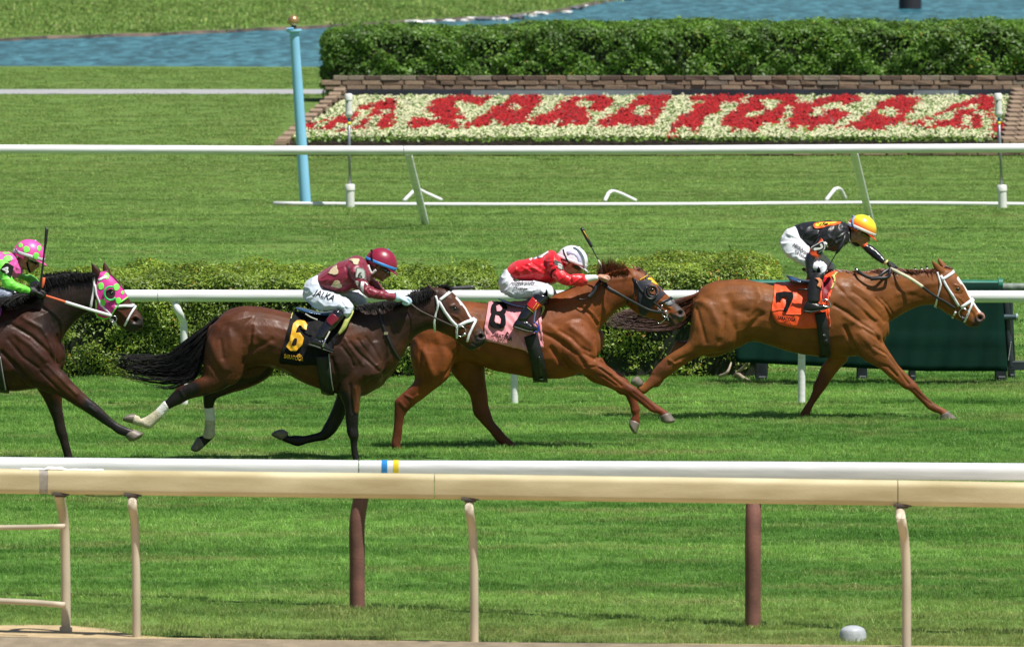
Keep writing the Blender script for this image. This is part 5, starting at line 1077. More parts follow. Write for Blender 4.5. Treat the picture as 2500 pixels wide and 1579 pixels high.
saddle('B8s', [(350,290,345,300,.06),(420,312,400,330,.1),(520,345,500,365,.12),(640,370,620,395,.12),(760,370,740,410,.12),(880,330,880,400,.12),(980,300,980,390,.10)], Y8 - .05, root8, m_sad8, w=.21)
m_navy = mat('navy_hood', (.010, .011, .026), .65, var=.25, scale=30, sheen=.2)
patch('blinker_hood', 'B8h', [(1085,560),(1130,600),(1200,640),(1330,620),(1310,500),(1400,540),(1470,600),(1560,690),(1640,790),(1700,865),(1640,910),(1560,985),(1535,1005),(1470,1080),(1380,1200),(1300,1290),(1220,1260),(1190,1100),(1190,850),(1130,720)], Y8, bv8, .006, m_navy, root8, thick=.005)
hb = hit(bv8, CP('B8h', 1440, 820, Y8), .006)
mb = MB(); mb.tube([hb + Vector((.043 * math.cos(a), -.008 - .010 * math.cos(a + 2.5), .050 * math.sin(a) - .003)) for a in np.linspace(0, 2 * math.pi, 24)], .009, 8, caps=False); mb.build('blinker_cup', m_blk_tack, root8)
mb = MB(); mb.tube([hb + Vector((.055 * math.cos(a) - .012, -.016 - .012 * math.cos(a + 2.5), .060 * math.sin(a) - .012)) for a in np.linspace(2.2, 6.0, 20)], .011, 8); mb.build('blinker_cup', m_blk_tack, root8)
patch('hood_eye_hole', 'B8h', [(1380,790),(1395,710),(1450,685),(1520,710),(1565,800),(1550,880),(1480,895),(1410,865)], Y8, bv8, .0105, mat('brown_face_hair', (.22, .07, .028), .5, var=.4, scale=40), root8, thick=.002)
for sd in (-1,):
    h = hit(bv8, CP('B8h', 1430, 800, Y8), .012); mb = MB(); mb.sphere(h, (.022, .010, .016), u=14); mb.build('eye', m_eye, root8)
m_yel = mat('yellow_emblem', (.72, .45, .02), .5)
patch('hood_emblem', 'B8h', [(1355,600),(1380,580),(1440,590),(1480,640),(1530,690),(1560,700),(1555,722),(1500,700),(1450,670),(1420,660),(1440,640),(1400,615),(1370,625)], Y8, bv8, .011, m_yel, root8, thick=.002)
for i in range(6):
    x = 1225 + i * 24; y = 612 - i * 13; patch('braid_stitch', 'B8h', [(x - 9, y + 14), (x - 2, y - 16), (x + 12, y - 12), (x + 6, y + 16)], Y8, bv8, .012, m_yel, root8, thick=.004, grid=.03)
strap('bridle_cheek', 'B8h', [(1140,640),(1220,780),(1330,900),(1450,1010),(1560,1110),(1650,1190)], .018, Y8, bv8, .016, m_blk_tack, root8)
strap('throat_lash', 'B8h', [(1090,570),(1125,680),(1130,820),(1060,960),(980,1040)], .012, Y8, bv8, .008, m_blk_tack, root8)
strap('noseband', 'B8h', [(1560,1065),(1680,1000),(1830,950)], .017, Y8, bv8, .012, m_blk_tack, root8)
strap('nose_wrap', 'B8h', [(1690,1020),(1760,1060),(1830,1000)], .045, Y8, bv8, .005, mat('grey_nose_wrap', (.16, .17, .19), .6, var=.5, scale=60), root8)
mb = MB(); h = hit(bv8, CP('B8h', 1580, 1120, Y8), .026)
for a, b in (((-.018, -.02), (.012, -.02)), ((.012, -.02), (.018, .018)), ((-.018, -.02), (-.02, .0))): mb.tube([h + Vector((a[0], 0, a[1])), h + Vector((b[0], 0, b[1]))], .0035, 6)
mb.build('bridle_buckle', m_steel, root8)
hb = hit(bv8, CP('B8h', 1680, 1235, Y8), .02); ring('bit_ring', hb, .026, .005, m_steel, root8)
rein('bit_cheek', [('B8h', 1700, 1220, hb.y), ('B8h', 1725, 1300, hb.y), ('B8h', 1745, 1375, hb.y)], .0055, m_steel, root8); rein('bit_shank', [('B8h', 1710, 1310, hb.y), ('B8h', 1640, 1390, hb.y), ('B8h', 1570, 1425, hb.y), ('B8h', 1545, 1395, hb.y)], .004, m_steel, root8)
rein('tongue_tie', [('B8h', 1650, 1400, Y8 - .02), ('B8h', 1700, 1420, Y8 - .02), ('B8h', 1735, 1395, Y8 - .02)], .008, m_pad, root8)
rein('rein', [('B8h', 545, 650, Y8 - .10), ('B8h', 640, 780, Y8 - .16), ('B8h', 800, 870, Y8 - .17), ('B8h', 980, 970, Y8 - .17), ('B8h', 1300, 1140, Y8 - .15), ('B8h', 1450, 1200, Y8 - .14), ('B8h', 1650, 1225, Y8 - .1)], [.02, .019, .017, .013, .012, .014, .013], m_blk_tack, root8, .45)
rein('rein', [('B8h', 545, 650, Y8 + .04), ('B8h', 800, 870, Y8 + .16), ('B8h', 1300, 1140, Y8 + .15), ('B8h', 1650, 1225, Y8 + .1)], .012, m_blk_tack, root8, .45)
rein('rein_loop', [('B8h', 500, 640, Y8 - .12), ('B8h', 440, 720, Y8 - .16), ('B8h', 360, 860, Y8 - .18), ('B8h', 270, 950, Y8 - .2)], .019, m_blk_tack, root8, .5); rein('rein_loop', [('B8h', 270, 950, Y8 - .2), ('B8h', 200, 985, Y8 - .2), ('B8h', 120, 980, Y8 - .2), ('B8h', 60, 950, Y8 - .2)], .006, m_blk_tack, root8)
rein('stirrup_leather', [('B8s', 870, 420, Y8 - .36), ('B8s', 845, 560, Y8 - .38), ('B8s', 840, 640, Y8 - .4)], .008, m_steel, root8, .6)
rein('stirrup', [('B8s', 840, 620, Y8 - .40), ('B8s', 880, 650, Y8 - .41), ('B8s', 908, 720, Y8 - .41), ('B8s', 880, 765, Y8 - .41), ('B8s', 850, 760, Y8 - .40)], .007, mat('blue_stirrup', (.02, .05, .35), .3), root8)
hair('tail', 'B8r', [(330,130),(200,200),(60,260),(-120,300),(-300,330)], [(330,260),(200,350),(60,430),(-100,480),(-300,500)], Y8 + .05, 160, HW['chest'], root8, .04, .006, 8, (.5, 1.0), .01)

# ---------------------------------------------------------------- horse 6 (bay)
Y6 = 80.6
L6 = [('px', [(524,790,505,845,.11,0),(546,763,502,885,.21,0),(580,749,528,910,.27,0),(622,747,590,908,.285,0),(665,754,642,895,.285,0),(705,763,690,907,.28,0),(745,768,738,933,.29,0),(785,767,785,951,.295,0),(825,762,830,963,.285,0),(860,755,880,968,.265,0),(890,753,912,954,.225,0),(915,775,932,936,.17,0),(932,820,940,912,.11,0)]),
 ('px', [(860,752,930,925,.2,0),(895,744,958,905,.17,0),(925,738,978,878,.145,0),(955,731,1002,836,.125,0),(985,723,1020,816,.11,0),(1010,714,1041,806,.10,0),(1035,706,1058,803,.093,0),(1055,702,1068,803,.085,0)]),
 ('px', [(1060,701,1052,803,.085,0),(1085,702,1070,809,.10,0),(1103,712,1086,816,.105,0),(1119,728,1100,822,.10,0),(1136,748,1114,832,.088,0),(1149,770,1127,842,.072,0),(1163,786,1139,850,.060,0),(1176,802,1150,855,.058,0),(1185,815,1163,852,.052,0),(1187,826,1176,843,.035,0)]),
 ('px', [(945,880,920,950,.09,.06),(962,880,935,940,.07,.09),(975,880,942,930,.04,.09)]),
 # near fore
 ('C6f', [(1440,60,840,120,.10,-.12),(1470,280,840,330,.12,-.13),(1440,440,860,470,.12,-.14),(1240,570,890,580,.10,-.15),(1190,700,925,700,.082,-.16),(1166,850,985,850,.062,-.16),(1152,1000,998,990,.050,-.16),(1150,1100,1010,1110,.046,-.16),(1158,1190,1022,1180,.048,-.16),(1145,1250,1050,1240,.037,-.16),(1140,1320,1062,1315,.030,-.16),(1152,1400,1070,1400,.030,-.16),(1166,1460,1082,1460,.035,-.16),(1180,1530,1085,1530,.036,-.16)]),
 # far fore
 ('C6f', [(1120,560,880,560,.09,.11),(1060,720,890,710,.08,.12),(1020,870,840,860,.065,.13),(985,970,800,955,.055,.14),(935,1070,755,1040,.050,.14),(862,1170,705,1130,.047,.14),(760,1243,680,1150,.038,.14),(650,1262,620,1170,.030,.14),(530,1290,510,1192,.032,.14),(430,1320,385,1188,.038,.14),(330,1290,320,1196,.031,.14),(235,1250,300,1160,.034,.14)]),
 # near hind
 ('C6r', [(1700,-60,1190,60,.14,-.12),(1650,200,1120,280,.175,-.13),(1570,460,1105,480,.165,-.14),(1500,650,1085,610,.13,-.15),(1340,750,1040,640,.105,-.16),(1150,820,930,702,.08,-.16),(980,860,840,730,.062,-.16),(870,912,755,810,.052,-.16),(740,975,680,898,.042,-.16),(650,1068,592,982,.033,-.16),(570,1138,505,1048,.034,-.16),(508,1185,432,1082,.042,-.16),(410,1155,415,1065,.033,-.16),(345,1140,352,1030,.036,-.16)]),
 # far hind
 ('C6r', [(1880,420,1400,380,.14,.10),(1860,590,1430,520,.135,.12),(1650,725,1300,610,.12,.13),(1420,800,1160,700,.09,.14),(1262,855,1102,800,.065,.14),(1222,920,1102,880,.050,.14),(1217,970,1112,968,.040,.14),(1224,1100,1128,1100,.032,.14),(1225,1200,1120,1185,.034,.14),(1225,1270,1102,1262,.042,.14),(1175,1325,1075,1268,.034,.14),(1115,1385,1035,1285,.036,.14)]),
]
K6 = [('C6f', [(1060,60),(1180,200),(1330,330),(1400,400)], .013, -.010), ('C6f', [(1150,20),(1260,160),(1370,310)], .013, -.009), ('C6f', [(1250,0),(1340,120),(1430,280)], .012, -.007), ('C6f', [(960,100),(1060,230),(1100,330)], .013, -.009), ('C6f', [(1000,20),(1110,180),(1220,330)], .014, .007), ('C6f', [(1200,60),(1310,230),(1380,330)], .013, .006), ('C6f', [(1480,60),(1490,250),(1440,420)], .014, -.010), ('C6f', [(840,250),(900,420),(910,560)], .02, -.012), ('C6f', [(1060,560),(1070,720),(1090,900)], .010, -.009), ('C6f', [(1120,600),(1140,760),(1120,900)], .012, .006), ('C6f', [(1230,480),(1210,580)], .015, -.010), ('C6f', [(1070,1110),(1070,1200)], .012, .005), ('C6f', [(1340,440),(1420,600)], .03, .006),
 ('C6h', [(980,330),(1010,560),(1010,780)], .012, -.007), ('C6h', [(1090,420),(1200,640),(1280,730)], .015, .005), ('C6h', [(1210,580),(1300,620),(1400,740)], .010, .006), ('C6h', [(1200,470),(1250,450),(1300,500)], .010, .007), ('C6h', [(1540,860),(1600,830),(1665,870),(1640,910),(1560,900)], .007, .006), ('C6h', [(1420,760),(1500,860),(1530,940)], .01, -.005), ('C6h', [(600,560),(900,600),(960,620)], .03, -.005), ('C6h', [(300,700),(600,620),(850,520)], .04, .006), ('C6h', [(1480,960),(1560,1000),(1640,950)], .006, -.006),
 ('C6r', [(1640,60),(1630,260),(1560,460)], .018, -.012), ('C6r', [(1660,150),(1650,240)], .02, .012), ('C6r', [(1180,200),(1280,420),(1340,520)], .035, .009), ('C6r', [(1560,470),(1520,600),(1420,710)], .014, .010), ('C6r', [(1130,400),(1220,520),(1300,620)], .015, -.006), ('C6r', [(1400,100),(1430,300),(1390,520)], .03, .007), ('C6r', [(1300,200),(1330,400)], .018, -.007), ('C6r', [(860,760),(900,830)], .012, .006),
 ('Z3', [(700,540),(800,600),(880,700)], .04, -.006), ('Z3', [(880,560),(930,620),(1000,660)], .03, .008), ('Z3', [(850,830),(880,700),(1000,640)], .02, -.008), ('Z3', [(1000,800),(1150,860),(1280,900)], .02, -.004)]
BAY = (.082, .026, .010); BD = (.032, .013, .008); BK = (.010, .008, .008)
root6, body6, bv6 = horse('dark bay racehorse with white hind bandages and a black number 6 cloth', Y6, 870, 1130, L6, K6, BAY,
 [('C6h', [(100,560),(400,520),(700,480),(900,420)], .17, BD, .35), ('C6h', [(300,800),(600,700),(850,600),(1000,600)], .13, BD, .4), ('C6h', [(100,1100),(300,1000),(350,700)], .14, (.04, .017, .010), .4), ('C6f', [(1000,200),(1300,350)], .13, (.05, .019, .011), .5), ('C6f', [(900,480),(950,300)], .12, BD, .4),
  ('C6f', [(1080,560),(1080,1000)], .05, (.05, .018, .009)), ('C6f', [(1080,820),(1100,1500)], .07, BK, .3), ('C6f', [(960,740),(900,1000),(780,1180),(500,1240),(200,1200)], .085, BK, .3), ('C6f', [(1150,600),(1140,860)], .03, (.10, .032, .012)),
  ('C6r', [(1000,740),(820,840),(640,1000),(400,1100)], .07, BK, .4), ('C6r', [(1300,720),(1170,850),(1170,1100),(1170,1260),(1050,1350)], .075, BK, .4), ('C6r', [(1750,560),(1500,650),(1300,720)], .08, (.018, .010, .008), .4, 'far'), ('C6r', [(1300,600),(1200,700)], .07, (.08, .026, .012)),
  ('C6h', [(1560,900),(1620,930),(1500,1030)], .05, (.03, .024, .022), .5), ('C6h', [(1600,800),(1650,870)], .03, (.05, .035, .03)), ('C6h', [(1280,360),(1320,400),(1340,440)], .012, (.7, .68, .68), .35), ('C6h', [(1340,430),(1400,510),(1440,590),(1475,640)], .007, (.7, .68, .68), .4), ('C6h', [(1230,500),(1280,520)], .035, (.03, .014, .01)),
  ('px', [(880,970),(940,930)], .05, (.10, .035, .018))],
 [('C6h', (880,165), (925,260), (1030,300), -.055), ('C6h', (935,175), (1000,220), (1060,250), .05)], ('C6h', (1250,502)),
 [('C6f', (1182,1520,1083,1520), (1200,1590,1070,1590), -.16), ('C6f', (218,1250,312,1150), (108,1192,258,1118), .14), ('C6r', (340,1142,352,1025), (222,1105,310,1028), -.16), ('C6r', (1112,1388,1035,1278), (1060,1432,962,1400), .14)],
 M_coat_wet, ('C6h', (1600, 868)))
# hind bandages
m_band = mat('white_bandage', (.74, .73, .70), .85, var=.1, scale=30, bump=.5, bscale=60, stretch=(.4, 1, 1.6)); m_bandd = mat('grass_stained_bandage', (.50, .46, .33), .9, var=.22, scale=22, bump=.5, bscale=60)
def bandage(key, st, m, nm='bandage'):
    mb = MB(); loft(mb, key, st, Y6, n=20); me = remesh(mb, .006, 1); V = co_of(me); N = no_of(me)
    a = CP(key, st[0][0], st[0][1], Y6); b = CP(key, st[-1][0], st[-1][1], Y6); d = np.array(((b - a).normalized())[:]); s = V @ d
    V = V + N * (.0007 * np.sin(s * 330 + 6 * N[:, 2])[:, None]); me.vertices.foreach_set('co', V.astype(np.float32).ravel()); finish(me, nm, m, root6)
bandage('C6r', [(745,968,668,890,.043,-.16),(700,1015,630,935,.041,-.16),(655,1072,585,978,.040,-.16)], m_band)
bandage('C6r', [(660,1065,592,975,.040,-.16),(575,1145,498,1045,.042,-.16),(510,1192,425,1078,.049,-.16),(420,1165,405,1058,.041,-.16),(330,1140,345,1030,.044,-.16)], m_bandd)
bandage('C6r', [(1222,960,1108,965,.040,.14),(1228,1040,1118,1040,.040,.14),(1230,1105,1122,1105,.040,.14)], m_band)
bandage('C6r', [(1228,1100,1124,1100,.041,.14),(1230,1200,1114,1185,.042,.14),(1228,1270,1096,1262,.047,.14),(1200,1300,1090,1275,.044,.14)], m_bandd)
fringe('mane', 'C6h', [(-160,500),(100,440),(400,400),(650,330),(800,280),(930,240)], [(-60,620),(200,600),(450,520),(700,470),(860,400),(950,330)], Y6, 2600, HW['blk'], root6, .0035, 9, .014, .012, -.06, .018)
fringe('mane', 'C6h', [(640,330),(800,280),(930,240)], [(640,290),(800,240),(900,215)], Y6, 160, HW['blk'], root6, .006, 10, .014, 0, 0, .015)
fringe('forelock', 'C6h', [(1030,205),(1120,215),(1180,250)], [(1140,200),(1220,240),(1210,290)], Y6, 130, HW['blk'], root6, .006, 11, .010, .002, -.01, .02)
hair('tail', 'Z3', [(690,500),(600,570),(480,660),(380,735),(220,740),(110,735),(25,735)], [(640,640),(590,780),(540,880),(430,905),(300,900),(180,880),(70,850)], Y6 + .03, 620, HW['blk'], root6, .05, .0035, 12, (.3, 1.0), .026)
hair('tail_wisp', 'Z3', [(580,800),(480,880),(380,920),(300,925),(220,910)], [(580,830),(500,900),(440,935),(400,940),(350,938)], Y6, 22, HW['blk'], root6, .03, .004, 13, (.7, 1.0), .015, core=False)
m_cl6 = mat('black_saddle_cloth', (.006, .006, .008), .75, var=.35, scale=20, spec=.2)
cl6, cbv6 = cloth('saddle_cloth', 'C6s', [(330,265,155,900),(370,255,160,985),(430,250,280,1005),(500,255,450,1010),(600,265,620,1012),(720,270,760,1005),(830,260,860,990),(920,250,885,850),(1010,240,960,720),(1100,220,1000,600),(1180,200,1060,520)], Y6, bv6, .008, m_cl6, root6, wr=.007, seed=6)
m_y6 = mat('yellow_cloth_number', (.78, .40, .012), .42, var=.12, scale=14, sheen=.2)
n6 = patch('cloth_number', 'C6s', [(350,400),(400,362),(460,358),(520,370),(560,420),(545,495),(480,480),(470,435),(435,432),(410,470),(388,535),(450,530),(480,570),(508,610),(490,700),(440,760),(395,805),(310,800),(245,740),(300,650),(315,560),(330,480)], Y6, cbv6, .0145, m_y6, cl6, thick=.003)
patch('number_counter', 'C6s', [(350,640),(370,615),(405,612),(412,650),(400,705),(365,722),(330,712)], Y6, cbv6, .0180, m_cl6, n6, thick=.001)
lettering('cloth_lettering', 'SARATOGA', 'C6s', (215, 905), (285, 45), (5, -62), Y6, cbv6, .0135, m_y6, cl6, bold=.015)
for dx, dy in ((-30, 12), (-12, -4), (8, -10), (28, 2), (45, 20)): strap('crest', 'C6s', [(440, 885), (435 + dx, 840 + dy + 10)], .006, Y6, cbv6, .0135, m_y6, cl6, both=False, thick=.002)
strap('girth', 'C6s', [(780,870),(800,1000),(820,1150),(850,1300),(870,1440)], .11, Y6, bv6, .028, m_elastic, root6, thick=.008, wrap=True)
rein('girth_edge', [('C6s', 868, 870, Y6 - .34), ('C6s', 885, 1050, Y6 - .335), ('C6s', 905, 1250, Y6 - .30), ('C6s', 935, 1420, Y6 - .2)], .005, mat('grey_piping', (.3, .3, .3), .5), root6)
rein('pad_edge', [('C6s', 1235, 170, Y6 - .16), ('C6s', 1200, 270, Y6 - .26), ('C6s', 1140, 370, Y6 - .30), ('C6s', 1090, 480, Y6 - .31), ('C6s', 1015, 580, Y6 - .31)], [.012, .018, .024, .022, .010], m_pad, root6, .6)
patch('pad_corner', 'C6s', [(305,290),(330,275),(325,310),(300,350),(285,345)], Y6, cbv6, .012, m_pad, root6, thick=.01)
saddle('C6s', [(420,185,405,215,.06),(500,195,470,245,.1),(600,225,580,270,.12),(700,250,690,285,.11),(820,250,820,310,.10),(950,230,950,310,.10),(1060,200,1060,300,.09)], Y6 - .05, root6, m_saddle_blue, w=.20)
rein('surcingle', [('C6s', 520, 280, Y6 - .30), ('C6s', 600, 330, Y6 - .33), ('C6s', 700, 370, Y6 - .34)], .006, mat('grey_webbing', (.45, .44, .4), .6), root6)
for nm, pts, w, off in (('bridle_cheek', [(1035,390),(1120,540),(1210,660),(1290,745)], .026, .008), ('bridle_brow', [(1050,390),(1120,335),(1200,275)], .024, .010), ('throat_lash', [(1000,330),(1020,400),(1030,460),(1000,580),(978,680),(990,800)], .018, .010), ('noseband', [(1300,730),(1400,680),(1520,645)], .030, .010), ('flash_strap', [(1530,660),(1490,740),(1440,850),(1415,940)], .020, .013), ('chin_strap', [(1285,740),(1278,810),(1282,895)], .018, .010)):
    strap(nm, 'C6h', pts, w, Y6, bv6, off, m_white_tack, root6)
hb = hit(bv6, CP('C6h', 1330, 797, Y6), .02); ring('bit_ring', hb, .046, .005, m_steel, root6); mb = MB(); mb.sphere(hit(bv6, CP('C6h', 1378, 838, Y6), .02), .018, u=12, v=8); mb.build('bit_boss', m_steel, root6)
strap('martingale', 'C6h', [(235,460),(270,620),(335,810),(430,1020),(535,1210)], .020, Y6, bv6, .010, m_blk_tack, root6, both=False)
mb = MB(); mb.box(hit(bv6, CP('C6h', 340, 820, Y6), .02), (.018, .004, .012)); mb.build('strap_buckle', m_steel, root6, smooth=False)
rein('rein', [('C6h', 620, 400, Y6 - .12), ('C6h', 780, 530, Y6 - .16), ('C6h', 1020, 645, Y6 - .15), ('C6h', 1240, 745, Y6 - .13)], .008, mat('brown_rein', (.05, .03, .028), .45), root6, .5)
rein('rein', [('C6h', 620, 400, Y6 + .05), ('C6h', 780, 530, Y6 + .16), ('C6h', 1240, 745, Y6 + .13)], .008, m_blk_tack, root6, .5)
rein('stirrup_leather', [('C6s', 880, 540, Y6 - .37), ('C6s', 840, 620, Y6 - .39), ('C6s', 800, 680, Y6 - .40)], .007, mat('pale_leather', (.5, .45, .38), .5), root6, .6)
rein('stirrup', [('C6s', 820, 650, Y6 - .41), ('C6s', 795, 710, Y6 - .42), ('C6s', 785, 770, Y6 - .42)], .010, m_steel, root6, .6)

# ---------------------------------------------------------------- horse 4 (dark bay at the left edge)
Y4h = 80.4
def shift(L, dx, key): a, b, s = CR[key]; return [(x0 + dx * s, y0 + 0, x1 + dx * s, y1, *r) for x0, y0, x1, y1, *r in L]
L4 = [('px', [(524-865,790,505-865,845,.11,0),(546-865,763,502-865,885,.21,0),(580-865,749,528-865,910,.27,0),(622-865,747,590-865,908,.285,0),(665-865,754,642-865,895,.285,0),(-160,763,-175,905,.28,0),(-110,768,-120,925,.29,0),(-60,765,-60,940,.295,0),(-20,758,-20,950,.285,0),(20,748,30,955,.265,0),(60,745,80,950,.225,0),(100,760,115,940,.18,0),(130,790,140,915,.13,0),(148,830,152,885,.07,0)]),
 ('Z4', [(20,520,340,950,.2,0),(90,500,380,860,.17,0),(160,470,380,760,.15,0),(250,385,410,690,.125,0),(350,345,470,620,.11,0),(450,335,530,575,.10,0),(540,330,570,565,.092,0),(590,335,590,570,.085,0)]),
 ('Z4', [(600,325,560,570,.085,0),(660,315,600,590,.10,0),(710,345,650,608,.105,0),(750,395,690,625,.10,0),(785,455,730,645,.085,0),(815,505,765,665,.068,0),(845,545,795,680,.058,0),(870,575,820,688,.056,0),(886,605,850,680,.048,0),(886,630,868,665,.03,0)]),
 ('Z4', [(320,700,300,950,.07,.08),(385,760,340,960,.06,.1),(398,820,370,930,.04,.1)]),
 ('Z4', [(300,560,-40,700,.11,-.12),(345,760,20,900,.13,-.14),(350,880,130,990,.11,-.15),(405,940,270,1050,.085,-.16),(455,1000,375,1085,.068,-.16),(545,1088,468,1142,.052,-.16),(612,1140,548,1192,.046,-.16),(672,1203,618,1240,.034,-.16),(730,1250,688,1285,.030,-.16),(785,1274,735,1318,.035,-.16),(830,1290,776,1330,.034,-.16)]),
 ('Z4', [(385,960,190,960,.10,.10),(384,1080,225,1030,.085,.12),(386,1150,280,1120,.065,.13),(400,1240,325,1225,.052,.14),(416,1310,346,1305,.046,.14),(428,1370,370,1362,.035,.14),(450,1455,395,1455,.031,.14),(470,1515,410,1515,.036,.14),(480,1560,405,1560,.036,.14)]),
 ('C6r', shift([(1700,-60,1190,60,.14,-.12),(1650,200,1120,280,.175,-.13),(1570,460,1105,480,.165,-.14),(1500,650,1085,610,.13,-.15),(1340,750,1040,640,.105,-.16),(1150,820,930,702,.08,-.16),(980,860,840,730,.062,-.16),(870,912,755,810,.052,-.16),(740,975,680,898,.042,-.16),(650,1068,592,982,.033,-.16),(570,1138,505,1048,.034,-.16),(508,1185,432,1082,.042,-.16),(410,1155,415,1065,.033,-.16),(345,1140,352,1030,.036,-.16)], -865, 'C6r')),
 ('C6r', shift([(1880,420,1400,380,.14,.10),(1860,590,1430,520,.135,.12),(1650,725,1300,610,.12,.13),(1420,800,1160,700,.09,.14),(1262,855,1102,800,.065,.14),(1222,920,1102,880,.050,.14),(1217,970,1112,968,.040,.14),(1224,1100,1128,1100,.032,.14),(1225,1200,1120,1185,.034,.14),(1225,1270,1102,1262,.042,.14),(1175,1325,1075,1268,.034,.14),(1115,1385,1035,1285,.036,.14)], -865, 'C6r')),
]
K4 = [('Z4', [(60,620),(200,700),(300,790),(360,880)], .016, -.012), ('Z4', [(150,590),(260,650),(330,740),(350,840)], .018, .009), ('Z4', [(100,690),(200,760),(290,850)], .022, .008), ('Z4', [(360,700),(370,800),(370,880)], .010, -.009), ('Z4', [(20,800),(120,900),(220,1020)], .02, -.014), ('Z4', [(300,880),(400,980),(480,1060)], .014, .008), ('Z4', [(260,920),(370,1030),(450,1100)], .010, -.008), ('Z4', [(560,1140),(600,1170)], .012, .006), ('Z4', [(580,380),(575,480),(570,560)], .012, -.006), ('Z4', [(690,520),(750,560),(800,610)], .012, .006), ('Z4', [(805,600),(840,585),(880,610),(870,640),(820,635)], .007, .006), ('Z4', [(150,480),(250,500),(330,620)], .025, -.005), ('Z4', [(60,720),(150,830),(250,900)], .015, -.007), ('Z4', [(290,700),(330,790),(345,860)], .01, .006)]
D4 = (.044, .0135, .0075)
root4, body4, bv4 = horse('very dark bay racehorse in a magenta and green spotted hood at the left edge', Y4h, 180, 1130, L4, K4, D4,
 [('Z4', [(100,480),(300,420),(520,400)], .13, (.016, .009, .008), .5), ('Z4', [(330,620),(500,500)], .12, (.018, .010, .008), .5), ('Z4', [(350,980),(450,1050)], .05, (.075, .026, .011)), ('Z4', [(560,1130),(640,1220),(790,1310)], .06, (.012, .010, .011), .4), ('Z4', [(330,1150),(380,1300),(430,1500)], .06, (.016, .010, .009), .4), ('Z4', [(820,640),(870,620),(800,670)], .04, (.022, .017, .017), .5), ('Z4', [(780,530),(830,580)], .05, (.075, .025, .013))],
 [('Z4', (563,250), (585,345), (640,335), -.055), ('Z4', (645,247), (640,320), (690,330), .05)], ('Z4', (692, 440)),
 [('Z4', (832,1288,775,1334), (886,1308,800,1362), -.16), ('Z4', (478,1555,405,1555), (490,1585,398,1585), .14)], M_coat_wet, ('Z4', (838, 608)))
fringe('mane', 'Z4', [(0,500),(100,470),(200,420),(280,350),(400,330),(580,320)], [(30,560),(150,520),(250,480),(330,400),(450,370),(600,350)], Y4h, 2200, HW['blk'], root4, .0035, 14, .016, .012, -.06, .02)
fringe('mane', 'D4j', [(820,880),(1000,860),(1250,840),(1500,850)], [(760,850),(980,820),(1230,800),(1490,790)], Y4h, 260, HW['blk'], root4, .006, 15, .02, .006, 0, .02)
fringe('mane', 'D4j', [(620,1180),(400,1200),(150,1240)], [(200,1280),(60,1330),(-150,1350)], Y4h, 420, HW['blk'], root4, .006, 16, .02, .02, -.2, .02)
m_mag = mat('magenta_hood', (.66, .030, .30), .55, var=.08, sheen=.2); m_lime = mat('lime_green_cloth', (.20, .80, .10), .5, var=.08)
patch('blinker_hood', 'Z4', [(610,345),(625,312),(655,312),(700,350),(745,400),(785,455),(790,470),(745,500),(715,540),(692,580),(660,600),(620,592),(597,570),(600,480),(600,400)], Y4h, bv4, .007, m_mag, root4, thick=.005)
strap('hood_trim', 'Z4', [(788,470),(745,500),(715,540),(694,578)], .012, Y4h, bv4, .013, m_lime, root4, both=False); strap('hood_trim', 'Z4', [(690,590),(650,600),(615,590),(597,570),(598,480)], .010, Y4h, bv4, .013, m_lime, root4, both=False)
for x, y, r in ((628,398,20),(722,405,19),(638,500,20),(735,488,18),(662,338,16),(760,440,10)):
    patch('hood_spot', 'Z4', [(x + r * math.cos(a) * .95, y + r * 1.15 * math.sin(a)) for a in np.linspace(0, 2 * math.pi, 18)[:-1]], Y4h, bv4, .012, m_lime, root4, thick=.002)
patch('hood_eye_hole', 'Z4', [(690 + 27 * math.cos(a), 442 + 27 * math.sin(a)) for a in np.linspace(0, 2 * math.pi, 16)[:-1]], Y4h, bv4, .0125, mat('dark_face_hair', (.03, .014, .01), .5), root4, thick=.002)
h = hit(bv4, CP('Z4', 692, 442, Y4h), .014); mb = MB(); mb.sphere(h, (.02, .010, .016), u=14); mb.build('eye', m_eye, root4)
h = hit(bv4, CP('Z4', 688, 443, Y4h), .014); mb = MB(); mb.tube([h + Vector((.055 * math.cos(a), -.012 - .01 * math.cos(a + 3), .060 * math.sin(a))) for a in np.linspace(1.2, 5.6, 20)], .010, 8); mb.build('blinker_cup', mat('green_plastic_cup', (.03, .50, .12), .4), root4)
for nm, pts, w, off in (('throat_lash', [(580,340),(586,400),(575,470),(562,540)], .022, .010), ('bridle_cheek', [(592,390),(600,450),(625,510),(690,575)], .016, .018), ('bridle_brow', [(612,365),(640,350),(662,342)], .02, .016), ('noseband', [(712,525),(770,520),(830,524)], .024, .011), ('flash_strap', [(835,530),(805,580),(772,645)], .018, .014), ('chin_strap', [(690,600),(720,630),(730,650)], .014, .012)):
    strap(nm, 'Z4', pts, w, Y4h, bv4, off, m_white_tack, root4)
hb = hit(bv4, CP('Z4', 706, 598, Y4h), .02); ring('bit_ring', hb, .030, .005, m_steel, root4)
m_orr = mat('orange_rein', (.75, .14, .05), .5)
rein('rein', [('D4j', 820, 1225, Y4h - .15), ('D4j', 1000, 1280, Y4h - .17), ('D4j', 1220, 1350, Y4h - .17)], .011, m_orr, root4, .5); rein('rein', [('D4j', 1215, 1350, Y4h - .17), ('Z4', 560, 548, Y4h - .16), ('Z4', 690, 585, Y4h - .13)], .014, m_white_tack, root4, .5)
rein('rein', [('D4j', 820, 1225, Y4h), ('D4j', 1220, 1350, Y4h + .15), ('Z4', 690, 585, Y4h + .13)], .011, m_white_tack, root4, .5)
m_cl4 = mat('purple_saddle_cloth', (.42, .06, .45), .5, var=.2, sheen=.2)
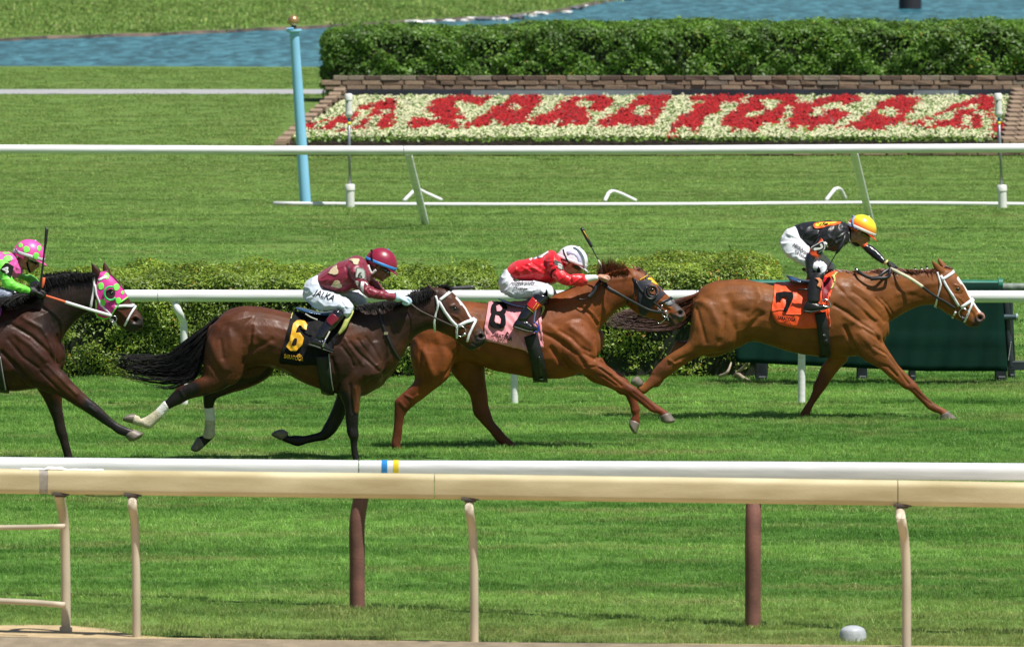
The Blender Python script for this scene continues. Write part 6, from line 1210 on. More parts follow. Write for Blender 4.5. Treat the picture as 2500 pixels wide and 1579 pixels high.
cl4_, cbv4 = cloth('saddle_cloth', 'D4j', [(-1100,1330,-1150,2400),(-900,1320,-1000,2500),(-600,1310,-600,2550),(-300,1300,-250,2500),(-150,1290,-60,2300),(0,1270,-60,1900),(60,1250,50,1500)], Y4h, bv4, .008, m_cl4, root4, wr=.007, seed=8)
strap('girth', 'px', [(-12,850),(-8,880),(-2,920),(8,958)], .11, Y4h, bv4, .014, m_elastic, root4, thick=.008, wrap=True)
rein('girth_edge', [('px', 0, 870, Y4h - .32), ('px', 8, 920, Y4h - .28), ('px', 14, 952, Y4h - .2)], .005, MATS['grey_piping'], root4)
# ================= JOCKEYS =================
m_skin = {'tan': mat('tanned_skin', (.36, .175, .105), .5, var=.1, scale=25, subs=.08), 'brown': mat('brown_skin', (.20, .085, .05), .5, var=.1, scale=25, subs=.05), 'light': mat('light_skin', (.50, .27, .185), .5, var=.1, scale=25, subs=.1)}
m_breech = mat('white_breeches', (.72, .73, .80), .6, var=.05, scale=6, sheen=.2); m_boot = mat('black_polished_boot', (.010, .010, .013), .16, var=.3, coat=.6); m_boot_m = mat('black_boot_leather', (.013, .013, .014), .38, var=.3); m_sole = mat('boot_sole', (.03, .032, .028), .5)
m_gog = mat('dark_goggle_lens', (.006, .007, .010), .06, coat=1); m_hairm = mat('black_hair', (.010, .008, .008), .6)
def frame(th, yaw=0):
    f = Vector((math.cos(th), 0, -math.sin(th))); u = Vector((math.sin(th), 0, math.cos(th))); l = Vector((0, 1, 0))
    R = Matrix.Rotation(yaw, 3, u); return R @ f, R @ l, u
class Head:
    def __init__(s, key, cx, cy, Y0, tilt, yaw=0, sc=1.0):
        s.c = CP(key, cx, cy, Y0); s.f, s.l, s.u = frame(math.radians(tilt), yaw); s.sc = sc; s.Y0 = Y0
    def p(s, a, b, c): return s.c + (s.f * a + s.l * b + s.u * c) * s.sc
    def rot(s): return Matrix((s.f, s.l, s.u)).transposed()
    def add(s, mb, neck):
        R = s.rot(); k = s.sc
        E = lambda c, r: mb.sphere(s.p(*c), tuple(q * k for q in r), R, 18, 12)
        E((0, 0, .012), (.098, .078, .096)); E((.032, 0, -.05), (.066, .060, .078)); E((.036, 0, -.098), (.050, .044, .036)); E((.070, 0, -.122), (.022, .021, .018))
        mb.tube([s.p(.080, 0, -.008), s.p(.100, 0, -.035), s.p(.117, 0, -.062), s.p(.100, 0, -.072)], [.012 * k, .012 * k, .017 * k, .012 * k], 10)
        for q in (-1, 1):
            E((.104, q * .011, -.066), (.012, .009, .009)); E((.058, q * .036, -.050), (.030, .022, .022)); E((-.004, q * .078, -.04), (.020, .007, .032)); E((-.002, q * .083, -.02), (.016, .006, .012)); E((.012, q * .047, -.09), (.03, .012, .03))
        E((.096, 0, -.086), (.011, .022, .0065)); E((.093, 0, -.099), (.011, .019, .0075)); E((.082, 0, -.004), (.022, .050, .012))
        mb.tube([s.p(-.025, 0, -.03), s.p(-.03, 0, -.10), neck], [.060 * k, .058 * k, .072 * k], 14)
    def shell(s, name, r, ctr, p0, p1, a0, a1, m, parent, n=40, k=12, thick=.005, pf=None):
        V = []; Fc = []; closed = abs((a1 - a0) - 360) < 1e-6
        for i in range(k + 1):
            for j in range(n + 1):
                a = math.radians(a0 + (a1 - a0) * j / n); q0 = p0(a) if callable(p0) else p0; q1 = p1(a) if callable(p1) else p1
                ph = math.radians(q0 + (q1 - q0) * i / k)
                V.append(s.p(ctr[0] + r[0] * math.sin(ph) * math.cos(a), ctr[1] + r[1] * math.sin(ph) * math.sin(a), ctr[2] + r[2] * math.cos(ph)))
        for i in range(k):
            for j in range(n): Fc.append((i * (n + 1) + j, i * (n + 1) + j + 1, (i + 1) * (n + 1) + j + 1, (i + 1) * (n + 1) + j))
        me = bpy.data.meshes.new(name); me.from_pydata(V, [], Fc); bm = bmesh.new(); bm.from_mesh(me); bmesh.ops.remove_doubles(bm, verts=bm.verts, dist=.0004); bmesh.ops.recalc_face_normals(bm, faces=bm.faces)
        cen = s.p(*ctr)
        if sum((f.calc_center_median() - cen).dot(f.normal) for f in bm.faces) < 0: bmesh.ops.reverse_faces(bm, faces=bm.faces)
        bm.to_mesh(me); bm.free()
        me.materials.append(m); me.polygons.foreach_set('use_smooth', np.ones(len(me.polygons), bool)); o = link(bpy.data.objects.new(name, me), parent)
        md = o.modifiers.new('thick', 'SOLIDIFY'); md.thickness = thick; md.offset = 1; return o
    def helmet(s, m, mband, parent, mbrim=None, R=(.142, .114, .138)):
        rim = lambda a: 96 - 6 * math.cos(a)
        h = s.shell('helmet', R, (0, 0, .0), 0, rim, 0, 360, m, parent, 48, 16, .004); bv = bvh_of(h.data)
        b = s.shell('helmet_band', (R[0] + .004, R[1] + .004, R[2] + .004), (0, 0, 0), lambda a: rim(a) - 12, lambda a: rim(a) - 1.5, 0, 360, mband, h, 48, 3, .003)
        # skirt at the back and peak at the front
        V = []; Fc = []; n = 24
        for i in range(n + 1):
            a = math.radians(-62 + 124 * i / n); w = math.cos(a * 90 / 62 * math.pi / 180 * 180 / math.pi) if False else math.cos(a * 1.42)
            for t in (0, .35, .7, 1): V.append(s.p((R[0] + .045 * w * t) * math.cos(a), (R[1] + .035 * w * t) * math.sin(a), -.004 - .020 * w * t))
        for i in range(n):
            for t in range(3): Fc.append((4 * i + t, 4 * i + t + 1, 4 * i + 5 + t, 4 * i + 4 + t))
        mb = MB(); mb.add(V, Fc); o = mb.build('peak', mbrim or m, h); md = o.modifiers.new('thick', 'SOLIDIFY'); md.thickness = .005
        s.shell('neck_skirt', (R[0] - .006, R[1] - .004, R[2]), (0, 0, 0), 88, 108, 100, 260, m, h, 24, 4, .004)
        mb = MB(); mb.sphere(s.p(0, 0, R[2] + .004), (.012, .012, .006), u=10, v=6); mb.build('button', mband, h)
        return h, bv
    def goggles(s, parent, m=None, mf=None, arm=True):
        g = s.shell('goggles', (.116, .088, .08), (-.006, 0, -.012), lambda a: 96 - 0 * a, lambda a: 122 - 10 * abs(math.sin(a)) ** 2 + (5 if abs(a) < .12 else 0), -74, 74, m or m_gog, parent, 28, 5, .004)
        if mf: s.shell('goggle_frame', (.117, .090, .08), (-.006, 0, -.012), 92, 98, -80, 80, mf, g, 28, 2, .004)
        return g
def fist(mb, p, ang, sc=1.0, roll=0):
    a = math.radians(ang); f = Vector((math.cos(a), 0, -math.sin(a))); u = Vector((math.sin(a), 0, math.cos(a))); l = Vector((0, 1, 0))
    if roll: R = Matrix.Rotation(math.radians(roll), 3, f); u = R @ u; l = R @ l
    q = lambda x, y, z: p + (f * x + l * y + u * z) * sc
    mb.sphere(p, (.046 * sc, .042 * sc, .026 * sc), Matrix((f, l, u)).transposed(), 14, 10)
    for i, (y, L) in enumerate(((-.031, .92), (-.0105, 1.05), (.0105, 1.0), (.031, .82))):
        mb.tube([q(.02, y, .010), q(.036, y, .014), q(.036 + .028 * L, y, .008), q(.038 + .032 * L, y, -.016), q(.022 + .02 * L, y, -.034), q(.012, y, -.028)], [.0125 * sc, .0115 * sc, .0108 * sc, .0104 * sc, .0098 * sc, .008 * sc], 8, sub=3)
    mb.tube([q(-.01, -.036, -.002), q(.018, -.047, -.006), q(.042, -.042, -.012), q(.058, -.026, -.016)], [.014 * sc, .0125 * sc, .0115 * sc, .009 * sc], 8, sub=3)
def suit(name, lofts, Y0, m, parent, voxel=.008, marks=(), noise=.0015, smooth=3, wr=.0):
    mb = MB()
    for key, st in lofts: loft(mb, key, st, Y0, n=20)
    me = remesh(mb, voxel, smooth)
    if wr:
        from mathutils import noise as mn
        V = co_of(me); N = no_of(me); d = np.array([mn.noise(Vector((v[0] * 9 + v[2] * 5, v[1] * 6, v[2] * 16 - v[0] * 8))) for v in V]); d = (1 - np.abs(d) * 3.2).clip(0, 1) ** 2; V = V + N * (d * wr)[:, None]; me.vertices.foreach_set('co', V.astype(np.float32).ravel())
    sculpt(me, Y0, marks, noise); return finish(me, name, m, parent), bvh_of(me)
def flesh(lofts, Y0, m, parent, head, neck, fists=()):
    mb = MB()
    for key, st in lofts: loft(mb, key, st, Y0, n=16, shrink=.014)
    head.add(mb, neck)
    for f in fists: fist(mb, *f)
    return finish(remesh(mb, .0062, 2), 'body', m, parent)
def glove(fa, m, parent, cuff=None):
    mb = MB(); fist(mb, *fa)
    if cuff: mb.tube(cuff[0], cuff[1], 14)
    return finish(remesh(mb, .005, 1), 'glove', m, parent)
def boots(key, shaft, foot, Y0, m, parent, dy2, mshaft=None):
    out = []
    for s in (0, 1):
        mb = MB(); yo = s * dy2
        loft(mb, key, shaft, Y0, n=18, yo=yo); loft(mb, key, foot, Y0, n=18, yo=yo)
        me = remesh(mb, .006, 2); sculpt(me, Y0, [(key, [(foot[0][0], foot[0][1] + 10), (foot[1][0], foot[1][1] + 10)], .006, -.003)], .001)
        b = finish(me, 'boot', m, parent); out.append((b, bvh_of(me)))
        mb = MB(); loft(mb, key, [(x2 * .8 + x1 * .2, y2 * .8 + y1 * .2, x2, y2 + 6, w * 1.06, d) for x1, y1, x2, y2, w, d in foot], Y0, n=14, yo=yo, pw=3); finish(remesh(mb, .005, 1), 'sole', m_sole, b)
    return out
def far(st, add): return [(*s[:5], -s[5] + add) if len(s) > 5 else s for s in st]
def person(lab, pt): r = empty('person', pt); tag(r, lab, 'person', 'jockeys in racing crouch'); return r

# ---------------------------------------------------------------- jockey 7
J7 = person('jockey in black silks with a yellow and orange helmet reaching up the horse neck', CP('A7j', 600, 1250, Y7))
T7 = [('A7j', [(450,320,620,690,.13,0),(600,265,720,725,.155,0),(800,245,850,745,.17,0),(1000,228,1020,765,.185,0),(1150,222,1180,775,.19,0),(1290,232,1285,730,.175,0),(1390,265,1400,650,.125,0),(1440,330,1450,600,.085,0)])]
A7n = ('A7j', [(1250,290,1000,330,.085,-.12),(1210,420,930,400,.075,-.18),(1140,600,880,540,.066,-.20),(1000,745,760,700,.060,-.23),(930,850,715,790,.055,-.245)])
A7n2 = ('A7j', [(900,860,690,800,.054,-.245),(830,940,648,900,.048,-.26),(800,1080,650,1080,.044,-.27),(802,1180,672,1190,.037,-.28),(812,1262,700,1285,.030,-.29)])
A7f_ = ('A7j', [(1330,330,1330,560,.08,.12),(1440,430,1410,610,.07,.18),(1560,520,1520,660,.06,.21),(1690,580,1640,690,.054,.21)])
A7f2 = ('A7j', [(1780,640,1690,720,.046,.20),(1920,710,1810,835,.047,.18),(2030,820,1930,930,.042,.15),(2110,935,2060,1010,.031,.11)])
B7 = [('A7j', [(600,560,440,325,.125,0),(650,690,300,395,.155,0),(690,770,195,560,.17,0),(700,790,190,680,.155,0)]),
 ('A7j', [(640,560,190,640,.09,-.08),(760,750,270,830,.09,-.12),(860,880,470,975,.085,-.17),(955,965,680,1070,.075,-.22),(1030,1020,850,1160,.066,-.255),(1045,1130,900,1200,.058,-.27)]),
 ('A7j', [(700,600,300,700,.09,.08),(900,760,560,900,.085,.13),(1060,900,850,1040,.078,.19),(1160,1020,1010,1150,.068,.23),(1178,1110,1060,1210,.058,.25)])]
sl7, slb7 = suit('jersey', T7 + [A7n, A7f_], Y7, mat('black_silks', (.008, .009, .013), .45, var=.2, sheen=.05, coat=.05), J7, .008, [('A7j', [(1200,560),(1300,420),(1240,300)], .018, -.008), ('A7j', [(900,540),(900,380),(1000,330)], .012, -.007), ('A7j', [(620,440),(860,450)], .012, .004), ('A7j', [(1060,480),(1180,560),(1200,640)], .015, .006)], wr=.009)
suit('sleeve_cuff', [('A7j', [(935,770,745,715,.060,-.24),(905,890,700,830,.058,-.25)])], Y7, mat('orange_cuff', (.75, .08, .015), .5), sl7, .007, wr=.003); suit('sleeve_cuff', [('A7j', [(1760,600,1660,690,.052,.205),(1810,655,1710,735,.05,.20)])], Y7, MATS['orange_cuff'], sl7, .007)
patch('orange_panel', 'A7j', [(860,610),(900,560),(920,510),(950,540),(965,590),(950,620),(900,630)], Y7, slb7, .006, MATS['orange_cuff'], sl7, thick=.002)
m_sleeve = mat('black_undersleeve', (.012, .012, .020), .3, var=.2, coat=.3)
suit('sleeve', [A7n2], Y7, m_sleeve, J7, .007, wr=.003); suit('sleeve', [A7f2], Y7, m_sleeve, J7, .007, wr=.003)
br7, brb7 = suit('breeches', B7, Y7, m_breech, J7, .008, [('A7j', [(300,500),(420,520),(560,640)], .014, -.006), ('A7j', [(240,420),(400,480),(560,560)], .012, .005), ('A7j', [(450,1000),(640,980)], .01, -.004)], wr=.008)
H7 = Head('A7j', 1680, 375, Y7, 30, yaw=-.05)
flesh([T7[0], A7n, A7n2, A7f_, A7f2, B7[0], B7[1], B7[2], ('A7j', [(2100,925,2060,1010,.030,.11),(2160,970,2110,1040,.028,.10)])], Y7, m_skin['tan'], J7, H7, CP('A7j', 1400, 470, Y7), [(CP('A7j', 770, 1360, Y7 - .3), 80, .9), (CP('A7j', 2210, 1030, Y7 + .07), 38, .9)])
m_glv = mat('black_glove', (.012, .012, .013), .6)
gl = glove((CP('A7j', 772, 1370, Y7 - .30), 78, 1.05), m_glv, J7); glove((CP('A7j', 2225, 1035, Y7 + .07), 36, 1.1), m_glv, J7)
for c, r_ in (((760, 1285, Y7 - .29), .034), ((2135, 985, Y7 + .10), .03)):
    mb = MB(); mb.tube([CP('A7j', c[0] - (10 if c[0] < 1000 else 20), c[1] + (-10), c[2]), CP('A7j', c[0] + 4, c[1] + 8, c[2])], r_, 14); mb.build('glove_cuff', mat('yellow_piping', (.65, .58, .22), .6), J7, sharp=50)
# helmet: yellow crown grading to orange, white band
mh7 = mat('yellow_orange_helmet', (.85, .62, .03), .25, coat=.5); t = mh7.node_tree; b = t.nodes['Principled BSDF']
tcg = nd(t, 'ShaderNodeNewGeometry'); dp = nd(t, 'ShaderNodeVectorMath', operation='DOT_PRODUCT'); sb = nd(t, 'ShaderNodeVectorMath', operation='SUBTRACT'); t.links.new(tcg.outputs['Position'], sb.inputs[0]); sb.inputs[1].default_value = H7.c; t.links.new(sb.outputs[0], dp.inputs[0]); dp.inputs[1].default_value = H7.u
rp = nd(t, 'ShaderNodeValToRGB'); mr_ = nd(t, 'ShaderNodeMapRange'); mr_.inputs[1].default_value = 0; mr_.inputs[2].default_value = .14; t.links.new(dp.outputs['Value'], mr_.inputs[0]); t.links.new(mr_.outputs[0], rp.inputs[0])
rp.color_ramp.elements[0].position = .10; rp.color_ramp.elements[0].color = (.80, .09, .02, 1); rp.color_ramp.elements[1].position = .62; rp.color_ramp.elements[1].color = (.80, .70, .03, 1); t.links.new(rp.outputs[0], b.inputs['Base Color'])
hh7, hb7 = H7.helmet(mh7, mat('white_band', (.68, .68, .66), .5), J7, mat('orange_peak', (.80, .09, .025), .35))
lettering('band_lettering', 'HILDEB', 'A7j', (1672, 448), (235, 100), (8, -34), Y7, hb7, .011, m_num, hh7, bold=.02, grid=.02)
strap('goggle_strap', 'A7j', [(1545,140),(1515,210),(1515,290),(1540,380),(1590,455),(1650,515)], .018, Y7, hb7, .012, mat('striped_blue_strap', (.22, .13, .28), .5, var=.9, scale=90, col2=(.2, .3, .6)), hh7, both=True)
H7.goggles(J7, mat('amber_goggle_lens', (.16, .12, .02), .1, coat=1), m_num)
rein('chin_strap', [('A7j', 1445, 430, Y7 - .085), ('A7j', 1450, 540, Y7 - .08), ('A7j', 1480, 620, Y7 - .06), ('A7j', 1560, 700, Y7 - .02)], .006, mat('pale_chin_strap', (.4, .4, .38), .6), J7, .6)
patch('back_emblem', 'A7j', [(780,310),(800,265),(870,245),(1000,234),(1150,228),(1300,236),(1290,255),(1180,285),(1050,300),(950,335),(880,350),(820,345)], Y7, slb7, .007, mat('orange_emblem', (.80, .13, .02), .5), sl7, thick=.002)
patch('back_emblem', 'A7j', [(815,300),(830,265),(900,250),(1050,240),(1200,236),(1230,244),(1100,270),(1000,290),(900,305),(850,310)], Y7, slb7, .0095, mat('yellow_emblem_silk', (.80, .62, .04), .5), sl7, thick=.002)
for a_, b_ in (((900,300),(970,262)), ((950,290),(1010,255)), ((1000,280),(1060,270)), ((925,280),(1050,290)), ((880,250),(880,280)), ((990,300),(1030,275))): strap('emblem_line', 'A7j', [a_, b_], .006, Y7, slb7, .0115, m_num, sl7, both=False, thick=.002)
m_arm = mat('armband_black', (.015, .015, .016), .4); m_armw = mat('armband_white', (.80, .80, .80), .4)
ya = face_y('A7j', [(800,700),(900,650),(980,650),(960,740),(860,800)], Y7, slb7) - .004
plate('armband', 'A7j', [(752,700),(960,588),(985,596),(1018,680),(1008,732),(966,768),(838,842)], ya, m_armw, sl7, .008)
plate('armband', 'A7j', [(768,706),(958,602),(976,611),(1003,682),(993,724),(955,754),(844,824)], ya - .006, m_arm, sl7, .006)
plate('armband_number', 'A7j', [(797,738),(812,714),(918,712),(940,690),(912,664),(922,640),(950,634),(978,690),(970,716),(930,742),(812,764)], ya - .011, m_armw, sl7, .004)
strap('armband_strap', 'A7j', [(975,590),(1005,620),(1035,670)], .018, Y7, slb7, .010, m_armw, sl7, both=False)
lettering('breeches_lettering', 'Hildebrandt', 'A7j', (395, 665), (320, 210), (45, -75), Y7, brb7, .006, m_num, br7, bold=0, grid=.01, shear=.3)
lettering('breeches_lettering', 'ICE CREAM', 'A7j', (440, 765), (225, 160), (18, -34), Y7, brb7, .006, m_num, br7, bold=.02, grid=.02)
bt7 = boots('A7s', [(1185,205,950,190,.062,-.27),(1140,330,880,320,.058,-.30),(1110,480,850,475,.054,-.32),(1085,610,838,620,.050,-.34),(1085,720,835,720,.048,-.35)], [(870,690,780,930,.036,-.35),(950,715,880,940,.046,-.35),(1060,770,1000,915,.047,-.355),(1170,785,1130,885,.042,-.36),(1245,800,1235,850,.030,-.36)], Y7, m_boot_m, J7, .70)
patch('knee_tongue', 'A7s', [(1015,150),(1045,75),(1075,110),(1090,160),(1050,190)], Y7, brb7, .008, m_num, J7, thick=.005, yref=Y7 - .27)
patch('boot_cuff', 'A7s', [(985,290),(1060,285),(1110,330),(1112,380),(1085,480),(1015,425),(1050,370),(1040,330)], Y7, bt7[0][1], .008, mat('salmon_boot_lining', (.72, .25, .10), .6), bt7[0][0], thick=.004, yref=Y7 - .3)
# whip 7
def whip(lab, hp, sp, hr, sr, mh=None, parts=()):
    root = empty('riding_whip', CP(*hp[0])); tag(root, lab, 'whip', 'riding whips')
    mb = MB(); mb.tube([CP(*p) for p in sp], sr, 8, sub=3); mb.build('shaft', m_blk_tack, root)
    mb = MB(); mb.tube([CP(*p) for p in hp], hr, 10, sub=3); mb.build('handle', mh or m_blk_tack, root)
    for nm, pts, r, m in parts: mb = MB(); mb.tube([CP(*p) for p in pts], r, 8); mb.build(nm, m, root)
whip('black whip trailing up from the hand of the leading jockey', [('A7j', 800, 1400, Y7 - .34), ('A7j', 880, 1330, Y7 - .34), ('A7j', 1010, 1180, Y7 - .34)], [('A7j', 1000, 1190, Y7 - .34), ('A7j', 1110, 1000, Y7 - .34), ('A7j', 1190, 860, Y7 - .34), ('A7j', 1230, 790, Y7 - .34)], [.014, .013, .009], [.006, .005, .005, .006], parts=(('flap', [('A7j', 1215, 820, Y7 - .34), ('A7j', 1290, 700, Y7 - .33), ('A7j', 1360, 560, Y7 - .30), ('A7j', 1380, 460, Y7 - .28)], [.010, .020, .018, .014], m_blk_tack), ('grip_end', [('A7j', 500, 1490, Y7 - .33), ('A7j', 640, 1480, Y7 - .34), ('A7j', 700, 1485, Y7 - .34)], .011, m_blk_tack)))

# ---------------------------------------------------------------- jockey 8
J8 = person('jockey in plain red silks with a white helmet crouching behind a red mane', CP('B8j', 600, 1380, Y8))
T8 = [('B8j', [(265,905,400,1055,.12,0),(400,768,530,1085,.15,0),(600,712,720,1095,.168,0),(800,668,900,1120,.18,0),(950,608,1060,1150,.188,0),(1070,545,1170,1140,.188,0),(1170,570,1260,1050,.165,0),(1245,640,1310,930,.11,0)])]
A8n = ('B8j', [(1180,580,960,700,.085,-.12),(1250,700,1020,840,.075,-.18),(1320,880,1090,980,.070,-.21),(1400,960,1180,1090,.065,-.23),(1470,985,1340,1165,.058,-.24),(1580,960,1520,1192,.054,-.24),(1660,975,1650,1185,.048,-.23),(1710,995,1755,1135,.040,-.21)])
A8f_ = ('B8j', [(1200,640,1100,900,.08,.14),(1340,860,1240,1010,.07,.2),(1480,950,1400,1090,.06,.2),(1700,985,1660,1100,.042,.15)])
B8 = [('B8j', [(430,1010,240,905,.125,0),(440,1080,160,1040,.155,0),(470,1095,138,1180,.165,0),(470,1110,165,1290,.15,0)]),
 ('B8j', [(470,1080,190,1310,.095,-.08),(680,1092,420,1412,.095,-.13),(870,1112,660,1418,.09,-.18),(1030,1155,820,1375,.078,-.22),(1115,1220,950,1360,.068,-.25),(1138,1290,1060,1400,.056,-.265)]),
 ('B8j', [(480,1100,230,1330,.095,.08),(700,1110,450,1420,.09,.13),(950,1150,760,1400,.085,.19),(1140,1230,980,1380,.07,.24),(1180,1290,1080,1420,.056,.26)])]
sl8, slb8 = suit('jersey', T8 + [A8n, A8f_], Y8, mat('red_silks', (.68, .004, .016), .42, var=.12, sheen=.2, coat=.06), J8, .008, [('B8j', [(640,760),(800,860),(950,940)], .012, .007), ('B8j', [(560,820),(760,930),(930,960)], .010, .006), ('B8j', [(700,720),(860,830)], .010, -.006), ('B8j', [(1030,640),(1000,800),(1080,960)], .014, -.008), ('B8j', [(1450,980),(1460,1100)], .010, -.006), ('B8j', [(1180,940),(1230,1060),(1340,1120)], .012, .006), ('B8j', [(440,930),(600,1000),(900,1000)], .014, -.005)], wr=.009)
br8, brb8 = suit('breeches', B8, Y8, m_breech, J8, .008, [('B8j', [(380,1290),(480,1180)], .010, -.004), ('B8j', [(520,1380),(640,1240)], .010, -.004), ('B8j', [(680,1380),(760,1260)], .010, -.004)], wr=.008)
suit('undershirt_cuff', [('B8j', [(1705,990,1745,1130,.040,-.21),(1800,985,1840,1105,.036,-.20),(1925,985,1935,1085,.032,-.19)])], Y8, mat('white_ribbed_cuff', (.75, .75, .78), .7, var=.05, bump=.3), J8, .006)
H8 = Head('B8j', 1480, 730, Y8, 27, yaw=-.03)
flesh([T8[0], A8n, A8f_, B8[0], B8[1], B8[2], ('B8j', [(1700,1000,1740,1120,.035,-.21),(1960,990,1965,1080,.030,-.18)])], Y8, m_skin['light'], J8, H8, CP('B8j', 1200, 790, Y8), [(CP('B8j', 2025, 1025, Y8 - .16), 8, 1.0), (CP('B8j', 1900, 1060, Y8 + .12), 8, .95)])
mh8 = mat('white_helmet', (.80, .79, .86), .28, coat=.5)
hh8, hb8 = H8.helmet(mh8, mat('off_white_band', (.76, .72, .78), .5), J8)
strap('goggle_strap', 'B8j', [(1322,520),(1335,580),(1370,660),(1410,735),(1440,795)], .010, Y8, hb8, .010, m_num, hh8)
m_lav = mat('lavender_print', (.50, .49, .70), .35)
strap('helmet_emblem', 'B8j', [(1385,590),(1450,565),(1530,580),(1590,640),(1620,710),(1610,790)], .034, Y8, hb8, .006, m_lav, hh8, both=False, thick=.001)
lettering('band_lettering', 'HILDEBR', 'B8j', (1500, 790), (200, 55), (3, -26), Y8, hb8, .010, mat('red_print', (.6, .05, .05), .5), hh8, grid=.02)
H8.goggles(J8)
ya = face_y('B8j', [(1180,730),(1280,790),(1310,860),(1200,830),(1240,780)], Y8, slb8) - .004
plate('armband', 'B8j', [(1148,716),(1172,704),(1288,768),(1324,848),(1335,890),(1308,884),(1185,852),(1168,830)], ya, MATS.get('armband_grey') or mat('armband_grey', (.16, .17, .17), .4), sl8, .008)
lettering('armband_number', '8', 'B8j', (1200, 826), (95, 45), (10, -92), Y8, None, ya - .010, m_armw, sl8, bold=.05, grid=.05)
strap('armband_strap', 'B8j', [(1175,850),(1110,890),(1090,950),(1105,1020)], .012, Y8, slb8, .006, m_num, sl8, both=False)
for a_, b_ in (((700,712),(740,680)), ((770,690),(830,660)), ((860,662),(940,635)), ((900,650),(1040,555))): strap('back_lettering', 'B8j', [a_, b_], .016, Y8, slb8, .006, m_armw, sl8, both=False, thick=.002)
strap('hem_trim', 'B8j', [(990,1130),(1080,1140),(1180,1135)], .010, Y8, slb8, .006, m_armw, sl8, both=False)
lettering('breeches_lettering', 'Hildebrandts', 'B8j', (330, 1160), (450, -15), (40, -78), Y8, brb8, .006, m_num, br8, bold=0, grid=.01, shear=.3)
lettering('breeches_lettering', 'ICE CREAM', 'B8j', (405, 1212), (250, 22), (4, -30), Y8, brb8, .006, m_num, br8, bold=.02, grid=.02)
bt8 = boots('B8s', [(1065,262,850,215,.062,-.275),(1010,330,790,290,.058,-.295),(945,400,735,355,.054,-.31),(850,495,658,470,.048,-.33),(770,580,600,570,.044,-.345)], [(640,560,543,700,.034,-.345),(720,580,640,730,.044,-.345),(800,640,740,755,.045,-.35),(860,675,830,760,.040,-.35),(900,700,890,745,.028,-.35)], Y8, m_boot, J8, .69)
patch('knee_tongue', 'B8s', [(1020,145),(1035,180),(1035,250),(1060,270),(1000,290),(975,215),(1005,190)], Y8, brb8, .008, m_num, J8, thick=.006, yref=Y8 - .27)
patch('boot_band', 'B8s', [(822,262),(948,378),(850,472),(735,372)], Y8, bt8[0][1], .006, mat('red_boot_band', (.45, .012, .014), .35, coat=.3), bt8[0][0], thick=.003, yref=Y8 - .31)
for a_, b_ in (((835,262),(945,372)), ((745,380),(845,465)), ((905,340),(840,440)), ((880,318),(810,415))): strap('band_piping', 'B8s', [a_, b_], .004, Y8, bt8[0][1], .009, m_yel, bt8[0][0], both=False, thick=.002)
whip('black whip held upright above the red mane with gold lettering on its handle', [('B8j', 1652, 120, Y8 - .12), ('B8j', 1750, 310, Y8 - .13), ('B8j', 1838, 470, Y8 - .14)], [('B8j', 1830, 460, Y8 - .14), ('B8j', 1920, 640, Y8 - .15), ('B8j', 1985, 750, Y8 - .16), ('B8j', 2040, 1000, Y8 - .17)], [.016, .017, .015], [.006, .005, .0055, .006], parts=(('keeper', [('B8j', 1962, 710, Y8 - .157), ('B8j', 2010, 810, Y8 - .162)], .0075, mat('pale_whip_wrap', (.6, .58, .5), .5)), ('gold_print', [('B8j', 1690, 175, Y8 - .138), ('B8j', 1780, 330, Y8 - .145)], .004, m_yel)))

# ---------------------------------------------------------------- jockey 6
J6 = person('jockey in maroon silks with cream hearts and a maroon helmet with blue band', CP('C6j', 500, 1230, Y6))
T6 = [('C6j', [(365,660,530,865,.125,0),(520,545,680,912,.155,0),(750,408,850,942,.175,0),(950,328,1010,915,.188,0),(1090,262,1180,870,.19,0),(1220,288,1320,770,.16,0),(1300,350,1400,690,.11,0)])]
A6n = ('C6j', [(1230,400,950,470,.085,-.12),(1290,560,1010,600,.075,-.18),(1310,710,1080,700,.070,-.21),(1375,800,1170,880,.063,-.23),(1460,858,1320,1010,.056,-.24),(1620,912,1520,1062,.047,-.235),(1740,940,1700,1070,.040,-.22),(1835,955,1822,1065,.036,-.20)])
A6f_ = ('C6j', [(1300,480,1240,700,.08,.14),(1460,680,1360,800,.065,.2),(1560,770,1480,880,.055,.21),(1650,910,1600,960,.045,.2),(1800,970,1780,1050,.036,.14)])
B6 = [('C6j', [(500,780,330,645,.125,0),(545,850,200,760,.155,0),(570,880,152,930,.165,0),(560,900,170,1060,.15,0)]),
 ('C6j', [(560,870,175,1060,.095,-.08),(740,945,400,1235,.095,-.13),(890,1015,640,1278,.09,-.18),(1010,1085,790,1225,.078,-.225),(1070,1175,850,1240,.068,-.25),(1062,1260,885,1345,.060,-.265),(1010,1330,925,1375,.05,-.27)]),
 ('C6j', [(700,900,500,1100,.09,.1),(1000,905,830,1020,.085,.16),(1180,945,1020,1110,.078,.2),(1300,1040,1150,1190,.066,.24),(1330,1140,1210,1240,.056,.26)])]
m_mar = mat('maroon_silks', (.205, .010, .034), .42, var=.12, sheen=.25)
sl6, slb6 = suit('jersey', T6 + [A6n, A6f_], Y6, m_mar, J6, .008, [('C6j', [(950,450),(1000,600),(1080,700)], .014, -.007), ('C6j', [(1330,820),(1380,900)], .010, -.005), ('C6j', [(1300,860),(1400,870)], .012, .004)], wr=.009)
br6, brb6 = suit('breeches', B6, Y6, mat('pale_blue_white_breeches', (.62, .68, .80), .55, var=.05, scale=6, sheen=.2), J6, .008, [('C6j', [(260,1100),(340,980)], .010, -.004), ('C6j', [(450,1200),(520,1060)], .010, -.004), ('C6j', [(860,1080),(960,1200)], .010, -.005)], wr=.007)
H6 = Head('C6j', 1580, 405, Y6, 27, yaw=-.06)
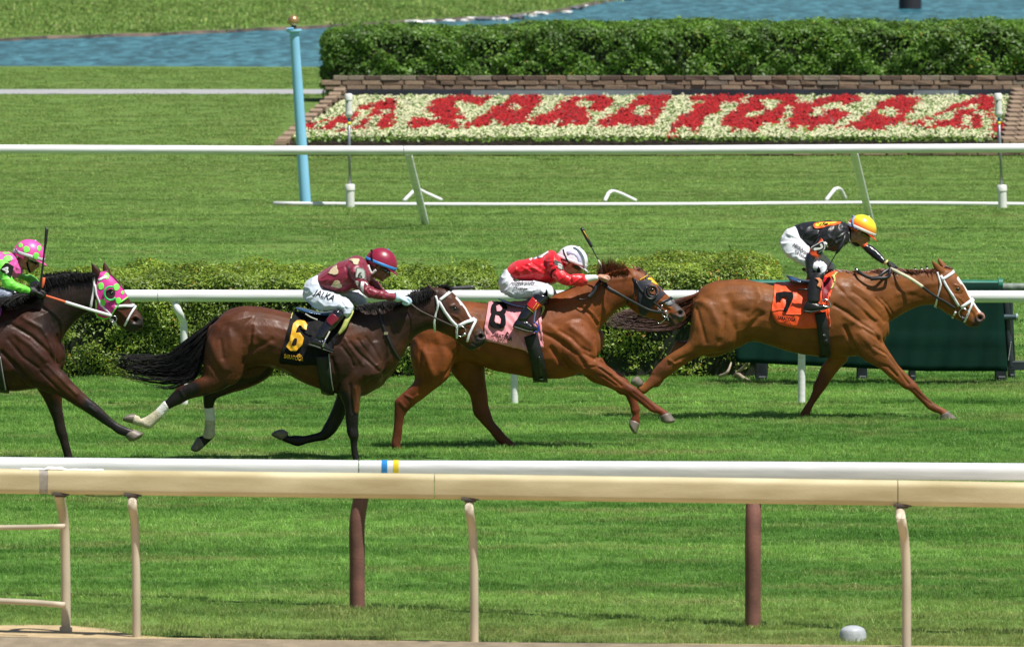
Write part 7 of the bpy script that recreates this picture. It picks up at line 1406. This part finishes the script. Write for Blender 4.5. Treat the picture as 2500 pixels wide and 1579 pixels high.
flesh([T6[0], A6n, A6f_, B6[0], B6[1], B6[2]], Y6, m_skin['brown'], J6, H6, CP('C6j', 1340, 520, Y6), [(CP('C6j', 1960, 1040, Y6 - .17), 18, .9), (CP('C6j', 1900, 1050, Y6 + .1), 18, .9)])
m_bgl = mat('pale_blue_glove', (.52, .68, .85), .65); glove((CP('C6j', 1965, 1040, Y6 - .17), 18, 1.18), m_bgl, J6, ([CP('C6j', 1830, 1008, Y6 - .2), CP('C6j', 1925, 1028, Y6 - .18)], [.042, .043])); glove((CP('C6j', 1990, 1010, Y6 + .06), 18, 1.1), m_bgl, J6)
mh6 = mat('maroon_helmet', (.27, .014, .045), .35, coat=.2)
hh6, hb6 = H6.helmet(mh6, mat('bright_blue_band', (.04, .26, .68), .45), J6)
strap('goggle_strap', 'C6j', [(1425,170),(1410,250),(1430,350),(1470,420)], .012, Y6, hb6, .012, m_num, hh6)
H6.goggles(J6)
rein('chin_strap', [('C6j', 1345, 430, Y6 - .095), ('C6j', 1370, 510, Y6 - .095), ('C6j', 1415, 580, Y6 - .09), ('C6j', 1490, 515, Y6 - .10)], .011, m_armw, J6, .5)
m_heart = mat('cream_heart', (.58, .47, .30), .45, var=.08)
for hp in ([(615,565),(680,480),(740,430),(775,425),(780,480),(805,520),(800,565),(760,595),(710,590)], [(665,800),(710,740),(735,695),(790,692),(830,710),(838,750),(870,780),(870,815),(820,835),(740,820)], [(990,325),(1050,298),(1120,300),(1180,305),(1195,335),(1175,350),(1170,390),(1130,405),(1085,395),(1065,350)], [(995,900),(1020,860),(1060,840),(1110,850),(1130,870),(1080,895)]):
    patch('heart', 'C6j', hp, Y6, slb6, .006, m_heart, sl6, thick=.002, grid=.01)
ya = face_y('C6j', [(1140,500),(1240,510),(1280,600),(1140,640),(1200,570)], Y6, slb6) - .004
plate('armband', 'C6j', [(1122,480),(1150,468),(1250,488),(1290,530),(1300,640),(1287,697),(1258,692),(1113,667),(1107,640)], ya, mat('armband_grey6', (.25, .26, .26), .4), sl6, .008)
plate('armband', 'C6j', [(1140,490),(1245,505),(1275,540),(1282,640),(1270,677),(1130,654),(1126,630)], ya - .006, m_armw, sl6, .006)
lettering('armband_number', '6', 'C6j', (1162, 645), (86, 14), (5, -128), Y6, None, ya - .012, mat('armband_ink', (.10, .10, .10), .5), sl6, bold=.02, grid=.05)
for pl in ([(1125,690),(1180,700),(1175,760),(1165,785),(1140,750),(1125,715)], [(1225,700),(1285,705),(1270,800),(1268,900),(1235,860),(1210,810),(1215,760)], [(1290,705),(1330,735),(1355,780),(1330,770),(1300,735)]):
    patch('sleeve_stripe', 'C6j', pl, Y6, slb6, .006, m_armw, sl6, thick=.002)
lettering('breeches_lettering', 'JALKA', 'C6j', (335, 950), (380, 115), (35, -105), Y6, brb6, .006, m_num, br6, bold=.01, grid=.02, shear=.25)
bt6 = boots('C6s', [(1110,325,945,200,.062,-.275),(1040,400,860,315,.058,-.295),(975,480,790,410,.054,-.31),(900,550,715,510,.048,-.33),(830,640,650,610,.044,-.345)], [(690,600,560,745,.035,-.345),(770,640,690,780,.045,-.345),(850,730,800,815,.045,-.35),(900,775,870,835,.038,-.35),(945,805,930,852,.028,-.35)], Y6, m_boot, J6, .69)
patch('boot_band', 'C6s', [(935,268),(1025,350),(910,455),(815,375)], Y6, bt6[0][1], .006, mat('maroon_boot_band', (.17, .008, .02), .3, coat=.4), bt6[0][0], thick=.003, yref=Y6 - .3)
whip('slim grey whip lying level ahead of the bay horse ears', [('C6h', 1210, 240, Y6 + .1), ('C6h', 1360, 230, Y6 + .1), ('C6h', 1508, 222, Y6 + .1)], [('C6h', 600, 380, Y6 + .06), ('C6h', 900, 300, Y6 + .09), ('C6h', 1220, 238, Y6 + .1)], [.017, .017, .018], [.006, .006, .007], mat('grey_whip_handle', (.07, .065, .08), .4))

# ---------------------------------------------------------------- jockey 4
J4 = person('jockey in pink and lime silks with a spotted pink helmet at the left edge', CP('D4j', -300, 1200, Y4h))
T4 = [('D4j', [(-760,700,-560,1000,.125,0),(-560,560,-400,1010,.155,0),(-300,470,-200,980,.175,0),(-60,425,20,940,.188,0),(120,418,200,920,.185,0),(250,445,330,880,.14,0),(310,520,380,850,.10,0)])]
A4n = ('D4j', [(150,560,-140,620,.085,-.12),(200,700,-60,760,.075,-.18),(210,850,0,900,.067,-.21),(270,950,60,1060,.063,-.23),(350,1005,210,1125,.055,-.235),(450,1045,380,1180,.046,-.22),(555,1080,552,1202,.038,-.19)])
A4f_ = ('D4j', [(330,700,200,860,.07,.14),(460,850,340,900,.06,.19),(600,850,480,960,.052,.18),(735,965,600,1050,.040,.13)])
B4 = [('D4j', [(-560,900,-820,760,.125,0),(-500,980,-950,940,.155,0),(-480,1020,-980,1100,.165,0),(-500,1060,-940,1230,.15,0)]),
 ('D4j', [(-520,1000,-900,1240,.095,-.08),(-280,1030,-560,1400,.095,-.13),(-80,1060,-260,1380,.09,-.18),(80,1090,-60,1320,.078,-.21),(190,1140,60,1300,.065,-.235),(230,1190,130,1290,.05,-.24)]),
 ('D4j', [(-500,1020,-860,1260,.095,.08),(-200,1060,-480,1400,.09,.13),(60,1080,-120,1330,.08,.19),(260,1150,80,1300,.065,.24)])]
m_pink = mat('pink_silks', (.80, .10, .42), .45, var=.08, sheen=.2)
sl4, slb4 = suit('jersey', T4, Y4h, m_pink, J4, .008, [('D4j', [(240,500),(330,650),(380,800)], .012, .005)], wr=.009)
m_green = mat('lime_silks', (.17, .72, .06), .42, var=.1, sheen=.25)
sv4, svb4 = suit('sleeve', [A4n], Y4h, m_green, J4, .007, wr=.006); suit('sleeve', [A4f_], Y4h, m_green, J4, .007, wr=.006)
suit('breeches', B4, Y4h, mat('shaded_white_breeches', (.22, .25, .34), .5, var=.2, sheen=.2), J4, .008, wr=.006)  # white breeches, their bluish shade painted into the base colour
H4 = Head('D4j', 540, 480, Y4h, 23, yaw=-.04)
flesh([T4[0], A4n, A4f_, B4[0], B4[1], B4[2]], Y4h, m_skin['tan'], J4, H4, CP('D4j', 330, 640, Y4h), [(CP('D4j', 690, 1150, Y4h - .17), 14, .9), (CP('D4j', 700, 1010, Y4h + .09), 10, .9)])
glove((CP('D4j', 680, 1155, Y4h - .17), 14, 1.12), m_glv, J4, ([CP('D4j', 545, 1140, Y4h - .19), CP('D4j', 640, 1150, Y4h - .175)], [.040, .044])); glove((CP('D4j', 690, 1020, Y4h + .09), 10, 1.1), mat('grey_pattern_glove', (.35, .3, .34), .6, var=.6, scale=60), J4, ([CP('D4j', 600, 1045, Y4h + .12), CP('D4j', 660, 1025, Y4h + .1)], [.034, .036]))
mh4 = mat('pink_helmet', (.80, .09, .40), .4, coat=.15)
hh4, hb4 = H4.helmet(mh4, mat('silver_band', (.62, .62, .66), .4), J4)
for x, y, rx, ry in ((500,362,64,60),(680,482,56,64),(385,290,48,42),(735,345,38,52),(730,590,26,14)):
    patch('helmet_spot', 'D4j', [(x + rx * math.cos(a), y + ry * math.sin(a)) for a in np.linspace(0, 2 * math.pi, 22)[:-1]], Y4h, hb4, .006, m_lime, hh4, thick=.001)
for x, y, rx, ry in ((165,525,78,52),(125,434,70,14)):
    patch('silk_spot', 'D4j', [(x + rx * math.cos(a), y + ry * math.sin(a)) for a in np.linspace(0, 2 * math.pi, 22)[:-1]], Y4h, slb4, .006, m_lime, sl4, thick=.002)
strap('goggle_strap', 'D4j', [(310,360),(350,440),(420,530),(500,600)], .016, Y4h, hb4, .011, mat('checked_strap', (.2, .2, .26), .5, var=.95, scale=80), hh4)
H4.goggles(J4, None, m_armw)
mb = MB(); mb.tube([H4.p(.0, -.075, -.03), H4.p(.02, -.066, -.075), H4.p(.045, -.045, -.11), H4.p(.07, -.01, -.14)], .008, 8, sub=3); mb.build('chin_strap', m_num, J4)
ya = face_y('D4j', [(60,700),(150,660),(230,720),(190,820),(100,780)], Y4h, svb4) - .006
plate('armband', 'D4j', [(98,622),(150,624),(258,688),(240,780),(212,880),(130,835),(0,772),(30,700)], ya, m_arm, sv4, .01)
lettering('armband_number', '4', 'D4j', (58, 748), (125, 52), (22, -112), Y4h, None, ya - .010, m_armw, sv4, bold=.04, grid=.05)
whip('long black whip held bolt upright beside the pink spotted helmet', [('D4j', 775, 1090, Y4h - .2), ('D4j', 800, 990, Y4h - .2), ('D4j', 815, 900, Y4h - .19)], [('D4j', 745, 1090, Y4h - .22), ('D4j', 775, 850, Y4h - .22), ('D4j', 815, 480, Y4h - .22), ('D4j', 850, 200, Y4h - .22), ('D4j', 868, -30, Y4h - .22)], [.010, .016, .014], [.012, .010, .008, .014, .015], m_orr, parts=(('whip_tip', [('D4j', 840, 975, Y4h + .06), ('D4j', 900, 960, Y4h + .06), ('D4j', 1000, 945, Y4h + .06)], [.012, .014, .006], mat('red_whip_tip', (.5, .04, .03), .4)),))
